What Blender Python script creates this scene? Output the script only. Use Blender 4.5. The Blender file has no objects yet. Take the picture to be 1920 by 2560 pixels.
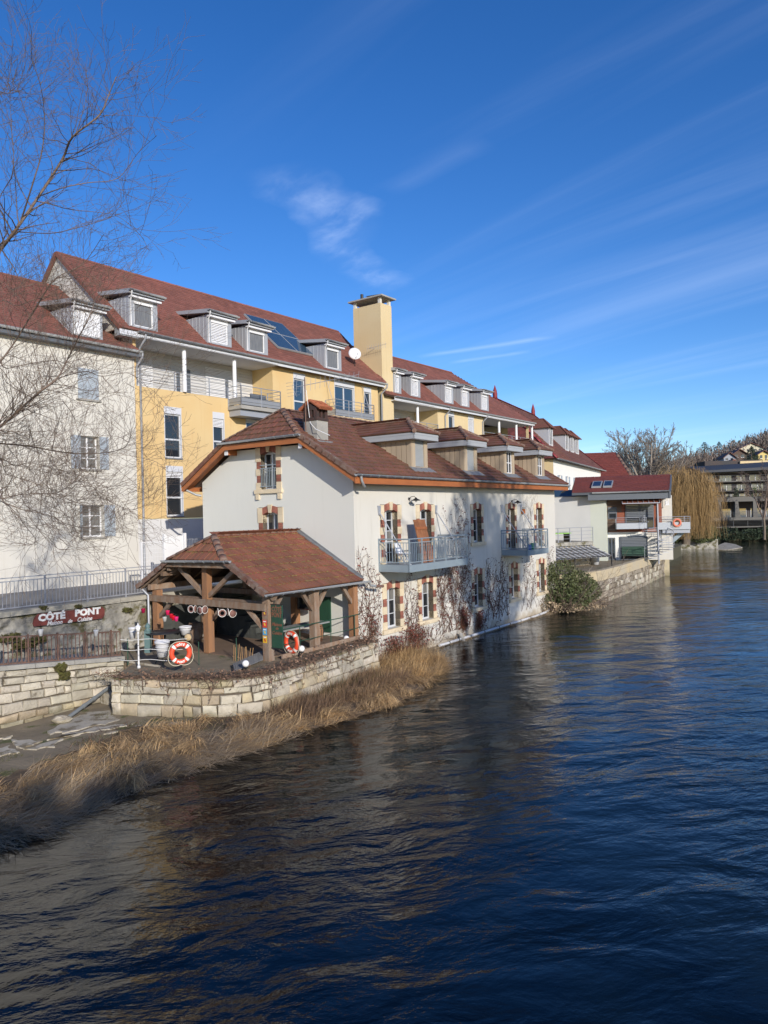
import bpy, math, random
import numpy as np
from mathutils import Vector, Matrix

random.seed(11)
rng = np.random.default_rng(11)
R = math.radians
scene = bpy.context.scene
COL = scene.collection

# ------------------------------------------------------------------ camera
F, CX, CY = 1850.0, 960.0, 1280.0          # focal length and centre in photograph pixels
EYE = Vector((0, 0, 5.9))
ROLL, PITCH = 0.024, 0.0032
f_ = Vector((0, math.cos(PITCH), math.sin(PITCH)))
r0, u0_ = Vector((1, 0, 0)), Vector((0, -math.sin(PITCH), math.cos(PITCH)))
RIGHT = r0 * math.cos(ROLL) - u0_ * math.sin(ROLL)
UP = u0_ * math.cos(ROLL) + r0 * math.sin(ROLL)
cam = bpy.data.cameras.new('camera')
camo = bpy.data.objects.new('camera', cam)
COL.objects.link(camo)
m = Matrix((RIGHT, UP, -f_)).transposed().to_4x4()
m.translation = EYE
camo.matrix_world = m
cam.sensor_fit = 'VERTICAL'
cam.sensor_height = 36.0
cam.sensor_width = 27.0
cam.lens = F / 2560.0 * 36.0
cam.clip_start = 0.1
cam.clip_end = 4000
scene.camera = camo

# ------------------------------------------------------------------ sun, sky, exposure
SUN = Vector((2.04, -4.5, 1.66)).normalized()          # towards the sun
SUN_EL = math.asin(SUN.z)
SUN_AZ = math.atan2(SUN.x, SUN.y)
sl = bpy.data.lights.new('sun', 'SUN')
sl.energy = 4.0
sl.angle = R(0.53)
sl.color = (1.0, 0.918, 0.81)
so = bpy.data.objects.new('sun', sl)
COL.objects.link(so)
so.rotation_euler = SUN.to_track_quat('Z', 'Y').to_euler()
so.location = (20, -40, 30)

world = bpy.data.worlds.new('World')
scene.world = world
world.use_nodes = True
wt = world.node_tree
for n in list(wt.nodes):
    wt.nodes.remove(n)
def wn(t, **k):
    n = wt.nodes.new(t)
    for a, b in k.items():
        setattr(n, a, b)
    return n
sky = wn('ShaderNodeTexSky', sky_type='NISHITA')
sky.sun_disc = False
sky.sun_elevation = SUN_EL
sky.sun_rotation = SUN_AZ
sky.altitude = 600
sky.air_density = 0.9
sky.dust_density = 0.45
sky.ozone_density = 3.2
tc = wn('ShaderNodeTexCoord')
hsv = wn('ShaderNodeHueSaturation')
hsv.inputs['Saturation'].default_value = 1.26
hsv.inputs['Hue'].default_value = 0.511
wt.links.new(sky.outputs[0], hsv.inputs['Color'])
# thin cirrus: the view direction projected on a high flat layer
sep = wn('ShaderNodeSeparateXYZ')
wt.links.new(tc.outputs['Generated'], sep.inputs[0])
def wmath(op, a, b=None, c=None, clamp=False):
    n = wn('ShaderNodeMath', operation=op, use_clamp=clamp)
    for i, x in enumerate((a, b, c)):
        if x is None:
            continue
        if isinstance(x, (int, float)):
            n.inputs[i].default_value = x
        else:
            wt.links.new(x, n.inputs[i])
    return n.outputs[0]
zc = wmath('MAXIMUM', wmath('ADD', sep.outputs[2], 0.10), 0.03)
px = wmath('DIVIDE', sep.outputs[0], zc)
py = wmath('DIVIDE', sep.outputs[1], zc)
cmb = wn('ShaderNodeCombineXYZ')
wt.links.new(px, cmb.inputs[0])
wt.links.new(py, cmb.inputs[1])
def cirrus(rot, sx, sy, scale, lo, hi, detail=6.0, dist=0.35, off=(0, 0, 0)):
    mp = wn('ShaderNodeMapping')
    mp.inputs['Rotation'].default_value = (0, 0, rot)
    mp.inputs['Location'].default_value = off
    wt.links.new(cmb.outputs[0], mp.inputs['Vector'])
    mp2 = wn('ShaderNodeMapping')
    mp2.inputs['Scale'].default_value = (sx, sy, 1)
    wt.links.new(mp.outputs[0], mp2.inputs['Vector'])
    nz = wn('ShaderNodeTexNoise')
    nz.inputs['Scale'].default_value = scale
    nz.inputs['Detail'].default_value = detail
    nz.inputs['Roughness'].default_value = 0.55
    nz.inputs['Distortion'].default_value = dist
    wt.links.new(mp2.outputs[0], nz.inputs['Vector'])
    rp = wn('ShaderNodeMapRange', interpolation_type='SMOOTHSTEP')
    rp.inputs['From Min'].default_value = lo
    rp.inputs['From Max'].default_value = hi
    wt.links.new(nz.outputs['Fac'], rp.inputs['Value'])
    return rp.outputs[0]
c1 = cirrus(R(52), 0.16, 2.2, 0.9, 0.50, 0.80, off=(3.1, 1.7, 0))
c2 = cirrus(R(44), 0.12, 1.3, 2.2, 0.52, 0.84, off=(0.4, 5.2, 0))
c3 = cirrus(R(52), 0.8, 1.3, 6.5, 0.40, 0.78, off=(7, 2, 0), dist=0.25, detail=8.0)
# a single ragged trail: distance of the layer point from a line
def trail(ax, ay, bx, by, w, wob):
    # signed distance to the line through A and B, limited to its length
    dx, dy = bx - ax, by - ay
    L = math.hypot(dx, dy)
    dx, dy = dx / L, dy / L
    rx = wmath('SUBTRACT', px, ax)
    ry = wmath('SUBTRACT', py, ay)
    along = wmath('ADD', wmath('MULTIPLY', rx, dx), wmath('MULTIPLY', ry, dy))
    side = wmath('SUBTRACT', wmath('MULTIPLY', rx, dy), wmath('MULTIPLY', ry, dx))
    nz = wn('ShaderNodeTexNoise')
    nz.inputs['Scale'].default_value = 2.2
    nz.inputs['Detail'].default_value = 5
    wt.links.new(cmb.outputs[0], nz.inputs['Vector'])
    side = wmath('ADD', side, wmath('MULTIPLY', wmath('SUBTRACT', nz.outputs['Fac'], 0.5), wob))
    a = wmath('SUBTRACT', 1.0, wmath('DIVIDE', wmath('ABSOLUTE', side), w), clamp=True)
    t = wmath('DIVIDE', along, L)
    e = wmath('MULTIPLY', wmath('MULTIPLY', t, 5.0, clamp=True), wmath('MULTIPLY', wmath('SUBTRACT', 1.0, t), 5.0, clamp=True))
    return wmath('MULTIPLY', a, e)
def layer_pt(pxx, pyy):
    d = (f_ + RIGHT * ((pxx - CX) / F) + UP * (-(pyy - CY) / F)).normalized()
    z = max(d.z + 0.10, 0.03)
    return d.x / z, d.y / z
A, B = layer_pt(730, 400), layer_pt(955, 735)
tr = wmath('MULTIPLY', trail(*A, *B, 0.11, 0.5), wmath('ADD', wmath('MULTIPLY', c3, 0.36), 0.04))
A2, B2 = layer_pt(1040, 893), layer_pt(1400, 842)
tr2 = wmath('MULTIPLY', trail(*A2, *B2, 0.035, 0.05), 0.2)
A3, B3 = layer_pt(1120, 908), layer_pt(1330, 878)
tr3 = wmath('MULTIPLY', trail(*A3, *B3, 0.03, 0.05), 0.15)
A4, B4 = layer_pt(960, 480), layer_pt(1230, 350)
tr4 = wmath('MULTIPLY', trail(*A4, *B4, 0.05, 0.08), 0.05)
tot = wmath('ADD', wmath('MULTIPLY', c1, 0.26), wmath('MULTIPLY', c2, 0.22))
# cirrus thins out overhead and to the left
tot = wmath('MULTIPLY', tot, wmath('ADD', 0.30, wmath('MULTIPLY', sep.outputs[0], 1.2), clamp=True))
for x_ in (wmath('MULTIPLY', tr, 0.9), tr2, tr3, tr4):
    tot = wmath('ADD', tot, x_, clamp=True)
tot = wmath('MULTIPLY', tot, wmath('MULTIPLY', wmath('ADD', sep.outputs[2], 0.02), 12.0, clamp=True))
mixc = wn('ShaderNodeMixRGB')
mixc.inputs['Color2'].default_value = (7.2, 8.1, 9.6, 1)
wt.links.new(wmath('MULTIPLY', tot, 0.62), mixc.inputs['Fac'])
wt.links.new(hsv.outputs[0], mixc.inputs['Color1'])
bg = wn('ShaderNodeBackground')
bg.inputs['Strength'].default_value = 0.148
wt.links.new(mixc.outputs[0], bg.inputs['Color'])
wo = wn('ShaderNodeOutputWorld')
wt.links.new(bg.outputs[0], wo.inputs['Surface'])

scene.view_settings.view_transform = 'Standard'
scene.view_settings.look = 'None'
scene.view_settings.exposure = 0.22
scene.view_settings.gamma = 1.0
scene.view_settings.use_curve_mapping = False
scene.render.engine = 'CYCLES'
scene.cycles.max_bounces = 6
scene.cycles.transparent_max_bounces = 8

# ------------------------------------------------------------------ measuring helpers
def ray(px_, py_):
    return (f_ + RIGHT * ((px_ - CX) / F) + UP * (-(py_ - CY) / F))
def at_z(px_, py_, z):
    d = ray(px_, py_)
    t = (z - EYE.z) / d.z
    return EYE + d * t
def at_Y(px_, py_, Y):
    d = ray(px_, py_)
    return EYE + d * (Y / d.y)

class Frame:
    """a local frame: u along a facade, v inland from it, z the real height"""
    def __init__(s, x, y, ang, z0=0.0):
        s.o = Vector((x, y, 0)); s.ang = ang; s.z0 = z0
        s.U = Vector((math.cos(ang), math.sin(ang), 0))
        s.V = Vector((-math.sin(ang), math.cos(ang), 0))
    def w(s, u, v, z=0):
        return s.o + s.U * u + s.V * v + Vector((0, 0, z))
    def loc(s, P):
        d = P - s.o
        return d.dot(s.U), d.dot(s.V), P.z
    def pv(s, px_, py_, v=0.0):           # pixel on the wall plane v = const -> u, z
        d = ray(px_, py_); P0 = s.w(0, v)
        t = (P0 - EYE).dot(s.V) / d.dot(s.V)
        u, _, z = s.loc(EYE + d * t)
        return u, z
    def pu(s, px_, py_, u=0.0):           # pixel on the wall plane u = const -> v, z
        d = ray(px_, py_); P0 = s.w(u, 0)
        t = (P0 - EYE).dot(s.U) / d.dot(s.U)
        _, v, z = s.loc(EYE + d * t)
        return v, z
    def pz(s, px_, py_, z):
        u, v, _ = s.loc(at_z(px_, py_, z))
        return u, v

MF = Frame(-1.14, 28.0, math.atan2(0.8161, 0.5778))          # mill house
YF = Frame(-10.74, 37.5, math.atan2(0.798, 0.602), 3.0)      # long yellow block
WF = Frame(0, 0, 0, 0)

# ------------------------------------------------------------------ mesh builder
class MB:
    def __init__(s):
        s.v = []; s.f = []; s.sm = []
    def add(s, vs, fs, smooth=False):
        n = len(s.v)
        s.v.extend(tuple(p) for p in vs)
        for f in fs:
            s.f.append(tuple(i + n for i in f)); s.sm.append(smooth)
        return s
    def hexa(s, p):            # 8 corners: bottom 0-3, top 4-7
        return s.add(p, [(0, 3, 2, 1), (4, 5, 6, 7), (0, 1, 5, 4), (1, 2, 6, 5), (2, 3, 7, 6), (3, 0, 4, 7)])
    def box(s, a0, a1, b0, b1, c0, c1, mp=None):
        p = [(a0, b0, c0), (a1, b0, c0), (a1, b1, c0), (a0, b1, c0), (a0, b0, c1), (a1, b0, c1), (a1, b1, c1), (a0, b1, c1)]
        if mp: p = [mp(*q) for q in p]
        return s.hexa(p)
    def quad(s, *p):
        return s.add(p, [tuple(range(len(p)))])
    def prism(s, poly, n):     # extrude a polygon (3D points) along vector n
        n = Vector(n); k = len(poly)
        a = [Vector(p) for p in poly]; b = [p + n for p in a]
        fs = [tuple(range(k))[::-1], tuple(range(k, 2 * k))]
        fs += [(i, (i + 1) % k, (i + 1) % k + k, i + k) for i in range(k)]
        return s.add(a + b, fs)
    def tube(s, pts, r, n=6, cap=True, smooth=True):
        pts = [Vector(p) for p in pts]
        k = len(pts)
        rs = r if isinstance(r, (list, tuple)) else [r] * k
        vs = []; prev = None
        for i, p in enumerate(pts):
            d = (pts[min(i + 1, k - 1)] - pts[max(i - 1, 0)])
            if d.length < 1e-9: d = Vector((0, 0, 1))
            d.normalize()
            if prev is None:
                a = d.orthogonal().normalized()
            else:
                a = prev - d * prev.dot(d)
                a = a.normalized() if a.length > 1e-6 else d.orthogonal().normalized()
            prev = a
            b = d.cross(a)
            for j in range(n):
                t = 2 * math.pi * j / n
                vs.append(p + (a * math.cos(t) + b * math.sin(t)) * rs[i])
        fs = []
        for i in range(k - 1):
            for j in range(n):
                fs.append((i * n + j, i * n + (j + 1) % n, (i + 1) * n + (j + 1) % n, (i + 1) * n + j))
        s.add(vs, fs, smooth)
        if cap and n > 2:
            s.add(vs[:n], [tuple(range(n))[::-1]]); s.add(vs[-n:], [tuple(range(n))])
        return s
    def bar(s, p, q, w, h=None, up=(0, 0, 1)):   # rectangular beam
        p = Vector(p); q = Vector(q); h = h or w
        d = (q - p).normalized(); up = Vector(up)
        if abs(d.dot(up)) > 0.98: up = Vector((1, 0, 0))
        a = d.cross(up).normalized() * w / 2; b = a.cross(d).normalized() * h / 2
        return s.hexa([p - a - b, p + a - b, p + a + b, p - a + b, q - a - b, q + a - b, q + a + b, q - a + b])
    def lathe(s, c, prof, n=16, axis=(0, 0, 1)):
        c = Vector(c); ax = Vector(axis).normalized()
        a = ax.orthogonal().normalized(); b = ax.cross(a)
        vs = []
        for r, z in prof:
            for j in range(n):
                t = 2 * math.pi * j / n
                vs.append(c + ax * z + (a * math.cos(t) + b * math.sin(t)) * r)
        fs = []
        for i in range(len(prof) - 1):
            for j in range(n):
                fs.append((i * n + j, i * n + (j + 1) % n, (i + 1) * n + (j + 1) % n, (i + 1) * n + j))
        fs.append(tuple(range(n))[::-1]); fs.append(tuple((len(prof) - 1) * n + j for j in range(n)))
        return s.add(vs, fs, True)
    def sphere(s, c, r, n=14, m=9):
        return s.lathe(c, [(max(1e-4, r * math.sin(math.pi * i / m)), -r * math.cos(math.pi * i / m)) for i in range(m + 1)], n)
    def torus(s, c, R1, r1, axis, n=32, k=10, squash=1.0, a0=0.0, a1=2 * math.pi):
        c = Vector(c); ax = Vector(axis).normalized()
        a = Vector((0, 0, 1)) - ax * ax.z
        a = a.normalized() if a.length > 1e-3 else ax.orthogonal().normalized()
        b = ax.cross(a)
        full = abs(a1 - a0 - 2 * math.pi) < 1e-6
        N = n if full else n + 1
        vs = []
        for i in range(N):
            t = a0 + (a1 - a0) * i / n
            e = a * math.cos(t) + b * math.sin(t)
            for j in range(k):
                q = 2 * math.pi * j / k
                vs.append(c + e * (R1 + r1 * math.cos(q)) + ax * r1 * squash * math.sin(q))
        fs = []
        for i in range(n):
            i2 = (i + 1) % N
            for j in range(k):
                fs.append((i * k + j, i2 * k + j, i2 * k + (j + 1) % k, i * k + (j + 1) % k))
        return s.add(vs, fs, True)
    def mesh(s, name, mat, z0=0.0):
        me = bpy.data.meshes.new(name)
        vs = s.v if z0 == 0 else [(p[0], p[1], p[2] - z0) for p in s.v]
        me.from_pydata(vs, [], s.f)
        if any(s.sm):
            me.polygons.foreach_set('use_smooth', s.sm)
        if mat: me.materials.append(mat)
        me.update()
        return me
    def build(s, name, mat, parent=None, z0=None, **tg):
        if z0 is None:
            z0 = base_z(parent)
        o = bpy.data.objects.new(name, s.mesh(name, mat, z0))
        COL.objects.link(o)
        o.parent = parent
        if tg: tag(o, **tg)
        return o

def base_z(o):
    z = 0.0
    while o is not None:
        z += o.location.z; o = o.parent
    return z

def tag(o, label=None, cat=None, group=None, kind=None):
    if label: o['label'] = label
    if cat: o['category'] = cat
    if group: o['group'] = group
    if kind: o['kind'] = kind
    return o
def empty(name, fr, label, cat, group=None, z0=None):
    o = bpy.data.objects.new(name, None)
    COL.objects.link(o)
    o.empty_display_size = 0.3
    o.location = (fr.o.x, fr.o.y, fr.z0 if z0 is None else z0)
    o.rotation_euler = (0, 0, fr.ang)
    return tag(o, label, cat, group)
def sub(fr, u, v, z0=0.0, dang=0.0):      # a frame standing at a point of another frame
    P = fr.w(u, v)
    return Frame(P.x, P.y, fr.ang + dang, z0)
def inst(name, me, parent, loc, rot=None, scale=None):
    o = bpy.data.objects.new(name, me)
    COL.objects.link(o)
    o.parent = parent
    if rot is not None:
        mm = rot.to_4x4() if isinstance(rot, Matrix) else Matrix.Rotation(rot, 4, 'Z')
    else:
        mm = Matrix.Identity(4)
    if scale: mm = mm @ Matrix.Diagonal((*scale, 1))
    mm.translation = Vector(loc)
    o.matrix_local = mm
    return o

def text_mb(body, size, extrude=0.004, shear=0.0, spacing=1.0, bold=0.0):
    cu = bpy.data.curves.new('lettering', 'FONT')
    cu.body = body; cu.size = size; cu.extrude = extrude; cu.shear = shear
    cu.align_x = 'CENTER'; cu.align_y = 'CENTER'; cu.space_character = spacing
    cu.offset = bold; cu.resolution_u = 2
    o = bpy.data.objects.new('lettering', cu)
    COL.objects.link(o)
    bpy.context.view_layer.update()
    me = bpy.data.meshes.new_from_object(o)
    vs = [tuple(v.co) for v in me.vertices]; fs = [tuple(p.vertices) for p in me.polygons]
    bpy.data.objects.remove(o); bpy.data.curves.remove(cu); bpy.data.meshes.remove(me)
    return vs, fs
def text_on(mb, body, size, c, ax, up, extrude=0.004, **k):
    vs, fs = text_mb(body, size, extrude, **k)
    ax = Vector(ax).normalized(); up = Vector(up).normalized(); n = ax.cross(up); c = Vector(c)
    mb.add([c + ax * v[0] + up * v[1] + n * v[2] for v in vs], fs)
    return mb

# ------------------------------------------------------------------ materials
_MC = {}
def M(name, col, rough=0.8, col2=None, scale=3.0, amt=0.5, rnd=0.0, bump=0.0, bscale=60.0, metal=0.0,
      spot=None, spot_scale=4.0, spot_lo=0.58, spot_hi=0.68, stretch=(1, 1, 1), spec=0.5, streak=None, coords='pos', hrnd=0.0,
      tide=None):
    if name in _MC: return _MC[name]
    ma = bpy.data.materials.new(name)
    ma.use_nodes = True
    nt = ma.node_tree
    bs = nt.nodes['Principled BSDF']
    bs.inputs['Roughness'].default_value = rough
    bs.inputs['Metallic'].default_value = metal
    bs.inputs['Specular IOR Level'].default_value = spec
    geo = nt.nodes.new('ShaderNodeNewGeometry')
    def L(a, b): nt.links.new(a, b)
    mpn = nt.nodes.new('ShaderNodeMapping')
    mpn.inputs['Scale'].default_value = stretch
    L(geo.outputs['Position'], mpn.inputs['Vector'])
    vec = mpn.outputs[0]
    def noise(sc, det=4, ro=0.55, v=None, dist=0.0):
        n = nt.nodes.new('ShaderNodeTexNoise')
        n.inputs['Scale'].default_value = sc; n.inputs['Detail'].default_value = det
        n.inputs['Roughness'].default_value = ro; n.inputs['Distortion'].default_value = dist
        L(v or vec, n.inputs['Vector'])
        return n.outputs['Fac']
    def rng_(v, lo, hi, a=0.0, b=1.0):
        n = nt.nodes.new('ShaderNodeMapRange'); n.interpolation_type = 'SMOOTHSTEP'
        n.inputs['From Min'].default_value = lo; n.inputs['From Max'].default_value = hi
        n.inputs['To Min'].default_value = a; n.inputs['To Max'].default_value = b
        L(v, n.inputs['Value']); return n.outputs[0]
    def mix(fac, a, b, bt='MIX'):
        n = nt.nodes.new('ShaderNodeMixRGB'); n.blend_type = bt
        for i, x in zip(('Fac', 'Color1', 'Color2'), (fac, a, b)):
            if isinstance(x, (int, float)): n.inputs[i].default_value = x
            elif isinstance(x, tuple): n.inputs[i].default_value = (*x[:3], 1)
            else: L(x, n.inputs[i])
        return n.outputs[0]
    c = tuple(col)
    if col2 is not None:
        c = mix(rng_(noise(scale), 0.5 - 0.28, 0.5 + 0.28, 0, amt), c, tuple(col2))
    if streak is not None:          # vertical runs of dirt
        m2 = nt.nodes.new('ShaderNodeMapping'); m2.inputs['Scale'].default_value = (5, 5, 0.35)
        L(geo.outputs['Position'], m2.inputs['Vector'])
        c = mix(rng_(noise(1.0, 5, 0.6, m2.outputs[0]), 0.52, 0.78, 0, streak[1]), c, tuple(streak[0]))
    if spot is not None:
        n1 = noise(spot_scale, 6, 0.65)
        c = mix(rng_(n1, spot_lo, spot_hi), c, tuple(spot))
    if tide is not None:        # damp stain that climbs from the foot of a wall
        sz_ = nt.nodes.new('ShaderNodeSeparateXYZ'); L(geo.outputs['Position'], sz_.inputs[0])
        ad_ = nt.nodes.new('ShaderNodeMath'); ad_.operation = 'MULTIPLY_ADD'
        L(noise(1.3, 6, 0.65), ad_.inputs[0]); ad_.inputs[1].default_value = -2.2 * tide[1]; L(sz_.outputs[2], ad_.inputs[2])
        c = mix(rng_(ad_.outputs[0], -0.2 * tide[1], -1.1 * tide[1] + 0.05, 0, tide[2]), c, tuple(tide[0]))
    if rnd > 0 or hrnd > 0:
        oi = nt.nodes.new('ShaderNodeObjectInfo')
        ad = nt.nodes.new('ShaderNodeMath'); ad.operation = 'ADD'
        L(oi.outputs['Random'], ad.inputs[0]); L(geo.outputs['Random Per Island'], ad.inputs[1])
        fr = nt.nodes.new('ShaderNodeMath'); fr.operation = 'FRACT'; L(ad.outputs[0], fr.inputs[0])
        hs = nt.nodes.new('ShaderNodeHueSaturation')
        mr = nt.nodes.new('ShaderNodeMapRange')
        mr.inputs['To Min'].default_value = 1 - rnd; mr.inputs['To Max'].default_value = 1 + rnd
        L(fr.outputs[0], mr.inputs['Value']); L(mr.outputs[0], hs.inputs['Value'])
        if hrnd:
            m7 = nt.nodes.new('ShaderNodeMath'); m7.operation = 'MULTIPLY'; m7.inputs[1].default_value = 7.31
            L(fr.outputs[0], m7.inputs[0])
            f7 = nt.nodes.new('ShaderNodeMath'); f7.operation = 'FRACT'; L(m7.outputs[0], f7.inputs[0])
            mh = nt.nodes.new('ShaderNodeMapRange')
            mh.inputs['To Min'].default_value = 0.5 - hrnd; mh.inputs['To Max'].default_value = 0.5 + hrnd
            L(f7.outputs[0], mh.inputs['Value']); L(mh.outputs[0], hs.inputs['Hue'])
        if isinstance(c, tuple): hs.inputs['Color'].default_value = (*c[:3], 1)
        else: L(c, hs.inputs['Color'])
        c = hs.outputs[0]
    if isinstance(c, tuple): bs.inputs['Base Color'].default_value = (*c[:3], 1)
    else: L(c, bs.inputs['Base Color'])
    if bump > 0:
        bn = nt.nodes.new('ShaderNodeBump')
        bn.inputs['Strength'].default_value = min(1.0, bump); bn.inputs['Distance'].default_value = 0.02 * max(1.0, bump)
        L(noise(bscale, 5, 0.6), bn.inputs['Height']); L(bn.outputs[0], bs.inputs['Normal'])
    _MC[name] = ma
    return ma

m_stucco = M('cream_render', (0.64, 0.645, 0.60), 0.9, (0.62, 0.62, 0.57), 0.5, 0.6, bump=0.25, bscale=35, streak=((0.5, 0.5, 0.45), 0.15))
m_stucco_w = M('white_render', (0.60, 0.585, 0.535), 0.9, (0.53, 0.51, 0.46), 0.5, 0.6, bump=0.2, bscale=30, streak=((0.40, 0.37, 0.30), 0.40), tide=((0.34, 0.27, 0.17), 0.75, 0.7))
m_base = M('pale_base_render', (0.62, 0.62, 0.62), 0.9, (0.5, 0.5, 0.5), 0.6, 0.5, bump=0.2, bscale=30)
m_yellow = M('yellow_render', (0.62, 0.475, 0.25), 0.88, (0.58, 0.39, 0.17), 0.35, 0.75, bump=0.2, bscale=30, streak=((0.50, 0.27, 0.09), 0.35))
m_yellow2 = M('pale_yellow_render', (0.62, 0.51, 0.31), 0.88, (0.56, 0.42, 0.22), 0.3, 0.7, bump=0.2, bscale=30, streak=((0.48, 0.36, 0.18), 0.4))
m_tile = M('brown_red_clay_tile', (0.20, 0.080, 0.052), 0.72, (0.125, 0.066, 0.042), 1.1, 0.8, rnd=0.13, hrnd=0.008, bump=0.5, bscale=25,
           spot=(0.12, 0.10, 0.05), spot_scale=1.4, spot_lo=0.54, spot_hi=0.78)
m_tile_shed = M('shed_clay_tile', (0.25, 0.092, 0.052), 0.78, (0.15, 0.075, 0.045), 1.0, 0.7, rnd=0.17, hrnd=0.010, bump=0.6, bscale=25,
                spot=(0.30, 0.19, 0.05), spot_scale=5.0, spot_lo=0.64, spot_hi=0.74)
m_tile_far = M('dull_red_flat_tile', (0.225, 0.085, 0.062), 0.8, (0.15, 0.062, 0.045), 0.8, 0.6, rnd=0.16, bump=0.3, bscale=12)
m_tile_old = M('old_mottled_tile', (0.13, 0.062, 0.04), 0.8, (0.17, 0.045, 0.035), 1.3, 0.7, rnd=0.22, bump=0.3, bscale=12)
m_tile_red = M('red_ribbed_tile', (0.17, 0.040, 0.030), 0.75, (0.13, 0.038, 0.028), 0.8, 0.5, rnd=0.12, bump=0.3, bscale=12)
m_ridge = M('ridge_tile', (0.15, 0.062, 0.04), 0.8, (0.25, 0.23, 0.19), 5.0, 0.55, rnd=0.15, bump=0.6, bscale=30, spot=(0.33, 0.33, 0.29), spot_scale=6, spot_lo=0.6, spot_hi=0.72)
m_zinc = M('zinc_gutter', (0.36, 0.38, 0.40), 0.5, (0.28, 0.30, 0.31), 3, 0.6, metal=0.25, bump=0.1)
m_zincl = M('grey_zinc_cladding', (0.38, 0.40, 0.43), 0.55, (0.33, 0.35, 0.38), 1.2, 0.6, metal=0.15, rnd=0.05)
m_lead = M('lead_flashing', (0.26, 0.27, 0.28), 0.6, (0.18, 0.19, 0.2), 4, 0.6, metal=0.3)
m_whitep = M('white_paint', (0.72, 0.73, 0.75), 0.45, (0.62, 0.63, 0.65), 2, 0.4)
m_frame = M('pale_grey_frame', (0.55, 0.57, 0.60), 0.4)
m_box = M('pale_shutter_box', (0.56, 0.58, 0.62), 0.5)
m_shut = M('grey_blue_shutter', (0.36, 0.41, 0.46), 0.6, (0.31, 0.36, 0.41), 2, 0.5)
m_blind = M('grey_roller_blind', (0.36, 0.38, 0.39), 0.5)
m_fascia_w = M('orange_brown_fascia_wood', (0.38, 0.13, 0.040), 0.6, (0.28, 0.09, 0.03), 1.5, 0.7, stretch=(1, 1, 4), bump=0.2)
m_wood_old = M('weathered_oak_beam', (0.20, 0.115, 0.065), 0.85, (0.27, 0.23, 0.19), 2.2, 0.75, rnd=0.25, stretch=(3, 3, 1), bump=0.7, bscale=18)
m_wood_new = M('warm_oak_post', (0.32, 0.155, 0.07), 0.8, (0.20, 0.115, 0.07), 2.0, 0.8, rnd=0.15, stretch=(4, 4, 0.7), bump=0.6, bscale=18)
m_wood_dk = M('dark_roof_boards', (0.075, 0.045, 0.03), 0.9, (0.05, 0.03, 0.02), 2, 0.6, rnd=0.3)
m_board = M('beige_dormer_board', (0.42, 0.34, 0.24), 0.75, (0.33, 0.27, 0.2), 1.5, 0.7, rnd=0.10, stretch=(3, 3, 0.6))
m_sand = M('cream_dressed_stone', (0.66, 0.56, 0.40), 0.85, (0.52, 0.43, 0.29), 3, 0.7, rnd=0.08, bump=0.4, bscale=30)
m_brick = M('red_brick', (0.31, 0.115, 0.078), 0.85, (0.24, 0.09, 0.065), 8, 0.6, rnd=0.22, bump=0.4, bscale=50)
m_steel = M('blue_grey_balcony_steel', (0.27, 0.33, 0.37), 0.5, (0.22, 0.27, 0.31), 3, 0.5, metal=0.2)
m_steel2 = M('galvanised_steel', (0.36, 0.38, 0.42), 0.5, metal=0.3)
m_glass = M('dark_window_glass', (0.018, 0.022, 0.028), 0.04, spec=0.9)
m_glassb = M('blue_window_glass', (0.03, 0.06, 0.10), 0.05, spec=1.0)
m_curt = M('curtained_window_glass', (0.20, 0.20, 0.19), 0.12, (0.10, 0.10, 0.10), 4, 0.8, stretch=(6, 6, 0.5), spec=0.8)
m_black = M('black_iron', (0.03, 0.03, 0.032), 0.5, metal=0.3)
m_rust = M('rusty_iron', (0.20, 0.105, 0.075), 0.8, (0.10, 0.075, 0.065), 6, 0.8, bump=0.4)
m_stone = M('pale_limestone_block', (0.52, 0.475, 0.38), 0.9, (0.36, 0.33, 0.27), 3.5, 0.8, rnd=0.22, hrnd=0.012, bump=1.2, bscale=14,
            spot=(0.15, 0.125, 0.09), spot_scale=2.6, spot_lo=0.57, spot_hi=0.72, tide=((0.17, 0.15, 0.09), 0.5, 0.75))
m_stone_y = M('ochre_limestone_block', (0.48, 0.40, 0.26), 0.9, (0.36, 0.31, 0.24), 3.0, 0.8, rnd=0.2, hrnd=0.012, bump=1.2, bscale=14, tide=((0.18, 0.15, 0.09), 0.5, 0.7))
m_joint = M('dark_mortar', (0.13, 0.11, 0.08), 0.95, (0.08, 0.06, 0.05), 6, 0.8, bump=1.0, bscale=20)
m_rubble = M('rough_grey_rubble', (0.40, 0.385, 0.34), 0.95, (0.17, 0.16, 0.14), 2.2, 0.9, bump=2.5, bscale=5,
             spot=(0.11, 0.10, 0.05), spot_scale=1.6, spot_lo=0.50, spot_hi=0.62)
m_conc = M('grey_concrete', (0.36, 0.35, 0.32), 0.9, (0.25, 0.24, 0.22), 2.0, 0.7, bump=0.4, bscale=25)
m_asph = M('street_asphalt', (0.22, 0.21, 0.20), 0.95, (0.16, 0.155, 0.15), 3, 0.6, bump=0.3)
m_mud = M('bank_soil', (0.27, 0.22, 0.15), 0.95, (0.15, 0.125, 0.085), 1.6, 0.8, bump=1.5, bscale=9,
          spot=(0.085, 0.10, 0.03), spot_scale=1.4, spot_lo=0.55, spot_hi=0.66)
m_slab = M('muddy_stone_slab', (0.50, 0.46, 0.38), 0.9, (0.34, 0.31, 0.25), 2.5, 0.8, rnd=0.1, bump=0.8, bscale=14, spot=(0.20, 0.165, 0.11), spot_scale=2.2, spot_lo=0.48, spot_hi=0.60)
m_moss = M('moss', (0.10, 0.105, 0.025), 0.98, (0.07, 0.05, 0.02), 7, 0.8, bump=2, bscale=30)
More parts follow.
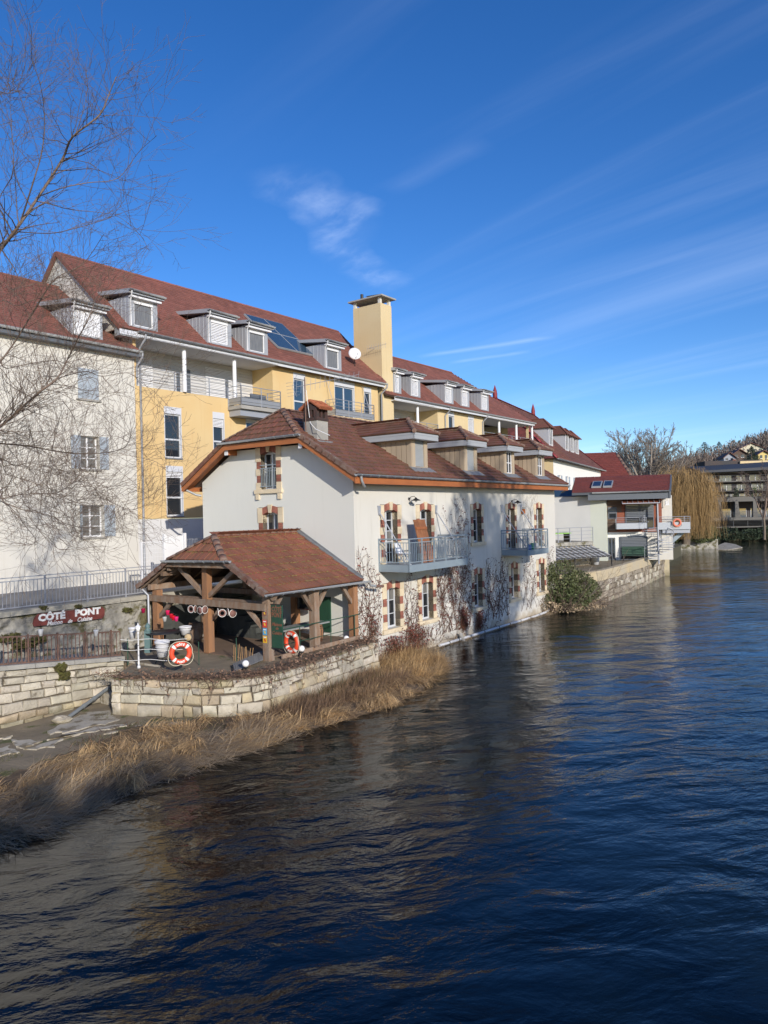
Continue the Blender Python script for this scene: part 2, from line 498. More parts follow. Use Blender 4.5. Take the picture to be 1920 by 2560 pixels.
m_straw = M('dry_reed', (0.68, 0.46, 0.22), 0.9, (0.30, 0.19, 0.095), 1.1, 0.95, rnd=0.45)
m_straw_d = M('grey_brown_reed', (0.44, 0.34, 0.22), 0.9, (0.25, 0.185, 0.12), 1.1, 0.8, rnd=0.45)
m_vine = M('bare_vine', (0.14, 0.085, 0.06), 0.9, rnd=0.3)
m_vleaf = M('dead_vine_leaf', (0.17, 0.05, 0.035), 0.85, (0.11, 0.035, 0.03), 4, 0.7, rnd=0.4)
m_bark = M('willow_bark', (0.20, 0.16, 0.115), 0.9, (0.12, 0.10, 0.08), 5, 0.7, bump=0.6)
m_twig = M('brown_twig', (0.165, 0.12, 0.092), 0.85, rnd=0.3)
m_twig_g = M('grey_twig', (0.25, 0.215, 0.18), 0.9, rnd=0.25)
m_willow = M('ochre_willow_twig', (0.33, 0.21, 0.085), 0.85, (0.24, 0.165, 0.075), 0.6, 0.7, rnd=0.35)
m_ever = M('evergreen_leaf', (0.075, 0.10, 0.035), 0.7, (0.12, 0.125, 0.05), 1.2, 0.7, rnd=0.45)
m_conifer = M('conifer_needle', (0.030, 0.048, 0.024), 0.85, rnd=0.4)
m_green = M('dark_green_paint', (0.022, 0.075, 0.045), 0.5, (0.018, 0.055, 0.035), 3, 0.6)
m_red = M('lifebuoy_orange_red', (0.70, 0.075, 0.028), 0.45)
m_redsign = M('oxblood_sign_paint', (0.19, 0.045, 0.035), 0.7, (0.14, 0.035, 0.03), 4, 0.7)
m_text = M('white_lettering', (0.78, 0.78, 0.76), 0.6)
m_textdim = M('faded_red_lettering', (0.22, 0.085, 0.05), 0.7)
m_matsoil = M('reed_litter_ground', (0.17, 0.115, 0.07), 0.95, (0.06, 0.045, 0.03), 5.0, 0.9, bump=2, bscale=30)
m_rope = M('pale_rope', (0.55, 0.50, 0.38), 0.9)
m_globe = M('opal_globe', (0.80, 0.80, 0.80), 0.25)
m_plastic = M('white_plastic_pot', (0.60, 0.61, 0.63), 0.5)
m_grey = M('dark_grey_paint', (0.10, 0.115, 0.135), 0.5)
# ------------------------------------------------------------------ shared builders
def clip_poly(poly, a0, a1, c0, c1):
    def cl(P, inside, inter):
        out = []
        for i in range(len(P)):
            A_, B_ = P[i - 1], P[i]
            ia, ib = inside(A_), inside(B_)
            if ib:
                if not ia: out.append(inter(A_, B_))
                out.append(B_)
            elif ia: out.append(inter(A_, B_))
        return out
    for k, lim, sg in ((0, a0, 1), (0, a1, -1), (1, c0, 1), (1, c1, -1)):
        if not poly: return poly
        def ins(p, k=k, lim=lim, sg=sg): return sg * (p[k] - lim) >= -1e-9
        def itx(p, q, k=k, lim=lim):
            t = (lim - p[k]) / (q[k] - p[k]) if abs(q[k] - p[k]) > 1e-12 else 0
            return (p[0] + (q[0] - p[0]) * t, p[1] + (q[1] - p[1]) * t)
        poly = cl(poly, ins, itx)
    return poly
def wall_holes(mb, mp, poly, holes, thick=0.35, b=0.0):
    """wall face at depth b with rectangular openings (a0,a1,c0,c1) and their reveals; poly = outline in (a,c)"""
    xs = sorted({p[0] for p in poly} | {h[0] for h in holes} | {h[1] for h in holes})
    zs = sorted({p[1] for p in poly} | {h[2] for h in holes} | {h[3] for h in holes})
    for i in range(len(xs) - 1):
        for j in range(len(zs) - 1):
            ax, cx = (xs[i] + xs[i + 1]) / 2, (zs[j] + zs[j + 1]) / 2
            if any(h[0] < ax < h[1] and h[2] < cx < h[3] for h in holes): continue
            q = clip_poly(list(poly), xs[i], xs[i + 1], zs[j], zs[j + 1])
            if len(q) >= 3:
                mb.quad(*[mp(p[0], b, p[1]) for p in q])
    for a0, a1, c0, c1 in holes:
        for (p, q) in (((a0, c0), (a0, c1)), ((a0, c1), (a1, c1)), ((a1, c1), (a1, c0)), ((a1, c0), (a0, c0))):
            mb.quad(mp(p[0], b, p[1]), mp(q[0], b, q[1]), mp(q[0], b + thick, q[1]), mp(p[0], b + thick, p[1]))
    return mb

def tile_mesh(mat, w, h, th):
    mb = MB()
    mb.hexa([(0.006, 0, 0.01), (w - 0.006, 0, 0.01), (w - 0.006, h * 1.12, 0), (0.006, h * 1.12, 0),
             (0.006, 0, 0.01 + th), (w - 0.006, 0, 0.01 + th), (w - 0.006, h * 1.12, 0.008), (0.006, h * 1.12, 0.008)])
    mb.hexa([(w * 0.80, -0.004, 0.012), (w * 0.97, -0.004, 0.012), (w * 0.97, h * 1.1, 0.003), (w * 0.80, h * 1.1, 0.003),
             (w * 0.83, -0.004, 0.03 + th), (w * 0.94, -0.004, 0.03 + th), (w * 0.94, h * 1.1, 0.024), (w * 0.83, h * 1.1, 0.024)])
    return mb.mesh('tile', mat)

def plane_axes(poly):
    p = [Vector(q) for q in poly]
    e = (p[1] - p[0]).normalized()
    n = e.cross((p[2] - p[0]).normalized()).normalized()
    if n.z < 0: n = -n
    s = n.cross(e).normalized()
    if s.z < 0:
        e = -e; s = n.cross(e).normalized()
    return p[0], e, s, n
def lay_tiles(fr, roof, polys, w, h, th, mat, nmax=300, jit=0.004, name='tile', rest='lower_course_tiles', lift=0.0, moss=None):
    z0 = base_z(roof)
    allt = []; mm = MB()
    for poly in polys:
        P0, e, s, n = plane_axes(poly)
        pts = [((Vector(q) - P0).dot(e), (Vector(q) - P0).dot(s)) for q in poly]
        b1 = max(q[1] for q in pts); b = min(q[1] for q in pts)
        nw = fr.U * n.x + fr.V * n.y + Vector((0, 0, n.z))
        row = 0
        while b < b1 - 0.02:
            bm_ = min(b + h * 0.45, b1 - 0.01)
            xs = []
            for i in range(len(pts)):
                A_, B_ = pts[i - 1], pts[i]
                if (A_[1] - bm_) * (B_[1] - bm_) < 0:
                    xs.append(A_[0] + (B_[0] - A_[0]) * (bm_ - A_[1]) / (B_[1] - A_[1]))
            xs.sort()
            for k in range(0, len(xs) - 1, 2):
                a0, a1 = xs[k], xs[k + 1]
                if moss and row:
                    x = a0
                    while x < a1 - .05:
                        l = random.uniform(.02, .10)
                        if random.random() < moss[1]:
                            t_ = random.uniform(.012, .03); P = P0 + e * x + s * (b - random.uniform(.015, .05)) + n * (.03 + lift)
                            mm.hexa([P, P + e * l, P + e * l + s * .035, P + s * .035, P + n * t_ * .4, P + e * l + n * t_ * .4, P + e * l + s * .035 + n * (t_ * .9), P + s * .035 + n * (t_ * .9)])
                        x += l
                g = math.floor(a0 / w) * w + (0.5 * w if row % 2 else 0) - w
                while g < a1:
                    l, r_ = max(g, a0), min(g + w, a1)
                    if r_ - l > 0.05:
                        Pl = P0 + e * l + s * b + n * (lift + random.uniform(0, jit))
                        Pw = fr.w(Pl.x, Pl.y, Pl.z)
                        facing = (EYE - Pw).dot(nw) > 0
                        allt.append(((Pw - EYE).length + (0 if facing else 1000), Pl, e, s, n, (r_ - l) / w))
                    g += w
            b += h; row += 1
    allt.sort(key=lambda t: t[0])
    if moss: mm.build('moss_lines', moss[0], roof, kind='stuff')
    me = tile_mesh(mat, w, h, th)
    for d, P, e, s, n, sx in allt[:nmax]:
        a = random.uniform(-0.006, 0.006)
        rot = Matrix((e, s, n)).transposed() @ Matrix.Rotation(a, 3, 'Z')
        inst(name, me, roof, P - Vector((0, 0, z0)), rot, (sx, 1, 1))
    if len(allt) > nmax:
        mb = MB()
        for d, P, e, s, n, sx in allt[nmax:]:
            ww = w * sx
            q = []
            for (x, y, z) in ((0.005, 0, 0.0), (ww - 0.005, 0, 0.0), (ww - 0.005, h * 1.1, 0), (0.005, h * 1.1, 0),
                              (0.005, 0, 0.012 + th), (ww - 0.005, 0, 0.012 + th), (ww - 0.005, h * 1.1, 0.008), (0.005, h * 1.1, 0.008)):
                q.append(P + e * x + s * y + n * z)
            mb.add(q, [(4, 5, 6, 7), (0, 1, 5, 4), (1, 2, 6, 5), (3, 0, 4, 7)])
        mb.build(rest, mat, roof, kind='stuff')
def deck(fr, name, parent, polys, th, mat, drop=0.02):
    mb = MB()
    for poly in polys:
        P0, e, s, n = plane_axes(poly)
        mb.prism([Vector(q) - n * drop for q in poly], -n * th)
    return mb.build(name, mat, parent)
def caps(parent, p, q, mat, r=0.11, L=0.38, name='ridge_tile', seg=7, flat=0.75):
    z0 = base_z(parent)
    p, q = Vector(p), Vector(q)
    d = (q - p); n = max(1, round(d.length / L)); l = d.length / n; d.normalize()
    side = d.cross(Vector((0, 0, 1))).normalized(); up = side.cross(d).normalized()
    mb = MB()
    for k, (rr, x) in enumerate(((1.0, 0), (0.88, 1.0))):
        for j in range(seg):
            t = math.pi * j / (seg - 1)
            mb.v.append((x * l * 1.06, math.cos(t) * r * rr * 1.15, math.sin(t) * r * rr * flat))
    mb.f = [(j, j + 1, seg + j + 1, seg + j) for j in range(seg - 1)] + [tuple(range(seg))[::-1], tuple(range(seg, 2 * seg))]
    mb.sm = [True] * (seg - 1) + [False, False]
    me = mb.mesh(name, mat)
    rot = Matrix((d, side, up)).transposed()
    for i in range(n):
        inst(name, me, parent, p + d * (i * l) + up * 0.01 - Vector((0, 0, z0)), rot @ Matrix.Rotation(random.uniform(-.02, .02), 3, 'Z'))
def gutter(parent, p, q, r=0.07, name='gutter', mat=None, out=(0, 0, 0)):
    """open half-round gutter with brackets"""
    p, q = Vector(p), Vector(q); d = (q - p).normalized()
    side = d.cross(Vector((0, 0, 1))).normalized()
    mb = MB(); seg = 9
    for rr in (r, r * 0.88):
        for x in (p, q):
            for j in range(seg):
                t = math.pi + math.pi * j / (seg - 1)
                mb.v.append(tuple(x + side * math.cos(t) * rr + Vector((0, 0, math.sin(t) * rr))))
    f = [(j, j + 1, seg + j + 1, seg + j) for j in range(seg - 1)]
    f += [(2 * seg + j, 3 * seg + j, 3 * seg + j + 1, 2 * seg + j + 1) for j in range(seg - 1)]
    f += [tuple(range(seg)), tuple(range(seg, 2 * seg))[::-1]]
    mb.f = f; mb.sm = [True] * (2 * seg - 2) + [False] * 2
    mb.tube([p + side * r + Vector((0, 0, 0.005)), q + side * r + Vector((0, 0, 0.005))], 0.012, 6)
    mb.tube([p - side * r + Vector((0, 0, 0.005)), q - side * r + Vector((0, 0, 0.005))], 0.012, 6)
    L = (q - p).length; k = int(L / 0.55)
    for i in range(k + 1):
        c = p + d * (L * (i + 0.5) / (k + 1))
        mb.torus(c, r + 0.006, 0.009, d, 10, 4, 1.6, math.pi / 2, 3 * math.pi / 2)
    return mb.build(name, mat or m_zinc, parent)

def brick_block(w, d, h, n, m=None):
    mb = MB(); hh = h / n
    for i in range(n):
        z = i * hh
        if i % 2: mb.box(0, w * 0.48, -d, 0, z + 0.005, z + hh - 0.005); mb.box(w * 0.5, w, -d, 0, z + 0.005, z + hh - 0.005)
        else: mb.box(0, w, -d, 0, z + 0.005, z + hh - 0.005)
    return mb
def arched_window(fr, parent, mp, ac, c0, c1, hw=0.47, ow=0.76, door=False, casement='white', sill=True, cs=1, rows=3, flip=False, railing=False, far=False):
    """stone and brick surround with a flat arch; c0 sill top, c1 outer crown"""
    ct = c1 - 0.42                                  # springing of the arch soffit at the jambs
    rise = 0.12
    fb = 0.24
    # frame
    mb = MB()
    t = 0.055
    top = ct + rise
    mb.box(ac - hw, ac - hw + t, fb, fb + 0.06, c0, top, mp); mb.box(ac + hw - t, ac + hw, fb, fb + 0.06, c0, top, mp)
    mb.box(ac - hw + t, ac + hw - t, fb, fb + 0.06, c0, c0 + t * 1.3, mp); mb.box(ac - hw + t, ac + hw - t, fb, fb + 0.06, top - t * 2, top, mp)
    mb.box(ac - t * 0.7, ac + t * 0.7, fb - 0.005, fb + 0.055, c0 + t * 1.3, top - t * 2, mp)
    for i in range(1, rows):
        z = c0 + (top - c0) * i / rows
        mb.box(ac - hw + t, ac - t * 0.7, fb + 0.005, fb + 0.05, z - 0.014, z + 0.014, mp); mb.box(ac + t * 0.7, ac + hw - t, fb + 0.005, fb + 0.05, z - 0.014, z + 0.014, mp)
    w = mb.build('window', m_frame, parent)
    for k in (-1, 1):
        a, b_ = sorted((ac + k * t * 0.7, ac + k * (hw - t)))
        for i in range(rows):
            za, zb = c0 + t + (top - c0 - t * 2) * i / rows, c0 + t + (top - c0 - t * 2) * (i + 1) / rows
            g = MB(); g.box(a, b_, fb + 0.035, fb + 0.045, za, zb, mp); g.build('pane', m_glass if (i + k) % 3 else m_curt, w)
    # jamb blocks, alternately stone and brick
    hs = [0.36, 0.30]
    z = c0; k = 0
    tot = ct - c0
    n = max(3, int(round(tot / 0.33)));
    if n % 2 == 0: n += 1
    hh = tot / n
    while k < n:
        for s in (-1, 1):
            stone = (k % 2 == 0)
            x0, x1 = (hw, ow) if stone else (hw + 0.005, ow - 0.05)
            a, b_ = sorted((ac + s * x0, ac + s * x1))
            if stone:
                q = MB(); q.box(a, b_, -0.03, 0.23, z + 0.004, z + hh - 0.004, mp); q.build('stone', m_sand, w)
            else:
                q = MB(); nb = 4
                for i in range(nb):
                    e0 = 0.02 * (i % 2)
                    q.box(a + (e0 if s < 0 else 0), b_ - (e0 if s > 0 else 0), -0.022, 0.225, z + hh * i / nb + 0.005, z + hh * (i + 1) / nb - 0.005, mp)
                q.build('brick', m_brick, w)
        z += hh; k += 1
    # arch: a segment of a circle, springer stones, voussoir bricks, keystone
    Rr = (hw * hw + rise * rise) / (2 * rise); cz = ct + rise - Rr
    A = math.asin(min(1, hw / Rr))
    def arc(tt, rr): return (ac + math.sin(tt) * rr, cz + math.cos(tt) * rr)
    nv = 5
    for s in (-1, 1):
        q = MB()
        for i in range(nv):
            t0 = s * (A * 0.17 + (A * 0.98 - A * 0.17) * i / nv); t1 = s * (A * 0.17 + (A * 0.98 - A * 0.17) * (i + 0.9) / nv)
            p0, p1, p2, p3 = arc(t0, Rr), arc(t1, Rr), arc(t1, Rr + 0.26), arc(t0, Rr + 0.26)
            q.hexa([mp(p0[0], -0.022, p0[1]), mp(p1[0], -0.022, p1[1]), mp(p2[0], -0.022, p2[1]), mp(p3[0], -0.022, p3[1]),
                    mp(p0[0], 0.23, p0[1]), mp(p1[0], 0.23, p1[1]), mp(p2[0], 0.23, p2[1]), mp(p3[0], 0.23, p3[1])])
        q.build('brick_arch', m_brick, w)
        # springer
        a, b_ = sorted((ac + s * hw * 1.02, ac + s * (ow)))
        q = MB(); q.box(a, b_, -0.034, 0.22, ct - 0.002, ct + 0.30, mp); q.build('springer_stone', m_sand, w)
    q = MB()
    t0 = A * 0.155
    p0, p1, p2, p3 = arc(-t0, Rr - 0.03), arc(t0, Rr - 0.03), arc(t0 * 1.25, Rr + 0.31), arc(-t0 * 1.25, Rr + 0.31)
    q.hexa([mp(p[0], -0.055, p[1]) for p in (p0, p1, p2, p3)] + [mp(p[0], 0.21, p[1]) for p in (p0, p1, p2, p3)])
    q.build('keystone', m_sand, w)
    # mortar behind
    q = MB(); q.box(ac - ow + 0.03, ac - hw, 0.0, 0.22, c0 + 0.01, ct + 0.28, mp); q.box(ac + hw, ac + ow - 0.03, 0.0, 0.22, c0 + 0.01, ct + 0.28, mp)
    q.build('surround_mortar', m_joint, w)
    if sill:
        q = MB(); q.box(ac - ow - 0.06, ac + ow + 0.06, -0.10, 0.24, c0 - 0.17, c0 - 0.002, mp); q.build('sill', m_sand, w)
    if railing:
        q = MB()
        for z in (c0 + 0.10, c0 + 0.85, c0 + 0.98): q.box(ac - hw, ac + hw, -0.07, -0.04, z, z + 0.03, mp)
        q.build('rail', m_steel, w)
        for i in range(9):
            a = ac - hw + 0.06 + i * (2 * hw - 0.12) / 8
            q = MB(); q.box(a - 0.009, a + 0.009, -0.064, -0.046, c0 + 0.12, c0 + 0.86, mp); q.build('baluster', m_steel, w)
    return (ac - ow + 0.03, ac + ow - 0.03, c0 - (0.0 if sill else 0), c1 - 0.10)

mpv = lambda a, b, c: (a, b, c)         # walls along u, inward = +v
mpu = lambda a, b, c: (b, a, c)         # walls along v, inward = +u
def c2(x, y): return 850 + x * 0.36166, 1200 + y * 0.36166
def c1b(x, y): return 850 + x * 0.36166, 850 + y * 0.36166
def c5(x, y): return 420 + x * 0.30139, 980 + y * 0.30139
def c6(x, y): return 320 + x * 0.36166, 1250 + y * 0.36166
def c4(x, y): return 250 + x * 0.30139, 650 + y * 0.30139
def c5b(x, y): return 600 + x * 0.30139, 700 + y * 0.30139
def c1a(x, y): return x * 0.30139, 600 + y * 0.30139
def c2a(x, y): return x * 0.30139, 1000 + y * 0.30139
def c3a(x, y): return x * 0.30139, 1400 + y * 0.30139
def c3(x, y): return 1350 + x * 0.24111, 1150 + y * 0.24111
def c4r(x, y): return 1470 + x * 0.27125, 1000 + y * 0.27125
def c6o(x, y): return 1150 + x * 0.24111, 950 + y * 0.24111
def c7(x, y): return 350 + x * 0.21097, 1420 + y * 0.21097
def c8(x, y): return 650 + x * 0.24111, 1400 + y * 0.24111

# ------------------------------------------------------------------ THE MILL HOUSE
L_, W_ = MF.pv(1390, 1400)[0], 8.46
house = empty('mill_house', MF, 'cream rendered mill house with brown tile roof and brick window surrounds standing in the river', 'house', z0=0.0)
zR, EAVE, OV = 10.38, 7.42, 0.62
tan_ = (zR - EAVE) / (W_ / 2 + OV)
def zroof(v): return EAVE + tan_ * ((v if v < W_ / 2 else W_ - v) + OV)
UH = -0.66
zh = MF.pu(764, 1084, UH)[1]
vh = (zh - EAVE) / tan_ - OV
UP_ = 0.74
WT = zroof(0) - 0.30
river_holes = []; 
# windows on the river side, centre and heights measured on the wall plane
upper = [(347, 152, 575, 'door'), (587, 150, 560, 'door'), (945, 150, 430, 'win'), (1181, 160, 480, 'door'), (1372, 165, 470, 'door')]
lower = [(364, 678, 1010, 'win'), (600, 645, 955, 'win'), (952, 600, 880, 'win'), (1202, 565, 825, 'win'), (1390, 540, 775, 'win')]
ZU = 3.90
for k, (x, yt, yb, kind) in enumerate(upper + lower):
    a, ztop = MF.pv(*c2(x, yt)); _, zb = MF.pv(*c2(x, yb))
    if kind == 'door': zb = ZU
    river_holes.append((a, zb, ztop, kind, k))
def med(l): return sorted(l)[len(l) // 2]
tu = med([h[2] for h in river_holes[:5]]); tl = med([h[2] for h in river_holes[5:]]); bl = med([h[1] for h in river_holes[5:]])
print('L', L_, 'zh', zh, 'vh', vh, 'tops', tu, tl, 'sills', bl, [round(h[0], 2) for h in river_holes], river_holes[2][1])
holes = []
for a, zb, zt, kind, k in river_holes:
    if k < 5:
        top, bot = tu, (ZU if kind == 'door' else river_holes[2][1])
    else:
        top, bot = tl, bl
    ow = 0.68 if k in (2, 3, 4, 7, 8, 9) else 0.76
    arched_window(MF, house, mpv, a, bot, top, hw=0.42 if ow < 0.7 else 0.47, ow=ow, door=kind == 'door', sill=kind != 'door', rows=5 if kind == 'door' else 3)
    holes.append((a - ow + 0.03, a + ow - 0.03, bot, top - 0.10))
mb = MB()
wall_holes(mb, mpv, [(0, -0.6), (L_, -0.6), (L_, WT), (0, WT)], holes, 0.30)
mb.quad((L_, 0, -0.6), (L_, W_, -0.6), (L_, W_, WT), (L_, W_ / 2, zR - 0.35), (L_, 0, WT))
mb.quad((0, W_, -0.6), (L_, W_, -0.6), (L_, W_, WT), (0, W_, WT))
# gable with its two windows
gh = []
va, za = MF.pu(*c5(830, 432)); _, zb1 = MF.pu(*c5(840, 806)); 
vb, zc1 = MF.pu(*c5(848, 935)); 
gz = [(va, zb1, za, True), (vb, zc1 - 2.05, zc1, False)]
for v_, z_0, z_1, rl in gz:
    arched_window(MF, house, mpu, v_, z_0, z_1, hw=0.44, ow=0.72, rows=2, railing=rl)
    gh.append((v_ - 0.69, v_ + 0.69, z_0, z_1 - 0.10))
gp = [(0, -0.6), (W_, -0.6), (W_, WT), (W_ - vh, zroof(vh) - 0.32), (vh, zroof(vh) - 0.32), (0, WT)]
mbg = MB(); wall_holes(mbg, mpu, gp, gh, 0.30)
mbg.build('gable_wall', m_stucco, house)
mb.build('river_wall', m_stucco_w, house)
# brackets under the gable sill
for s in (-1, 1):
    q = MB(); q.box(-0.08, 0.0, va + s * 0.62 - 0.09, va + s * 0.62 + 0.09, zb1 - 0.42, zb1 - 0.175); q.build('sill_bracket', m_sand, house)
# roof planes (first edge is the eave)
LE = L_ + 0.62
river_pl = [(UH, -OV, EAVE), (LE, -OV, EAVE), (LE, vh, zh), (L_ - UP_, W_ / 2, zR), (UP_, W_ / 2, zR), (UH, vh, zh)]
back_pl = [(LE, W_ + OV, EAVE), (UH, W_ + OV, EAVE), (UH, W_ - vh, zh), (UP_, W_ / 2, zR), (L_ - UP_, W_ / 2, zR), (LE, W_ - vh, zh)]
hip_pl = [(UH, W_ - vh, zh), (UH, vh, zh), (UP_, W_ / 2, zR)]
hip2_pl = [(LE, vh, zh), (LE, W_ - vh, zh), (L_ - UP_, W_ / 2, zR)]
roof = deck(MF, 'roof', house, [river_pl, back_pl, hip_pl, hip2_pl], 0.10, m_wood_dk, 0.015)
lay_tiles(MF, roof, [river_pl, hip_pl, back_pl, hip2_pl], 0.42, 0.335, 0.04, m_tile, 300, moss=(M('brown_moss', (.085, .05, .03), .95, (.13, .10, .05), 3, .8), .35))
caps(roof, (UP_, W_ / 2, zR), (L_ - UP_, W_ / 2, zR), m_ridge)
caps(roof, (UH, vh, zh), (UP_, W_ / 2, zR), m_ridge); caps(roof, (UH, W_ - vh, zh), (UP_, W_ / 2, zR), m_ridge)
caps(roof, (LE, vh, zh), (L_ - UP_, W_ / 2, zR), m_ridge)
def verge(parent, p, q, mat, outv, w=0.16, drop=0.14, L=0.36):
    """verge tiles stepping up a rake"""
    z0 = base_z(parent); p, q = Vector(p), Vector(q); outv = Vector(outv)
    d = (q - p); n = max(1, round(d.length / L)); l = d.length / n; d.normalize()
    up = outv.cross(d).normalized()
    if up.z < 0: up = -up
    mb = MB()
    mb.box(0, l * 1.1, -w, 0.03, 0.0, 0.035); mb.box(0, l * 1.1, 0.0, 0.035, -drop, 0.0)
    me = mb.mesh('verge_tile', mat)
    rot = Matrix((d, outv, up)).transposed()
    tilt = Matrix.Rotation(R(3.5), 3, 'Y')
    for i in range(n):
        inst('verge_tile', me, parent, p + d * (i * l) + up * 0.05 - Vector((0, 0, z0)), rot @ tilt)
verge(roof, (UH, -OV, EAVE), (UH, vh, zh), m_ridge, (-1, 0, 0))
verge(roof, (UH, W_ + OV, EAVE), (UH, W_ - vh, zh), m_tile, (-1, 0, 0))
verge(roof, (LE, -OV, EAVE), (LE, vh, zh), m_tile, (1, 0, 0))
# barge boards, fascias, gutters
fb = MB()
du = 0.05
fb.bar((UH + du, -OV, EAVE - 0.21), (UH + du, vh, zh - 0.21), 0.05, 0.24, (0, 0, 1))
fb.bar((UH + du, W_ + OV, EAVE - 0.21), (UH + du, W_ - vh, zh - 0.21), 0.05, 0.24)
fb.bar((UH + du, vh - 0.02, zh - 0.22), (UH + du, W_ - vh + 0.02, zh - 0.22), 0.055, 0.22)
fb.build('barge_board', m_fascia_w, roof)
fb = MB(); fb.box(UH, LE, -OV + 0.0, -OV + 0.045, EAVE - 0.36, EAVE - 0.12); fb.build('fascia', m_fascia_w, roof)
fb = MB(); fb.box(UH, LE, W_ + OV - 0.045, W_ + OV, EAVE - 0.30, EAVE - 0.08); fb.build('fascia', m_fascia_w, roof)
# soffit
fb = MB()
for i in range(2):
    fb.bar((UH + 0.3, (vh if i else W_ - vh), zh - 0.17), (UH + 0.3, (-OV if i else W_ + OV), EAVE - 0.17), 0.52, 0.02)
fb.box(UH + .06, 0, vh, W_ - vh, zh - 0.19, zh - 0.17)
fb.build('soffit', m_fascia_w, roof)
gutter(roof, (UH - 0.05, -OV - 0.07, EAVE - 0.03), (LE + 0.05, -OV - 0.07, EAVE - 0.05), 0.075)
gutter(roof, (UH - 0.08, vh - 0.12, zh + 0.0), (UH - 0.08, W_ - vh + 0.25, zh - 0.03), 0.07)
for x in (0.12, 5.2, 8.8, 11.8, 14.4, 17.6, L_ - 0.1):
    q = MB(); q.bar((x, 0, WT - 0.03), (x, -OV + 0.10, WT - 0.11), 0.12, 0.17); b_ = q.build('rafter_end', m_fascia_w, roof)
    q = MB(); q.box(x - 0.062, x + 0.062, -OV + 0.085, -OV + 0.10, WT - 0.20, WT - 0.03); q.build('end_cap', m_whitep, b_)
for v_, zz in ((vh + 0.05, zh - 0.42), (W_ - vh - 0.05, zh - 0.42)):
    q = MB(); q.box(-0.52, 0, v_ - 0.09, v_ + 0.09, zz - 0.10, zz + 0.12); b_ = q.build('purlin_end', m_fascia_w, roof)
    q = MB(); q.box(-0.54, -0.52, v_ - 0.10, v_ + 0.10, zz - 0.11, zz + 0.13); q.build('end_cap', m_whitep, b_)
q = MB(); q.tube([(UH + 0.25, -OV - 0.07, EAVE - 0.09), (UH + 0.28, -OV - 0.07, EAVE - 0.25), (UH + 0.45, -OV - 0.03, EAVE - 0.42), (UH + 0.62, -OV + 0.05, EAVE - 0.46)], 0.05, 8)
q.build('rain_spout', m_zinc, roof)
q = MB(); q.tube([(LE - 0.05, -OV - 0.07, EAVE - 0.09), (LE + 0.05, -OV + .1, EAVE - 0.3), (LE + 0.5, -OV + 0.6, EAVE - 0.45)], 0.05, 8); q.build('rain_spout', m_zinc, roof)
q = MB(); q.tube([(UH + 0.1, W_ + OV + 0.05, EAVE - 0.15), (UH + 0.5, W_ + 0.25, EAVE - 0.45), (0.02, W_ + 0.1, EAVE - 0.5)], 0.05, 8); q.build('rain_spout', m_zinc, roof)

# brick chimney with a little tiled hood
def roof_hit(px_, py_):
    d = ray(px_, py_); lo, hi = 10.0, 60.0
    for _ in range(60):
        m_ = (lo + hi) / 2; u, v, z = MF.loc(EYE + d * (m_ / d.y))
        if z > zroof(v): lo = m_
        else: hi = m_
    return u, v
_u, _v = roof_hit(793, 1101)
VC, UC = _v + 0.34, _u + 0.34
print('chimney', UC, VC)
def chimney():
    a0, a1, b0, b1 = UC - 0.34, UC + 0.34, VC - 0.34, VC + 0.34
    zb, zt = zroof(VC - 0.34) - 0.1, zroof(VC - 0.34) + 0.80
    q = MB(); q.box(a0, a1, b0, b1, zb, zt); ch = q.build('chimney', m_conc, roof)
    q = MB(); q.box(a0 - 0.03, a1 + 0.03, b0 - 0.03, b1 + 0.03, zt, zt + 0.12)
    for (x, y) in ((a0, b0), (a1 - 0.16, b0), (a0, b1 - 0.16), (a1 - 0.16, b1 - 0.16)):
        q.box(x, x + 0.16, y, y + 0.16, zt + 0.12, zt + 0.42)
    q.box(a0 + .02, a0 + .14, VC - 0.07, VC + 0.07, zt + 0.12, zt + 0.42); q.box(a1 - 0.14, a1 - 0.02, VC - 0.07, VC + 0.07, zt + 0.12, zt + 0.42)
    q.box(UC - 0.05, UC + 0.05, b0 + .02, b0 + .14, zt + 0.12, zt + 0.42)
    q.box(a0, a1, b0, b1, zt + 0.42, zt + 0.50)
    q.prism([(a0, b0, zt + .50), (a0, b1, zt + .50), (a0, VC, zt + .68)], (a1 - a0, 0, 0))
    q.build('brick_hood', M('sooty_brick', (0.03, 0.026, 0.025), 0.9, (0.10, 0.04, 0.03), 6, 0.7, bump=0.5), roof)
    hoodz = zt + 0.78
    q = MB()
    for s in (-1, 1):
        for i in range(7):
            x = a0 - 0.06 + i * (a1 - a0 + 0.12) / 7 + 0.065
            for j in range(2):
                f0, f1 = j * 0.5, j * 0.5 + 0.58
                p0 = Vector((x, VC + s * (0.50 * f1), zt + 0.76 - 0.26 * f1 + 0.03 * (1 - j)))
                p1 = Vector((x, VC + s * (0.50 * f0), zt + 0.76 - 0.26 * f0 + 0.03 * (1 - j) + 0.02))
                q.tube([p0, p1], [0.078, 0.062], 7)
    q.build('hood_tile', M('orange_canal_tile', (0.38, 0.12, 0.05), 0.85, (0.22, 0.07, 0.04), 5, 0.7, rnd=0.3), ch)
    q = MB(); q.box(a0 - 0.12, a1 + 0.12, b0 - 0.14, b0 - 0.0, zb + 0.03, zb + 0.09); q.build('flashing', m_lead, ch)
chimney()
# roof window
q = MB(); P0, e, s, n = plane_axes(river_pl)
def onroof(u, v, h): return Vector((u, v, zroof(v))) + n * h
q.hexa([onroof(0.55, 3.3, .02), onroof(1.0, 3.3, .02), onroof(1.0, 3.95, .02), onroof(.55, 3.95, .02), onroof(.55, 3.3, .10), onroof(1.0, 3.3, .10), onroof(1.0, 3.95, .10), onroof(.55, 3.95, .10)])
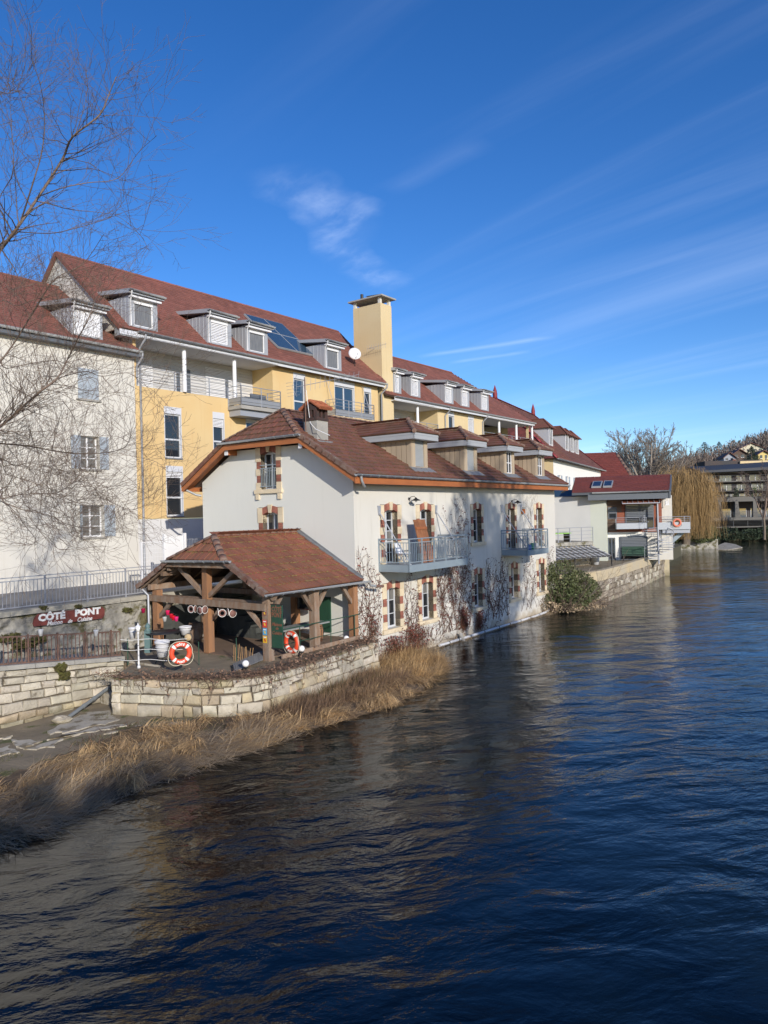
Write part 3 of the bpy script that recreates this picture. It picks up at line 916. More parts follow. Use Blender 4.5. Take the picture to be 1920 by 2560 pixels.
# ---- hipped dormers
def mill_dormer(uc, hw, win, zt=None):
    v0 = 0.02
    zb = zroof(v0) + 0.02; zt = zb + 1.22; vb = (zt + 0.3 - EAVE) / tan_ - OV
    d = MB()
    # front jambs (beige posts)
    d.box(uc - hw, uc - hw + 0.26, v0, v0 + 0.12, zb, zt); d.box(uc + hw - 0.26, uc + hw, v0, v0 + 0.12, zb, zt)
    d.box(uc - hw + .26, uc + hw - .26, v0, v0 + 0.1, zb, zb + 0.08)
    for s in (-1, 1):
        x = uc + s * (hw - 0.03)
        d.prism([(x, v0 + 0.1, zb - 0.1), (x, v0 + 0.1, zt), (x, vb, zt), (x, (zt - EAVE) / tan_ - OV, zt - 0.1)], (0.02 * s, 0, 0))
    dm = d.build('dormer', m_board, roof)
    nb = 7
    for s in (-1, 1):
        for i in range(nb):
            v1 = v0 + 0.02 + i * 0.265; v2 = v1 + 0.235
            zz1 = zroof(v1) + 0.02; zz2 = zroof(v2) + 0.02
            if zz1 > zt - 0.05: break
            q = MB(); x = uc + s * hw
            pts = [(x, v1, zz1), (x, v1, zt), (x, v2, zt), (x, v2, min(zz2, zt - 0.01))]
            q.prism(pts, (s * 0.03, 0, 0)); q.build('board', m_board, dm)
    # window, shutter
    if win == 'blind':
        q = MB(); k = 22
        for i in range(k):
            z = zb + 0.1 + i * (zt - zb - 0.12) / k; q.hexa([(uc - hw + .27, v0 + 0.03, z), (uc + hw - .27, v0 + 0.03, z), (uc + hw - .27, v0 + 0.06, z + 0.052), (uc - hw + .27, v0 + 0.06, z + 0.052),
                        (uc - hw + .27, v0 + 0.045, z), (uc + hw - .27, v0 + 0.045, z), (uc + hw - .27, v0 + 0.075, z + 0.052), (uc - hw + .27, v0 + 0.075, z + 0.052)])
        q.build('roller_shutter', m_blind, dm)
        q = MB(); q.box(uc - hw + .26, uc + hw - .26, v0 + .08, v0 + .1, zb + .08, zt); q.build('pane', m_glass, dm)
    else:
        q = MB(); q.box(uc - hw + .26, uc + hw - .26, v0 + .08, v0 + .1, zb + .08, zt); q.build('pane', m_glass, dm)
        q = MB()
        for x in (uc - hw + .27, uc - 0.02, uc + hw - .31): q.box(x, x + 0.045, v0 + 0.05, v0 + 0.085, zb + 0.08, zt)
        for z in (zb + .08, (zb + zt) / 2, zt - 0.05): q.box(uc - hw + .27, uc + hw - .27, v0 + 0.055, v0 + 0.08, z, z + 0.04)
        q.build('window_frame', m_whitep, dm)
    q = MB(); q.hexa([(uc - hw - .25, v0 - .30, zroof(v0 - .3) + .045), (uc + hw + .25, v0 - .30, zroof(v0 - .3) + .045), (uc + hw + .2, v0 + .02, zroof(v0) + .045), (uc - hw - .2, v0 + .02, zroof(v0) + .045),
                      (uc - hw - .25, v0 - .30, zroof(v0 - .3) + .065), (uc + hw + .25, v0 - .30, zroof(v0 - .3) + .065), (uc + hw + .2, v0 + .02, zroof(v0) + .09), (uc - hw - .2, v0 + .02, zroof(v0) + .09)])
    q.build('flashing', m_lead, dm)
    # grey eaves band
    ov, fz = 0.36, 0.30
    q = MB()
    x0, x1, y0 = uc - hw - ov, uc + hw + ov, v0 - ov
    yb = (zt + fz - EAVE) / tan_ - OV + 0.25
    for (a, b_, c_, e_) in ((x0, x1, y0, y0 + 0.03), (x0, x0 + 0.03, y0, yb), (x1 - 0.03, x1, y0, yb)):
        q.box(a, b_, c_, e_, zt + 0.015, zt + fz)
        q.box(a - 0.012, b_ + 0.012, c_ - 0.012, e_ + 0.012, zt + fz * 0.55, zt + fz - 0.002)
    q.box(x0, x1, y0, yb, zt - 0.005, zt + 0.02)
    q.build('eaves_band', M('grey_eaves_board', (0.36, 0.38, 0.40), 0.6, (0.30, 0.32, 0.34), 3, 0.4), dm)
    # hipped roof
    ze = zt + fz; rz = ze + (hw + ov) * 0.60
    vr = y0 + (hw + ov) * 0.95
    vend = (rz - EAVE) / tan_ - OV + 0.1
    x0 -= 0.05; x1 += 0.05; y0 -= 0.05
    vE = (ze - EAVE) / tan_ - OV
    front = [(x0, y0, ze), (x1, y0, ze), (uc, vr, rz)]
    left = [(x0, vE + .1, ze), (x0, y0, ze), (uc, vr, rz), (uc, vend, rz)]
    right = [(x1, y0, ze), (x1, vE + .1, ze), (uc, vend, rz), (uc, vr, rz)]
    rr = deck(MF, 'dormer_roof', dm, [front, left, right], 0.05, m_wood_dk, 0.0)
    # third level is the limit: the tiles of a dormer stay joined
    mbt = MB()
    for poly in (front, left, right):
        P0_, e_, s_, n_ = plane_axes(poly)
        pts = [((Vector(q_) - P0_).dot(e_), (Vector(q_) - P0_).dot(s_)) for q_ in poly]
        b = 0.0; b1 = max(p[1] for p in pts); row = 0
        while b < b1 - 0.04:
            bm_ = min(b + 0.1, b1 - 0.01); xs = []
            for i in range(len(pts)):
                A_, B_ = pts[i - 1], pts[i]
                if (A_[1] - bm_) * (B_[1] - bm_) < 0: xs.append(A_[0] + (B_[0] - A_[0]) * (bm_ - A_[1]) / (B_[1] - A_[1]))
            xs.sort()
            if len(xs) == 2:
                g = math.floor(xs[0] / 0.4) * 0.4 + (0.2 if row % 2 else 0) - 0.4
                while g < xs[1]:
                    l, r_ = max(g, xs[0]), min(g + 0.4, xs[1])
                    if r_ - l > 0.04:
                        P = P0_ + e_ * l + s_ * b; w_ = r_ - l
                        mbt.hexa([P + e_ * x + s_ * y + n_ * z for (x, y, z) in ((.006, 0, .0), (w_ - .006, 0, .0), (w_ - .006, .33, 0), (.006, .33, 0), (.006, 0, .045), (w_ - .006, 0, .045), (w_ - .006, .33, .01), (.006, .33, .01))])
                    g += 0.4
            b += 0.27; row += 1
    mbt.build('dormer_tiles', m_tile, dm, kind='stuff')
    z0 = 0
    for p, q_ in (((x0, y0, ze), (uc, vr, rz)), ((x1, y0, ze), (uc, vr, rz)), ((uc, vr, rz), (uc, vend, rz))):
        p, q_ = Vector(p), Vector(q_); k = int((q_ - p).length / 0.36) + 1
        for i in range(k):
            t = MB(); a = p.lerp(q_, i / k); b = p.lerp(q_, (i + 1.08) / k)
            t.tube([a + Vector((0, 0, .02)), b + Vector((0, 0, .02))], [0.10, 0.085], 8); t.build('ridge_tile', m_ridge, dm)
    q = MB(); q.sphere((uc, vr, rz + 0.07), 0.12, 8, 6); q.build('ridge_end', m_ridge, dm)
for (xc, w_) in (((1029 + 1071) / 2, 'blind'), ((1161 + 1194) / 2, 'blind'), ((1262 + 1285) / 2, 'open'), ((1340 + 1360) / 2, 'open')):
    uc, _ = MF.pv(xc, 1150, 0.02)
    print('dormer', uc)
    mill_dormer(uc, 0.62 if xc < 1200 else 0.60, w_)

# ---- balconies hung on rods
def balcony(u0, u1, vo, zf, label=None):
    q = MB()
    q.box(u0, u1, -vo, 0, zf - 0.06, zf)                      # deck
    for (a, b_, c_, d_) in ((u0, u1, -vo - 0.02, -vo + 0.06), (u0 - .02, u0 + .06, -vo + .06, 0), (u1 - .06, u1 + .02, -vo + .06, 0)):
        q.box(a, b_, c_, d_, zf - 0.26, zf + 0.02)
    x = u0 + 0.8
    while x < u1 - 0.5:
        q.box(x, x + 0.06, -vo + .06, 0, zf - 0.2, zf - 0.061); x += 0.9
    bal = q.build('balcony', m_steel, house)
    zr_ = zf + 1.02
    q = MB()
    q.tube([(u0, 0, zr_), (u0, -vo, zr_)], 0.026, 8); q.tube([(u0, -vo, zr_), (u1, -vo, zr_)], 0.026, 8); q.tube([(u1, -vo, zr_), (u1, 0, zr_)], 0.026, 8)
    q.build('top_rail', m_steel, bal)
    q = MB()
    for z in (zf + 0.12, zf + 0.88):
        q.bar((u0, 0, z), (u0, -vo, z), 0.02, 0.03); q.bar((u0, -vo, z), (u1, -vo, z), 0.02, 0.03); q.bar((u1, -vo, z), (u1, 0, z), 0.02, 0.03)
    q.build('lower_rail', m_steel, bal)
    pst = MB().box(-0.025, 0.025, -0.025, 0.025, -0.25, 1.02).mesh('post', m_steel)
    bls = MB().box(-0.008, 0.008, -0.008, 0.008, 0.13, 0.88).mesh('baluster', m_steel)
    def run(p, q_, npost, corner=0):
        p, q_ = Vector(p), Vector(q_); Ln = (q_ - p).length
        for i in range(corner, npost + 1): inst('post', pst, bal, p.lerp(q_, i / npost))
        nb = int(Ln / 0.125)
        for i in range(1, nb): inst('baluster', bls, bal, p.lerp(q_, i / nb))
    run((u0, -vo, zf), (u0, 0, zf), 1); run((u0, -vo, zf), (u1, -vo, zf), max(2, round((u1 - u0) / 1.0)), 1); run((u1, -vo, zf), (u1, 0, zf), 1, 1)
    for x in (u0 + 0.12, u1 - 0.1):
        q = MB(); q.tube([(x - 0.05, -0.03, zf + 2.10), (x + 0.1, -vo + 0.05, zf - 0.02)], 0.026, 7); q.build('tie_rod', m_steel2, bal)
        q = MB(); q.prism([(x - .15, -0.002, zf + 2.35), (x + .05, -0.002, zf + 2.35), (x + 0.0, -0.002, zf + 1.98), (x - 0.1, -0.002, zf + 1.98)], (0, -0.05, 0)); q.build('wall_bracket', m_steel2, bal)
    return bal
b1u0, _ = MF.pv(c2(268, 0)[0], 1400); b1u1, _ = MF.pv(c2(680, 0)[0], 1400)
b2u0, _ = MF.pv(c2(1118, 0)[0], 1400); b2u1, _ = MF.pv(c2(1265, 0)[0], 1400)
balcony(b1u0, b1u1, 1.45, ZU); balcony(b2u0, b2u1, 1.45, ZU)
print('balconies', b1u0, b1u1, b2u0, b2u1)
# service pipes low on the wall
MFh = MF
# wall lamps
def wall_lamp(u, z, label):
    fr = sub(MF, u, 0, z)
    r = empty('wall_lamp', fr, label, 'lamp', 'black wall lamps on the river facade')
    q = MB(); q.lathe((0, 0, z), [(0.06, -0.02), (0.06, 0.03)], 10, (0, -1, 0))
    q.tube([(0, -0.03, z), (0, -0.12, z + 0.08), (0, -0.28, z + 0.10), (0, -0.36, z + 0.02)], 0.013, 6)
    q.tube([(0, -0.03, z - .02), (0.0, -0.1, z - 0.16), (0.0, -0.2, z - 0.22)], 0.013, 6); q.build('bracket', m_black, r)
    q = MB(); q.lathe((0, -0.36, z), [(0.03, 0.04), (0.06, 0.0), (0.19, -0.07), (0.20, -0.09), (0.185, -0.085)], 16); q.build('shade', m_black, r)
    q = MB(); q.sphere((0, -0.36, z - 0.10), 0.05, 10, 6); q.build('bulb', m_globe, r)
u_, z_ = MF.pv(*c2(475, 130)); wall_lamp(u_, z_, 'black wall lamp between the first two upper windows of the river facade')
u_, z_ = MF.pv(*c2(1185, 148)); wall_lamp(u_, z_, 'black wall lamp above the far balcony, over its door')
# bird house
u_, z_ = MF.pv(*c2(1256, 215)); fr = sub(MF, u_, 0, z_)
r = empty('bird_house', fr, 'small orange wooden bird house on the white wall above the far balcony', 'bird house')
q = MB(); q.box(-0.10, 0.10, -0.17, -0.0, z_ - 0.14, z_ + 0.12); q.build('box', M('orange_wood', (0.42, 0.13, 0.03), 0.7), r)
q = MB(); q.prism([(-0.15, -0.21, z_ + 0.11), (0.15, -0.21, z_ + 0.11), (0.0, -0.21, z_ + 0.23)], (0, 0.2, 0)); q.build('roof', m_conc, r)
q = MB(); q.lathe((0, -0.165, z_ + 0.02), [(0.03, 0.0), (0.03, 0.012)], 10, (0, -1, 0)); q.build('hole_ring', m_black, r)
# plank door leaning on the balcony
u_ = MF.pv(*c2(500, 480))[0] 
ud = b1u0 + 1.75
fr = sub(MF, ud, -0.25, ZU)
r = empty('plank_door', fr, 'orange brown wooden plank door leaning against the wall on the near balcony', 'door')
for i in range(5):
    q = MB(); x = i * 0.17; q.hexa([(x, -0.75, ZU), (x + .164, -0.75, ZU), (x + .164, -0.71, ZU), (x, -0.71, ZU), (x, -0.30, ZU + 1.75), (x + .164, -0.30, ZU + 1.75), (x + .164, -0.26, ZU + 1.75), (x, -0.26, ZU + 1.75)])
    q.build('plank', M('orange_plank', (0.31, 0.135, 0.055), 0.65, (0.25, 0.085, 0.03), 2, 0.8, rnd=0.12, stretch=(5, 5, .6)), r)
for zz in (0.35, 1.35):
    q = MB(); t = zz / 1.75; y = -0.75 + 0.45 * t; q.hexa([(0.02, y - .035, ZU + zz), (.83, y - .035, ZU + zz), (.83, y - 0.005, ZU + zz), (.02, y - .005, ZU + zz), (0.02, y - .01, ZU + zz + .1), (.83, y - .01, ZU + zz + .1), (.83, y + .02, ZU + zz + .1), (.02, y + .02, ZU + zz + .1)])
    q.build('batten', m_fascia_w, r)
# TV aerial on the chimney
fr = sub(MF, UC - 0.44, VC + 0.15, zroof(VC) + 0.1)
r = empty('tv_aerial', fr, 'rusty television aerial mast with yagi strapped to the brick chimney', 'aerial')
zt = EYE.z + (1288 - 945) * 29.6 / 1850
q = MB(); q.tube([(0, 0, zroof(VC) + 0.2), (0, 0, zt)], 0.022, 7); q.build('mast', m_rust, r)
q = MB(); q.tube([(-.1, .35, zt - .35), (.9, -2.0, zt - 0.02)], 0.012, 6)
for i in range(14):
    t = i / 13; p = Vector((-.1, .35, zt - .35)).lerp(Vector((.9, -2.0, zt - 0.02)), t); h = 0.30 - 0.16 * t
    q.tube([p + Vector((-.05, -.02, -h)), p + Vector((0.05, .02, h))], 0.006, 4)
q.tube([(-.15, .3, zt - .75), (-.25, .45, zt - .35), (-.1, .3, zt + 0.15)], 0.008, 4)
for i in range(5): q.tube([(-.2 - .02 * i, .1, zt - .7 + i * .13), (-.2 - .02 * i, .75, zt - .7 + i * .13)], 0.006, 4)
q.build('yagi', m_steel2, r)
q = MB(); q.tube([(0.02, -.05, zR + .5), (0.05, -0.1, zR - .1), (0.1, -0.15, zR - .8), (-0.1, -0.6, zR - 1.1), (.15, -1.1, zR - 1.37)], 0.014, 5); q.build('cable', m_whitep, r)
# ------------------------------------------------------------------ THE TIMBER SHELTER
SRZ, SEZ, SV0, SVC = 5.27, 3.44, -0.37, 2.90
SUF, SPK = -5.22, -4.35                       # front edge and front peak of the roof
SV1 = 2 * SVC - SV0
stan = (SRZ - SEZ) / (SVC - SV0)
def zs(v): return SEZ + stan * ((v if v < SVC else 2 * SVC - v) - SV0)
HZ = 4.46; HV = (HZ - SEZ) / stan + SV0
TZ = 1.22
shed = empty('timber_shelter', Frame(MF.o.x, MF.o.y, MF.ang, 0.0), 'open timber shelter with mossy red tile roof built against the gable of the mill house', 'shelter')
rp = [(SUF, SV0, SEZ), (-0.02, SV0, SEZ), (-0.02, SVC, SRZ), (SPK, SVC, SRZ), (SUF, HV, HZ)]
bp = [(-0.02, SV1, SEZ), (SUF, SV1, SEZ), (SUF, SV1 - (HV - SV0), HZ), (SPK, SVC, SRZ), (-0.02, SVC, SRZ)]
hp = [(SUF, SV1 - (HV - SV0), HZ), (SUF, HV, HZ), (SPK, SVC, SRZ)]
sroof = deck(MF, 'roof', shed, [rp, bp, hp], 0.05, m_wood_dk, 0.01)
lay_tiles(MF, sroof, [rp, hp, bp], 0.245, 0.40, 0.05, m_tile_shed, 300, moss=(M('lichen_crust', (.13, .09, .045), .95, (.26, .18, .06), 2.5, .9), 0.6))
caps(sroof, (SPK, SVC, SRZ), (-0.02, SVC, SRZ), m_ridge, 0.10)
caps(sroof, (SUF, HV, HZ), (SPK, SVC, SRZ), m_ridge, 0.12); caps(sroof, (SUF, SV1 - (HV - SV0), HZ), (SPK, SVC, SRZ), m_ridge, 0.12)
verge(sroof, (SUF, SV0, SEZ), (SUF, HV, HZ), m_ridge, (-1, 0, 0), 0.14, 0.13, 0.38)
verge(sroof, (SUF, SV1, SEZ), (SUF, SV1 - (HV - SV0), HZ), m_ridge, (-1, 0, 0), 0.14, 0.13, 0.38)
gutter(sroof, (SUF - .02, SV0 - .07, SEZ - .02), (0.35, SV0 - .07, SEZ - .05), 0.06)
gutter(sroof, (SUF - .08, HV - .35, HZ + .02), (SUF - .08, SV1 - (HV - SV0) + .25, HZ - .02), 0.06)
gutter(sroof, (-0.02, SV1 + .07, SEZ - .04), (SUF - .02, SV1 + .07, SEZ - .02), 0.06)
q = MB()
for (a, b_) in (((-0.03, SV0, SEZ + .05), (-0.03, SVC, SRZ + .09)),):
    a, b_ = Vector(a), Vector(b_); q.bar(a, b_, 0.16, 0.05); q.bar(a + Vector((.01, 0, .05)), b_ + Vector((.01, 0, .05)), .03, .12)
q.build('wall_flashing', m_lead, sroof)
q = MB(); q.tube([(0.3, SV0 - .07, SEZ - .09), (0.35, SV0 - .07, SEZ - .22), (0.62, SV0 - .12, SEZ - .27)], 0.045, 8)
q.build('rain_spout', m_zinc, sroof)
q = MB(); q.tube([(0.62, SV0 - .12, SEZ - .27), (1.0, SV0 - .2, SEZ - .30)], 0.055, 8); q.build('spout_end', m_rust, sroof)
# carpentry
PW = 0.26
def beam(p, q_, w=0.2, h=None, mat=None, name='beam', up=(0, 0, 1)):
    b_ = MB(); b_.bar(p, q_, w, h or w, up); return b_.build(name, mat or m_wood_old, shed)
UFp = -4.72
posts = [(UFp, 0.0, m_wood_old), (-2.42, 0.0, m_wood_old), (-0.18, 0.0, m_wood_new), (UFp, 5.62, m_wood_new), (UFp, 2.86, m_wood_new), (-0.18, 5.62, m_wood_old), (-2.42, 5.62, m_wood_old), (-0.25, 2.86, m_wood_new)]
for (u, v, mt) in posts:
    z1 = zs(v) - .22 if abs(v - 2.86) > .1 else (2.78 if u < -3 else zs(v) - .3)
    beam((u, v, TZ - 0.12), (u, v, min(z1, SEZ - 0.12) if abs(v - 2.86) > .1 else z1), PW, PW, mt, 'post', (1, 0, 0))
ZT = 3.02
for v in (0.0, 5.62):      # wall plates
    beam((UFp - .35, v, SEZ + .0), (0, v, SEZ + .0), 0.18, 0.20)
# front truss: twin tie beams, king post, principals, struts
beam((UFp - .16, 5.85, ZT), (UFp - .16, -.05, ZT - .05), 0.07, 0.22, name='tie_beam'); beam((UFp + .16, 5.8, ZT), (UFp + .16, 0.1, ZT), 0.07, 0.22, name='tie_beam')
beam((UFp, SVC, ZT - .15), (UFp, SVC, SRZ - .42), 0.24, 0.24, m_wood_new, 'king_post', (1, 0, 0))
for s in (-1, 1):
    ve = SVC + s * 3.25
    beam((UFp, ve, zs(ve) - .16), (UFp, SVC + s * 0.9, zs(SVC + .9 * s) - .16), 0.17, 0.22, name='principal')
    beam((UFp, SVC + s * .10, ZT + .18), (UFp, SVC + s * 1.45, zs(SVC + 1.45 * s) - .3), 0.12, 0.14, name='strut')
    beam((UFp, SVC + s * 1.9, ZT - .1), (UFp, SVC + s * 2.68, ZT - .75), 0.11, 0.13, name='brace')
    beam((UFp + .1, SVC + s * .1, 2.35), (UFp + .1, SVC + s * .7, ZT - .12), 0.11, 0.12, name='brace')
beam((UFp - .35, SVC - 1.75, HZ - .16), (UFp - .35, SVC + 1.75, HZ - .16), 0.14, 0.16, name='collar')
beam((UFp - .35, 4.9, zs(4.9) - .2), (UFp + .9, 4.9, zs(4.9) - .2), 0.14, 0.16, name='purlin')
for v in (1.2, 4.6, SVC): beam(((SPK + .15) if v == SVC else UFp - .3, v, zs(v) - .17), (0, v, zs(v) - .17), 0.14, 0.16, name='purlin')
for uu in (-2.42,):
    beam((uu, 5.62, ZT + .1), (uu, 0.0, ZT + .1), 0.16, 0.2, name='tie_beam')
    for s in (-1, 1): beam((uu, SVC + s * 3.0, zs(SVC + 3 * s) - .2), (uu, SVC + s * .05, SRZ - .25), 0.14, 0.18, name='principal')
# knee braces along the river side and rafter feet
for (u, s) in ((-2.42, -1), (-2.42, 1), (-0.18, -1), (UFp, 1)):
    beam((u + s * .1, 0, 2.62), (u + s * .68, 0, SEZ - .12), 0.11, 0.13, name='brace')
rf = MB().box(-0.045, 0.045, -0.05, 0.05, 0, 0.09).mesh('rafter', m_wood_new)
k = 0
u = UFp - .3
while u < -0.1:
    for s, v0 in ((1, SV0 + .02), (-1, SV1 - .02)):
        zt_ = SRZ if u > SPK else HZ + (u - SUF) / (SPK - SUF) * (SRZ - HZ) - .10
        o = MB(); p = Vector((u, v0, SEZ - .06)); e_ = Vector((u, SVC - s * (SRZ - zt_) / stan, zt_ - .06))
        o.bar(p, e_, 0.075, 0.09, (0, 0, 1)); o.build('rafter', m_wood_dk if k % 2 else m_wood_old, shed)
    u += 0.52; k += 1
# white downpipe on the left post
q = MB(); q.tube([(UFp - .2, 5.9, TZ + .1), (UFp - .2, 5.9, ZT + .1), (UFp - .3, 6.1, SEZ - .1)], 0.045, 8); q.build('downpipe', m_steel2, shed)

# ---- terrace, retaining walls (things and setting) -----------------------------
PATH_V = 3.93
def ground_poly(name, pts, z, mat, kind='structure', thick=0.3):
    mb = MB(); mb.prism([(p[0], p[1], z) for p in pts], (0, 0, -thick)); o = mb.build(name, mat, None); o['kind'] = kind
    return o
def MW(u, v, z=0): return MF.w(u, v, z)
c_a = at_z(280, 1790, 0.12); 
tw = [MW(-8.96, 2.34), MW(-8.3, .75), MW(-7.7, -.45), MW(-6.9, -1.25), MW(-5.9, -1.55), MW(-4.6, -1.5), MW(-3.0, -1.3), MW(-1.2, -1.1), MW(0.0, -1.0)]
tw = [Vector((p.x, p.y, 0)) for p in tw]
print('terrace wall', [tuple(round(c, 2) for c in MF.loc(p)[:2]) for p in tw])
def curved(pts, n=6):
    out = []
    for i in range(len(pts) - 1):
        p0, p1, p2, p3 = pts[max(i - 1, 0)], pts[i], pts[i + 1], pts[min(i + 2, len(pts) - 1)]
        for k in range(n):
            t = k / n
            out.append(0.5 * ((2 * p1) + (p2 - p0) * t + (2 * p0 - 5 * p1 + 4 * p2 - p3) * t * t + (3 * p1 - p0 - 3 * p2 + p3) * t ** 3))
    out.append(pts[-1]); return out
twc = curved(tw)
def stone_run(parent, path, zbot, ztop, courses, mat_fn, depth=0.30, wmin=0.35, wmax=0.8, jit=0.02, proud=0.05, name='stone', wild=0.0):
    """blocks laid along a path (points in the xy plane); the face looks to the right of the path"""
    seg = [0.0]
    for i in range(1, len(path)): seg.append(seg[-1] + (path[i] - path[i - 1]).length)
    def at(s):
        s = max(0, min(seg[-1], s))
        for i in range(1, len(seg)):
            if s <= seg[i] + 1e-9:
                t = (s - seg[i - 1]) / max(1e-9, seg[i] - seg[i - 1]); p = path[i - 1].lerp(path[i], t); d = (path[i] - path[i - 1]).normalized()
                return p, Vector((d.y, -d.x, 0))
    n = 0
    zc = [0.0]
    for c in courses: zc.append(zc[-1] + c)
    tot = zc[-1]
    for j in range(len(courses)):
        s = -random.uniform(0, wmax * .5)
        while s < seg[-1]:
            w = random.uniform(wmin, wmax)
            a, b = max(s, 0), min(s + w, seg[-1]); s += w
            if b - a < 0.10: continue
            zz = []
            for x in (a, b):
                zb_, zt_ = zbot(x), ztop(x)
                zz.append((zb_ + (zt_ - zb_) * zc[j] / tot, zb_ + (zt_ - zb_) * zc[j + 1] / tot))
            pa, na = at(a); pb, nb = at(b)
            if a < 1e-6: na = nb
            g = 0.016
            d_ = (pb - pa).normalized()
            out = proud * random.uniform(0.3, 1.0)
            def P(p, nn, zz_, off, dx): 
                return p + nn * (off + random.uniform(-jit, jit) * .5) + d_ * (dx + random.uniform(-jit, jit) * .6) + Vector((0, 0, zz_ + random.uniform(-jit, jit) * .6))
            za0, za1, zb0, zb1_ = zz[0][0] + g, zz[0][1] - g, zz[1][0] + g, zz[1][1] - g
            cmid = (za1 - za0) * random.uniform(-wild, wild)
            za1 += cmid * .5; zb1_ += cmid * .3
            mb = MB(); ins = min(0.03, (b - a) * .2)
            back = [P(pa, na, za0, -depth, g), P(pb, nb, zb0, -depth, -g), P(pb, nb, zb1_, -depth, -g), P(pa, na, za1, -depth, g)]
            rim = [P(pa, na, za0, 0, g), P(pb, nb, zb0, 0, -g), P(pb, nb, zb1_, 0, -g), P(pa, na, za1, 0, g)]
            hh = min(0.03, (za1 - za0) * .22)
            face = [P(pa, na, za0 + hh, out, g + ins), P(pb, nb, zb0 + hh, out, -g - ins), P(pb, nb, zb1_ - hh, out, -g - ins), P(pa, na, za1 - hh, out, g + ins)]
            mid = (face[0] + face[1] + face[2] + face[3]) / 4 + (na + nb).normalized() * random.uniform(0, .02)
            vs = back + rim + face + [mid]
            fs = []
            for k in range(4):
                k2 = (k + 1) % 4
                fs += [(k, k2, 4 + k2, 4 + k), (4 + k, 4 + k2, 8 + k2, 8 + k), (8 + k, 8 + k2, 12)]
            fs.append((3, 2, 1, 0))
            mb.add(vs, fs)
            mb.build(name, mat_fn(j), parent); n += 1
    return n, at, seg[-1]
def wallcore(parent, path, zb, zt, th, mat, name='wall_core', back=0.06):
    mb = MB()
    for i in range(len(path) - 1):
        p, q_ = path[i], path[i + 1]; d = (q_ - p).normalized(); nn = Vector((d.y, -d.x, 0))
        a, b = p - nn * back, q_ - nn * back; c, e = p - nn * th, q_ - nn * th
        s0, s1 = i / (len(path) - 1), (i + 1) / (len(path) - 1)
        mb.hexa([Vector((a.x, a.y, zb)), Vector((b.x, b.y, zb)), Vector((e.x, e.y, zb)), Vector((c.x, c.y, zb)),
                 Vector((a.x, a.y, zt(s0))), Vector((b.x, b.y, zt(s1))), Vector((e.x, e.y, zt(s1))), Vector((c.x, c.y, zt(s0)))])
    return mb.build(name, mat, parent)
tw_wall = empty('terrace_wall', WF, 'pale stone block retaining wall curving along the water below the timber shelter', 'stone wall')
wallcore(tw_wall, twc, -0.5, lambda s: TZ - .10, 0.5, m_joint)
def mt_t(j): return random.choice([m_stone, m_stone, m_stone_y]) if j else m_stone
stone_run(tw_wall, twc, lambda s: -0.25, lambda s: TZ - 0.04, [0.36, 0.40, 0.30, 0.22, 0.20], mt_t, wmin=0.28, wmax=0.85, wild=0.22, jit=0.05)
stone_run(tw_wall, [MW(-7.35, 3.3), tw[0] + Vector((0, 0, 0))], lambda s: -0.1, lambda s: TZ - 0.04, [0.4, 0.4, 0.3], mt_t, wmin=.4, wmax=.8)
# terrace floor
tp = [MF.loc(p)[:2] for p in twc]
# keep the floor a little inside the wall face
floor_pts = [(p.x + 0.0, p.y + 0.04, 0) for p in twc] + [tuple(MW(0.0, 3.9)), tuple(MW(0, 6.2)), tuple(MW(-7.3, 6.2)), tuple(MW(-7.3, 3.6))]
mb = MB(); mb.prism([Vector((p[0], p[1], TZ)) for p in floor_pts], (0, 0, -0.25)); o = mb.build('terrace_ground', m_mud, None); o['kind'] = 'structure'
mb = MB(); mb.box(-4.9, 0, 0.25, 6.1, TZ + 0.0, TZ + 0.03)
o = MB(); o.prism([MW(-4.85, .25, TZ + .03), MW(-0.02, .25, TZ + .03), MW(-0.02, 6.1, TZ + .03), MW(-4.85, 6.1, TZ + .03)], (0, 0, -.1))
o = o.build('shelter_floor', M('brown_floor_slab', (0.20, 0.135, 0.095), 0.85, (0.14, 0.10, 0.07), 2, 0.7), None); o['kind'] = 'structure'

# left river wall
lw0, lw1 = at_z(-260, 1860, 0.1), MW(-7.5, PATH_V)
lwu0 = MF.loc(lw0)[0]
lpath = [MW(lwu0 - 3, PATH_V), MW(-7.42, PATH_V)]
lpath = [Vector((p.x, p.y, 0)) for p in lpath]; LLn = (lpath[1] - lpath[0]).length
def lz(s):   # top of the wall by distance along it
    u = lwu0 - 3 + s
    return 1.34 + (-7.4 - u) * 0.10
lwall = empty('river_wall', WF, 'long pale stone block wall with iron railing on top at the left edge of the river bank', 'stone wall')
wallcore(lwall, lpath, -0.4, lambda t: lz(t * LLn) - .06, 0.45, m_joint)
def mt_l(j): return m_stone_y if j < 2 and random.random() < .6 else m_stone
stone_run(lwall, lpath, lambda s: -0.12, lambda s: lz(s) - 0.02, [0.30, 0.22, 0.30, 0.24, 0.2, 0.22, 0.18], mt_l, wmin=0.2, wmax=0.75, jit=0.04, wild=0.16, proud=.05)
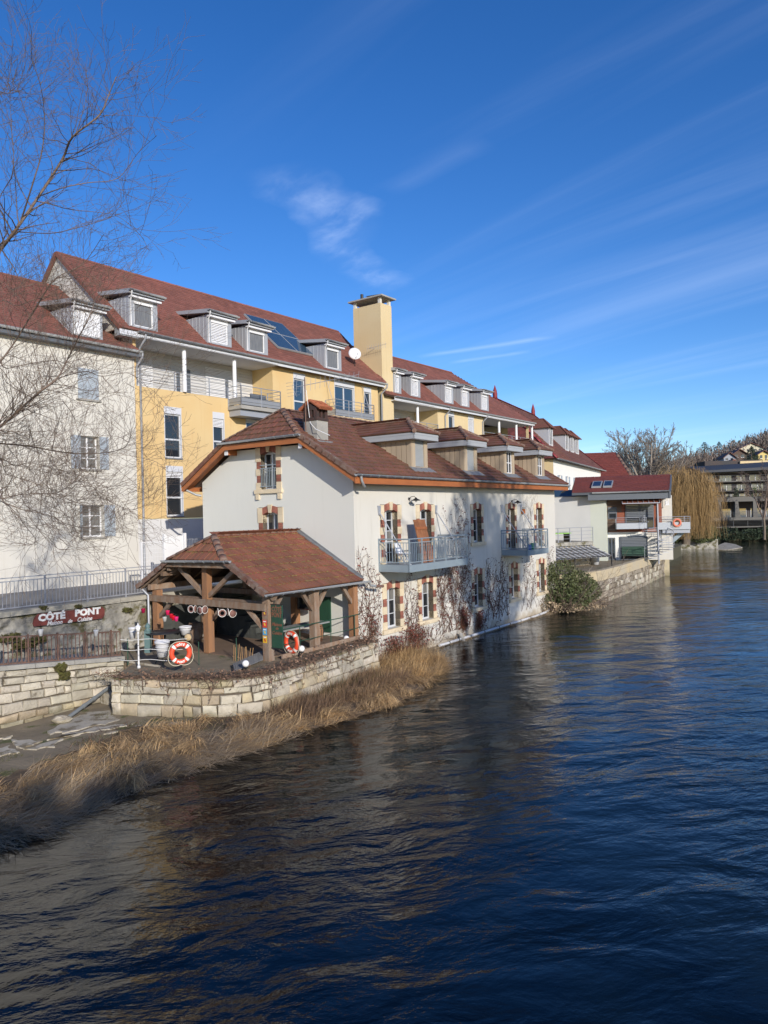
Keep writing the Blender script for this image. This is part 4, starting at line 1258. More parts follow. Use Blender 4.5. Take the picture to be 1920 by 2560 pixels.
# coping of long grey slabs
cop = MB()
s = 0
while s < LLn:
    w = 1.25
    a, b = s, min(s + w - .015, LLn)
    p, q_ = lpath[0] + (lpath[1] - lpath[0]) * (a / LLn), lpath[0] + (lpath[1] - lpath[0]) * (b / LLn)
    nn = MF.V
    za, zb_ = lz(a), lz(b)
    c_ = MB(); c_.hexa([p - nn * .08 + Vector((0, 0, za)), q_ - nn * .08 + Vector((0, 0, zb_)), q_ + nn * .5 + Vector((0, 0, zb_)), p + nn * .5 + Vector((0, 0, za)),
                        p - nn * .08 + Vector((0, 0, za + .13)), q_ - nn * .08 + Vector((0, 0, zb_ + .13)), q_ + nn * .5 + Vector((0, 0, zb_ + .13)), p + nn * .5 + Vector((0, 0, za + .13))])
    c_.build('coping_slab', m_conc, lwall); s += w
# moss tuft hanging on the coping
def tuft(c, r, n, mat, parent, flat=0.6, name='moss_tuft'):
    mb = MB()
    for i in range(n):
        a = random.uniform(0, 6.28); rr = r * math.sqrt(random.random()); z = random.uniform(-1, 1) * r * flat
        p = Vector(c) + Vector((math.cos(a) * rr, math.sin(a) * rr, z)); l = random.uniform(.03, .07)
        d = Vector((random.uniform(-1, 1), random.uniform(-1, 1), random.uniform(-1, 1))).normalized() * l
        e_ = d.orthogonal().normalized() * l * .6
        mb.quad(p - d - e_, p + d - e_, p + d + e_, p - d + e_)
    return mb.build(name, mat, parent)
for (pxm, pym) in ((150, 1668), (160, 1690)):
    u_, z_ = MF.pv(pxm, pym, PATH_V - .06); tuft(MW(u_, PATH_V - .08, z_), 0.16, 160, m_moss, lwall)
# old iron railing on the coping: round-ended loops
def lrail_z(u): return 1.34 + (-7.4 - u) * 0.10 + .13
irail = empty('iron_railing', Frame(MF.o.x, MF.o.y, MF.ang, 1.2), 'old rusty iron railing of round-ended loops on top of the river wall', 'railing')
VR = PATH_V + .12
ua, ub = lwu0 - 2.5, -7.45
for (dz, hh) in ((0.02, .03), (0.80, .03)):
    q = MB(); q.bar((ua, VR, lrail_z(ua) + dz), (ub, VR, lrail_z(ub) + dz), 0.035, hh); q.build('rail', m_rust, irail)
u = ua + .1; i = 0
while u < ub:
    if i % 7 == 0:
        q = MB(); q.bar((u, VR, lrail_z(u) - .02), (u, VR, lrail_z(u) + .86), 0.045, 0.045, (1, 0, 0)); q.build('post', m_rust, irail)
    else:
        z0_, z1_ = lrail_z(u) + .04, lrail_z(u) + .79; r_ = 0.064; q = MB(); pts = []
        for k in range(7): t = math.pi * k / 6; pts.append((u - math.cos(t) * r_, VR, z1_ - r_ + math.sin(t) * r_))
        for k in range(7): t = math.pi * k / 6; pts.append((u + math.cos(t) * r_, VR, z0_ + r_ - math.sin(t) * r_))
        pts.append(pts[0]); q.tube(pts, 0.0135, 5, cap=False); q.build('loop', m_rust, irail)
    u += 0.132; i += 1
# the path behind it and the rough wall that carries the sign
SWV = 6.15
mb = MB(); us = ub + .1
mb.hexa([MW(ua - 3, PATH_V + .4, 1.1), MW(us, PATH_V + .4, 1.1), MW(us, SWV + .1, 1.1), MW(ua - 3, SWV + .1, 1.1),
         MW(ua - 3, PATH_V + .4, lrail_z(ua - 3) - .1), MW(us, PATH_V + .4, lrail_z(us) - .1), MW(us, SWV + .1, lrail_z(us) - .1), MW(ua - 3, SWV + .1, lrail_z(ua - 3) - .1)])
o = mb.build('river_path', m_conc, None); o['kind'] = 'structure'
sw = empty('rubble_wall', Frame(MF.o.x, MF.o.y, MF.ang, 1.2), 'rough mossy grey rubble wall behind the path carrying the red sign', 'stone wall')
# a lumpy face
def ztopw(u): 
    pts = [(-18, 3.02), (-9, 3.02), (-4.7, 2.98), (0.3, 2.98)]
    for i in range(len(pts) - 1):
        if u <= pts[i + 1][0]: t = (u - pts[i][0]) / (pts[i + 1][0] - pts[i][0]); return pts[i][1] + (pts[i + 1][1] - pts[i][1]) * t
    return pts[-1][1]
from mathutils import noise as mn
nu, nz = 170, 26
vs = []; fs = []
for i in range(nu + 1):
    u = -18 + 18.2 * i / nu
    for j in range(nz + 1):
        z = 0.9 + (ztopw(u) - 0.9) * j / nz
        cell = mn.cell(Vector((u * 2.3 + (int(z * 4) % 2) * .5, 0, z * 4)))
        dv = 0.10 * mn.noise(Vector((u * 1.8, z * 2.2, 3))) + 0.07 * mn.noise(Vector((u * 6, z * 6, 1))) + 0.07 * (mn.voronoi(Vector((u * 2.2, z * 3.6, 0)))[0][0] - .3) + 0.012 * cell
        vs.append((u, SWV + dv, z))
for i in range(nu):
    for j in range(nz):
        a = i * (nz + 1) + j; fs.append((a, a + nz + 1, a + nz + 2, a + 1))
q = MB(); q.add(vs, fs, False); q.build('rubble_face', m_rubble, sw)
q = MB(); q.box(-18, 0.2, SWV + .02, SWV + .45, 0.9, 2.85); q.build('wall_core', m_rubble, sw)
for i in range(9):
    a = -18 + i * 2.0; q = MB(); q.box(a, a + 1.985, SWV - .12, SWV + .32, 2.96, 3.12); q.build('coping_slab', M('pale_coping', (0.40, 0.38, 0.32), .9, (.27, .255, .22), 2.5, .7, bump=.5), sw)
for (pxm, pym, rr) in ((60, 1610, .5), (90, 1600, .4), (20, 1595, .45), (195, 1515, .18), (320, 1525, .2), (110, 1520, .14)):
    u_, z_ = MF.pv(pxm, pym, SWV - .12); tuft((u_, SWV - .06, z_), rr * .8, int(500 * rr), m_moss, sw, .30)
# moss and dead leaves lying on the path
# upper walkway = street ground
def big_ground():
    mb = MB(); z = 3.0
    pts = [MW(-60, SWV + .3), MW(0.2, SWV + .3), MW(0.2, W_ + .3), MW(L_ + 1.0, W_ + .3), MW(L_ + 1.0, 4.6), MW(200, 30), MW(200, 260), MW(-60, 260)]
    mb.prism([Vector((p.x, p.y, z)) for p in pts], (0, 0, -.4)); return mb
o = big_ground().build('street_ground', m_asph, None); o['kind'] = 'structure'
# kerb along the foot of the white building
# grey steel railing of the walkway
wr = empty('walkway_railing', Frame(MF.o.x, MF.o.y, MF.ang, 3.0), 'grey steel railing with upright bars along the upper walkway', 'railing')
VW = SWV - .02
def wz(u): return 3.12
mpost = MB().box(-.022, .022, -.022, .022, 0, 1.05).mesh('post', m_steel2); mbal = MB().box(-.008, .008, -.008, .008, .12, .95).mesh('baluster', m_steel2)
u = -18.0; i = 0
while u < -4.2:
    if i % 12 == 0: inst('post', mpost, wr, (u, VW, wz(u) - 3.0))
    else: inst('baluster', mbal, wr, (u, VW, wz(u) - 3.0))
    u += 0.128; i += 1
for dz in (.10, .94, 1.05):
    q = MB(); q.bar((-18, VW, 3.12 + dz), (-4.2, VW, 3.12 + dz), 0.035, 0.03); q.build('rail', m_steel2, wr)
# gate and mesh fence between white block and mill house
def glist(): return
u_, z_ = YF.pv(352, 1345, -3.2)
gf = empty('mesh_gate', Frame(MF.o.x, MF.o.y, MF.ang, 3.0), 'pale wire mesh gate panel beside the white building', 'gate')
GV = 8.9
ga, _ = MF.pv(353, 1345, GV); gb, gz1 = MF.pv(410, 1345, GV)
q = MB()
for a in (ga, gb): q.bar((a, GV, 3.0), (a, GV, 5.0), .05, .05, (1, 0, 0))
for z in (3.15, 4.97): q.bar((ga, GV, z), (gb, GV, z), .05)
q.build('frame', m_whitep, gf)
q = MB()
for i in range(14):
    a = ga + (gb - ga) * (i + .5) / 14; q.tube([(a, GV, 3.15), (a, GV, 4.97)], .006, 4)
for i in range(10):
    z = 3.15 + 1.82 * (i + .5) / 10; q.tube([(ga, GV, z), (gb, GV, z)], .006, 4)
q.build('mesh', m_whitep, gf)
g2 = empty('slatted_gate', Frame(MF.o.x, MF.o.y, MF.ang, 3.0), 'pale grey gate of upright slats beyond the shelter roof', 'gate')
GV2 = 9.6
ga, _ = MF.pv(411, 1345, GV2); gb, gzz = MF.pv(461, 1338, GV2)
for a in (ga, gb):
    q = MB(); q.bar((a, GV2, 3.0), (a, GV2, gzz + .1), .12, .12, (1, 0, 0)); q.build('post', m_whitep, g2)
for i in range(9):
    a = ga + .1 + (gb - ga - .2) * (i + .5) / 9; q = MB(); q.box(a - .055, a + .055, GV2 - .02, GV2 + .02, 3.1, gzz); q.build('slat', m_whitep, g2)
g3 = empty('mesh_fence', Frame(MF.o.x, MF.o.y, MF.ang, 3.0), 'grey wire mesh fence running from the slatted gate to the mill house', 'fence')
q = MB()
gc = gb + 2.3
for i in range(26):
    a = gb + .1 + (gc - gb) * i / 26; q.tube([(a, GV2, 3.0), (a, GV2, gzz - .15)], .008, 4)
for i in range(8): z = 3.1 + (gzz - 3.3) * i / 7; q.tube([(gb, GV2, z), (gc, GV2, z)], .008, 4)
q.build('mesh', m_steel2, g3)

# ---- stone stair in the shelter, dark door, green shutter ----------------------
st = empty('stone_stair', Frame(MF.o.x, MF.o.y, MF.ang, TZ), 'dark worn stone stair rising inside the timber shelter', 'stair')
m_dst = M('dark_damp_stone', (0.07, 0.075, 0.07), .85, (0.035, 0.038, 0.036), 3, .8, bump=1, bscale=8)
for i in range(8):
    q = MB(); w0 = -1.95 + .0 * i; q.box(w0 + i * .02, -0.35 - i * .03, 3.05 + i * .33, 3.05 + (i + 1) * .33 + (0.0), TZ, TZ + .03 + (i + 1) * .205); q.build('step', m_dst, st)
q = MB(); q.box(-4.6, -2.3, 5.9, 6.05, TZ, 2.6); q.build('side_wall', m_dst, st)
gs = empty('green_shutter', Frame(MF.o.x, MF.o.y, MF.ang, TZ), 'large dark green shutter on the gable wall inside the shelter', 'shutter')
va0, zg1 = MF.pu(*c6(1290, 675)); va1, zg0 = MF.pu(*c6(1402, 905))
v1_, zt_ = MF.pu(*c8(735, 385)); v2_, zb_ = MF.pu(*c8(737, 748)); v3_, _ = MF.pu(*c8(562, 500))
q = MB(); q.box(-0.05, -0.002, v1_, v3_, zb_, zt_); q.build('leaf', m_green, gs)
for i in range(5):
    a = v1_ + (v3_ - v1_) * i / 5; q = MB(); q.box(-0.062, -0.05, a + .01, a + (v3_ - v1_) / 5 - .01, zb_, zt_); q.build('board', m_green, gs)

# ---- green hand rail along the shelter
hr = empty('green_handrail', Frame(MF.o.x, MF.o.y, MF.ang, TZ), 'thin dark green handrail between the river-side shelter posts', 'railing')
HVv = -.18
q = MB(); q.tube([(-4.5, HVv, TZ + .95), (0, HVv, TZ + .95)], .018, 6); q.tube([(-4.5, HVv, TZ + .45), (0, HVv, TZ + .45)], .014, 6); q.build('rail', m_green, hr)
for u in (-3.4, -1.75, -.35):
    q = MB(); q.tube([(u, HVv, TZ), (u, HVv, TZ + .95)], .016, 6); q.build('post', m_green, hr)
bd = empty('deck_edge_board', Frame(MF.o.x, MF.o.y, MF.ang, TZ), 'weathered grey board edging the shelter floor above the wall', 'board')
q = MB(); q.bar((-4.4, -.28, TZ + .10), (-.2, -.28, TZ + .12), .06, .14); q.build('board', m_wood_old, bd)
for u in (-3.9, -3.1, -2.0, -1.3, -.7):
    q = MB(); q.box(u - .05, u + .05, -.26, -.2, TZ - .02, TZ + .1); q.build('block', m_wood_old, bd)
# table under the shelter
tb = empty('long_table', sub(MF, -2.0, 1.0, TZ), 'long table standing under the shelter behind the second lifebuoy', 'table')
q = MB(); q.box(-1.3, 1.2, -.35, .35, TZ + .68, TZ + .73); q.build('top', M('grey_table_top', (.25, .27, .27), .6), tb)
for x in (-1.0, .9):
    for y in (-.2, .2):
        q = MB(); q.tube([(x, y, TZ + .03), (x + .12, y, TZ + .35), (x, y, TZ + .68)], .02, 5); q.build('leg', m_black, tb)

# ---- signs ---------------------------------------------------------------------
sg = empty('wall_sign', Frame(MF.o.x, MF.o.y, MF.ang, 2.3), 'long dark red board sign reading CÔTÉ PONT Maison de Cuisine on the rubble wall', 'sign')
SV = SWV - .17
P = [MF.pv(*c3a(x, y), SV) for x, y in ((275, 553), (868, 480), (868, 385), (290, 452))]
(u0, z0_), (u1, z1_), (u2, z2_), (u3, z3_) = P
ins = .10
q = MB(); q.prism([(u0 + ins * .3, SV, z0_), (u1 - ins, SV, z1_ - .01), (u1, SV, z1_ + ins), (u2, SV, z2_ - ins), (u2 - ins, SV, z2_), (u3 + ins, SV, z3_), (u3, SV, z3_ - ins), (u0, SV, z0_ + ins)], (0, .04, 0))
board = q.build('board', m_redsign, sg)
tl = math.atan2(z1_ - z0_, u1 - u0); ax = Vector((math.cos(tl), 0, math.sin(tl))); upv = Vector((-math.sin(tl), 0, math.cos(tl)))
def sgn(xc, yc, s, h, bold=0.0, shear=0.0, sp=1.0, wide=1.0):
    (ua_, za_) = MF.pv(*c3a(xc, yc), SV - .006)
    q = MB(); vs, fs = text_mb(s, h, .004, shear=shear, spacing=sp, bold=bold)
    q.add([Vector((ua_, SV - .008, za_)) + ax * v[0] * wide + upv * v[1] + Vector((0, -1, 0)) * v[2] for v in vs], fs); q.build('lettering', m_text, sg)
sgn(430, 472, 'CÔTÉ', .30, .018, wide=1.18); sgn(728, 432, 'PONT', .30, .018, wide=1.18)
sgn(452, 521, 'Maison', .21, .004, .35, wide=.9); sgn(578, 508, 'de', .17, .004, .35); sgn(700, 490, 'Cuisine', .21, .004, .35, wide=.9)

hs = empty('hanging_sign', sub(MF, UFp + .0, -.22, 1.6), 'tall dark green hanging sign with faded red lettering on the front corner post', 'sign')
# it projects from the post towards the river
ha, hz1 = c6(990, 722); 
def onw(px_, py_): # plane u = UFp of the mill frame
    return MF.pu(px_, py_, UFp)
vA, zA = onw(*c6(992, 725)); vB, zB = onw(*c6(1066, 732)); _, zC = onw(*c6(995, 1018))
oV = -.22
q = MB(); q.box(-.02, .02, vB - oV, vA - oV, zC, zA); pnl = q.build('panel', m_green, hs)
q = MB(); q.bar((0, vB - oV, zA + .02), (0, vA - oV + .05, zA + .02), .03); q.bar((0, vB - oV, zC - .02), (0, vA - oV + .05, zC - .02), .03)
q.torus((0, (vA + vB) / 2 - oV, zC - .14), .10, .008, (1, 0, 0), 16, 5); q.build('iron_bracket', m_black, hs)
cx_ = (vA + vB) / 2 - oV; wS = vA - vB
for (s, z, h, shr, bl_) in (('CÔTÉ', .90, .24, 0, .004), ('PONT', .77, .24, 0, .004), ('Maison', .55, .17, .3, .002), ('de', .46, .14, .3, .002), ('Cuisine', .35, .17, .3, .002)):
    q = MB(); vs, fs = text_mb(s, h * .95, .003, shear=shr, bold=bl_)
    mxw = max(v[0] for v in vs) - min(v[0] for v in vs); k = min(1.0, wS * .92 / mxw)
    q.add([Vector((-.024 - v[2], cx_ - v[0] * k, zC + (zA - zC) * z + v[1])) for v in vs], fs); q.build('lettering', m_textdim, hs)
# stickers on the front corner post
for (nm, x0, y0, x1, y1, col, lab) in (('sticker', 931, 758, 957, 800, (.25, .09, .06), 'brown square sticker, topmost on the front corner post'),
                               ('sticker', 931, 828, 960, 882, (.6, .05, .04), 'red square sticker above the blue one on the front corner post'),
                               ('sticker', 932, 885, 961, 935, (.10, .35, .60), 'light blue square sticker on the front corner post'),
                               ('sticker', 933, 937, 962, 990, (.70, .42, .03), 'yellow square sticker, lowest on the front corner post')):
    uq = UFp - PW / 2 - .003
    va_, za_ = MF.pu(*c6(x0, y0), uq); vb_, zb_ = MF.pu(*c6(x1, y1), uq)
    s_ = empty(nm, sub(MF, uq, (va_ + vb_) / 2, zb_), lab, 'sticker', 'stickers on the corner post')
    w2 = abs(va_ - vb_) / 2
    q = MB(); q.box(-.006, 0, -w2, w2, zb_, za_); q.build('plate', M('sticker_' + str(y0), col, .5), s_)
    q = MB(); q.box(-.008, -.006, -w2 * .7, w2 * .7, za_ - (za_ - zb_) * .28, za_ - (za_ - zb_) * .14); q.build('printed_band', m_text, s_)
    q = MB(); q.prism([(-.0065, -w2 * .5, zb_ + (za_ - zb_) * .2), (-.0065, w2 * .1, zb_ + (za_ - zb_) * .2), (-.0065, w2 * .5, zb_ + (za_ - zb_) * .55), (-.0065, -w2 * .2, zb_ + (za_ - zb_) * .6)], (-.002, 0, 0)); q.build('printed_mark', M('mark_' + str(y0), (.75, .5, .05) if y0 != 937 else (.5, .04, .03), .5), s_)

# ---- lifebuoys -----------------------------------------------------------------
def lifebuoy(P, axis, Rb, label, text=True, frz=0.0):
    ang = math.atan2(axis[1], axis[0]) + math.pi / 2      # local -y looks along axis
    fr = Frame(P.x, P.y, ang, P.z - Rb)
    r = empty('lifebuoy', fr, label, 'lifebuoy', 'orange lifebuoys')
    z = P.z; r1 = Rb * .225; RR = Rb - r1
    q = MB(); q.torus((0, 0, z), RR, r1, (0, -1, 0), 40, 12, .8); q.build('ring', m_red if text else M('faded_orange', (.62, .17, .10), .6), r)
    for k in range(4 if text else 0):
        t = math.pi / 4 + k * math.pi / 2
        q = MB(); q.torus((0, 0, z), RR, r1 * 1.04, (0, -1, 0), 4, 14, .82, t - .13, t + .13); q.build('white_band', m_text, r)
    for sgn_ in (1, -1):
        if not text: break
        word = 'CÔTÉ' if sgn_ > 0 else 'PONT'
        for i, chh in enumerate(word):
            t = (i - 1.5) * .23
            vs, fs = text_mb(chh, r1 * 1.15, .003, bold=.004)
            q = MB(); c = Vector((math.sin(t) * RR, -r1 * .84, z + sgn_ * math.cos(t) * RR))
            rt = t * sgn_
            axx = Vector((math.cos(rt), 0, -math.sin(rt))); uu_ = Vector((math.sin(rt), 0, math.cos(rt)))
            q.add([c + axx * v[0] + uu_ * v[1] + Vector((0, -1, 0)) * v[2] for v in vs], fs); q.build('lettering', m_text, r)
    pts = []
    for i in range(37):
        t = 2 * math.pi * i / 36; sag = .035 * abs(math.sin(2 * t)) + (.05 if math.cos(t) < 0 else 0) * abs(math.sin(2 * t))
        pts.append((math.sin(t) * (Rb + sag), -.01, z + math.cos(t) * (Rb + sag)))
    q = MB(); q.tube(pts, .012, 5, cap=False); q.build('rope', m_rope, r)
    return r
TO = lambda p: (Vector((EYE.x - p.x, EYE.y - p.y, 0)).normalized())
Pb = at_Y(*c7(481, 1008), 22.0)
pb_r = 133 * .21097 * 22.0 / 1850
lifebuoy(Pb, TO(Pb) + Vector((.15, 0, 0)), pb_r, 'orange lifebuoy lettered CÔTÉ PONT, the left one, leaning by the white pot')
vv, zz = MF.pu(*c8(327, 852), -3.9)
Pb2 = MW(-3.9, -.42, 0); d_ = ray(*c8(327, 852)); Pb2 = EYE + d_ * (Pb2.y / d_.y)
lifebuoy(Pb2, (-.70, -.72, 0), 118 * .24111 * Pb2.y / 1850, 'orange lifebuoy lettered CÔTÉ PONT hung below the green sign')
# ---- globe lamps
for (cx0, cy0, rr, Yd, lab, base) in ((813, 1131, 23, 22.3, 'white globe lamp on a short black stem at the edge of the terrace wall', True), (1200, 1028, 21, 24.6, 'white globe lamp beside the hanging lifebuoy, between the two shelter posts', False), (1509, 957, 19, 27.2, 'white globe lamp by the last shelter post at the house corner', False)):
    d_ = ray(*c6(cx0, cy0)); Pg = EYE + d_ * (Yd / d_.y); rad = rr * .36166 * Yd / 1850 * 1.05
    fr = Frame(Pg.x, Pg.y, 0, Pg.z - rad - .2); r = empty('globe_lamp', fr, lab, 'lamp', 'white globe lamps on the terrace')
    q = MB(); q.sphere((0, 0, Pg.z), rad, 18, 12); q.build('globe', m_globe, r)
    q = MB(); q.lathe((0, 0, Pg.z - rad - .22), [(.05, 0), (.05, .03), (.03, .05), (.03, .19), (.07, .2), (.06, .25)], 12); q.build('stem', m_black, r)
# small black and white spotlight under the last globe
d_ = ray(*c8(938, 908)); Pg = EYE + d_ * (26.6 / d_.y); fr = Frame(Pg.x, Pg.y, 0, Pg.z - .1); r = empty('spotlight', fr, 'small dark round spotlight below the last globe lamp', 'lamp')
q = MB(); q.lathe((0, 0, Pg.z), [(.05, -.10), (.11, 0), (.12, .06), (.10, .07)], 14, (.6, -.8, .2)); q.build('housing', m_black, r)
q = MB(); q.lathe((0.03, -.045, Pg.z + .01), [(.09, 0), (.085, .03)], 14, (.6, -.8, .2)); q.build('lens', m_globe, r)
# ---- white lamp post
d_ = ray(*c3a(1152, 888)); Pl = at_z(*c3a(1152, 892), TZ + .02)
hl = (892 - 515) * .30139 * Pl.y / 1850
fr = Frame(Pl.x, Pl.y, 0, TZ); r = empty('lamp_post', fr, 'slim white garden lamp post with lantern top at the end of the iron railing', 'lamp post')
q = MB(); q.lathe((0, 0, TZ), [(.055, 0), (.055, .05), (.028, .12), (.022, hl * .75), (.035, hl * .77), (.025, hl * .8)], 12); q.build('post', m_whitep, r)
q = MB(); q.lathe((0, 0, TZ + hl * .8), [(.05, 0), (.085, hl * .11)], 6); q.build('lantern', m_globe, r)
q = MB(); q.lathe((0, 0, TZ + hl * .91), [(.10, 0), (.08, .02), (.025, .06), (.015, .1), (.004, .13)], 12); q.build('cap', m_whitep, r)
# ---- flower pots
def pot(px_, py_top, py_bot, pw, Yd, label, mat=None, saucer=False):
    d_ = ray(px_, py_bot); P_ = EYE + d_ * (Yd / d_.y); h = (py_bot - py_top) * Yd / 1850; w = pw * Yd / 1850 / 2
    fr = Frame(P_.x, P_.y, 0, P_.z); r = empty('flower_pot', fr, label, 'flower pot', 'white flower pots on the terrace')
    q = MB(); q.lathe((0, 0, P_.z), [(w * .62, 0), (w * .86, h * .80), (w * .88, h * .82), (w, h * .82), (w, h), (w * .9, h), (w * .86, h * .9), (.01, h * .88)], 20); q.build('pot', mat or m_plastic, r)
    q = MB(); q.torus((0, 0, P_.z + h * .62), w * .83, .012, (0, 0, 1), 24, 5); q.build('rim_band', mat or m_plastic, r)
    q = MB(); q.lathe((0, 0, P_.z + h * .88), [(w * .84, 0), (.01, .01)], 16); q.build('soil', m_mud, r)
    return P_, h
pot(*c7(265, 0)[:1], c7(0, 860)[1], c7(0, 1050)[1], 180 * .211, 22.9, 'large white plastic flower pot beside the left lifebuoy')
pot(*c7(540, 0)[:1], c7(0, 690)[1], c7(0, 790)[1], 150 * .211, 25.5, 'white plastic flower pot with a bare stem under the shelter')
pot(*c3a(1100, 0)[:1], c3a(0, 560)[1], c3a(0, 650)[1], 66 * .30139, 24.3, 'white flower pot half hidden behind the white lamp post')
for (x, y, lb) in ((338, 590, 'small white hanging pot on the iron railing below the start of the sign'), (797, 592, 'small white hanging pot on the iron railing below the end of the sign')):
    u_, z_ = MF.pv(*c3a(x, y + 40), VR - .1); fr = sub(MF, u_, VR - .1, z_)
    r = empty('hanging_pot', fr, lb, 'flower pot', 'small white pots hooked on the iron railing')
    q = MB(); q.lathe((0, 0, z_), [(.05, 0), (.075, .17), (.08, .2), (.07, .2)], 14); q.build('pot', m_plastic, r)
    q = MB(); q.tube([(0, -.05, z_ + .2), (0, -.02, z_ + .34), (0, .10, z_ + .34)], .006, 5); q.build('hook', m_black, r)
# blue-green finial post
d_ = ray(*c7(97, 1000)); Yd = 24.0; P_ = EYE + d_ * (Yd / d_.y); fr = Frame(P_.x, P_.y, 0, P_.z); r = empty('finial_post', fr, 'grey green post with ball finial behind the lamp post', 'post')
h = 330 * .211 * Yd / 1850
q = MB(); q.box(-.09, .09, -.09, .09, P_.z, P_.z + h * .78); q.build('post', M('grey_green_paint', (.10, .17, .17), .6), r)
q = MB(); q.lathe((0, 0, P_.z + h * .78), [(.11, 0), (.11, .03), (.05, .06), (.09, .12), (.09, .16), (.04, .22), (.02, .26)], 12); q.build('finial', M('grey_green_paint', (.10, .17, .17), .6), r)
# red and pink little watering cans hung in a row
for i, (x, y, c_) in enumerate(((328, 528, (.7, .02, .12)), (370, 568, (.55, .01, .03)), (395, 590, (.6, .01, .02)), (430, 603, (.75, .03, .2)), (38, 505, (.35, .01, .06)), (293, 605, (.5, .52, .52)))):
    d_ = ray(*c7(x, y)); Yd = 25.2; P_ = EYE + d_ * (Yd / d_.y); fr = Frame(P_.x, P_.y, 0.3, P_.z)
    lab = ['bright pink bucket, topmost of the hanging cluster', 'dark red bucket below the pink topmost one in the hanging cluster', 'red bucket in the middle of the hanging cluster', 'pink bucket, lowest right of the hanging cluster', 'dark pink bucket hanging alone left of the shelter post', 'pale grey bucket hanging left of the pink cluster'][i]
    r = empty('hanging_bucket', fr, lab, 'bucket', 'small coloured buckets hanging in the shelter')
    q = MB(); q.lathe((0, 0, P_.z - .08), [(.05, 0), (.075, .14), (.08, .15), (.07, .15), (.045, .02)], 12); q.build('bucket', M('bucket_%d' % i, c_, .4), r)
    q = MB(); q.torus((0, 0, P_.z + .07), .075, .006, (0, 1, 0), 10, 4, 1, -math.pi / 2, math.pi / 2); q.build('handle', m_black, r)
# hanging round discs under the tie beam
for i, (x, y, rw, rh, ring) in enumerate(((603, 488, 42, 46, 0), (655, 485, 10, 44, 1), (709, 503, 38, 46, 2), (769, 494, 28, 48, 1), (922, 520, 16, 46, 1), (975, 536, 46, 48, 0), (1041, 522, 20, 45, 2), (1100, 540, 38, 48, 1))):
    Yd = 25.0; d_ = ray(*c7(x, y)); P_ = EYE + d_ * (Yd / d_.y); Rr = rh * .211 * Yd / 1850; ang_ = math.acos(min(1, rw / rh))
    names = ['leftmost', 'second from the left', 'third from the left', 'fourth from the left', 'fifth from the left', 'sixth from the left', 'seventh from the left', 'rightmost']
    fr = Frame(P_.x, P_.y, ang_ * (1 if i % 2 else -1), P_.z - Rr); r = empty('hanging_disc', fr, 'round pink brown disc hanging below the shelter beam, ' + names[i], 'ornament', 'round discs hanging below the shelter beam')
    q = MB(); q.torus((0, 0, P_.z), Rr * .93, Rr * .07, (0, -1, 0), 22, 5); q.build('rim', m_text, r)
    q = MB()
    if ring == 0: q.torus((0, 0, P_.z), Rr * .68, Rr * .2, (0, -1, 0), 22, 6, .15)
    else: q.lathe((0, 0, P_.z), [(Rr * .88, 0), (Rr * .88, .008)], 22, (0, -1, 0))
    q.build('disc', M('dusty_pink', (.20, .10, .085), .8), r)
    q = MB(); q.tube([(0, 0, P_.z + Rr), (0, 0, ZT - .05)], .003, 3); q.build('string', m_black, r)
# cut log disc on the ground by the buoy
d_ = ray(*c7(568, 822)); P_ = EYE + d_ * (23.2 / d_.y); fr = Frame(P_.x, P_.y, 0.1, P_.z - .15); r = empty('log_slice', fr, 'pale round log slice standing above the left lifebuoy', 'log')
q = MB(); q.lathe((0, 0, P_.z), [(.115, 0), (.12, .02), (.12, .12), (.11, .13)], 18, (.1, 1, 0)); q.build('bark_edge', m_bark, r)
q = MB(); q.lathe((0, -.002, P_.z), [(.105, 0), (.105, -.01), (.02, -.014)], 18, (.1, 1, 0)); q.build('cut_face', M('pale_cut_wood', (.55, .42, .24), .8, (.4, .27, .13), 20, .6), r)
d_ = ray(*c7(270, 760)); P_ = EYE + d_ * (24.2 / d_.y); fr = Frame(P_.x, P_.y, 0, TZ); r = empty('garden_table', fr, 'round black wire garden table behind the big white flower pot', 'table')
q = MB(); q.torus((0, 0, P_.z), .55, .015, (0, 0, 1), 28, 5); q.lathe((0, 0, P_.z), [(.54, 0), (.54, .008)], 24); q.build('top', m_black, r)
for i in range(3): q = MB(); a = i * 2.1; q.tube([(.1 * math.cos(a), .1 * math.sin(a), P_.z), (.05 * math.cos(a), .05 * math.sin(a), (P_.z + TZ) / 2), (.38 * math.cos(a), .38 * math.sin(a), TZ)], .014, 5); q.build('leg', m_black, r)
for (u_, v_, h_, w_, nm, lb, mt) in ((-3.6, 4.9, .75, .28, 'barrel', 'dark wooden barrel standing at the back of the shelter', m_wood_old), (-2.9, 5.3, .5, .22, 'stone_trough', 'grey round stone trough beside the barrel in the shelter', m_conc), (-1.2, .9, .62, .2, 'stool', 'low brown stool near the green shutter inside the shelter', m_wood_new)):
    fr = sub(MF, u_, v_, TZ); r = empty(nm, fr, lb, nm.replace('_', ' ')); z_ = TZ + .03
    q = MB(); q.lathe((0, 0, z_), [(w_ * .8, 0), (w_, h_ * .35), (w_, h_ * .65), (w_ * .82, h_), (w_ * .7, h_), (w_ * .7, h_ * .9)], 14); q.build('body', mt, r)
    for t in (.2, .8): q = MB(); q.torus((0, 0, z_ + h_ * t), w_ * .93, .014, (0, 0, 1), 18, 5); q.build('hoop', m_rust, r)
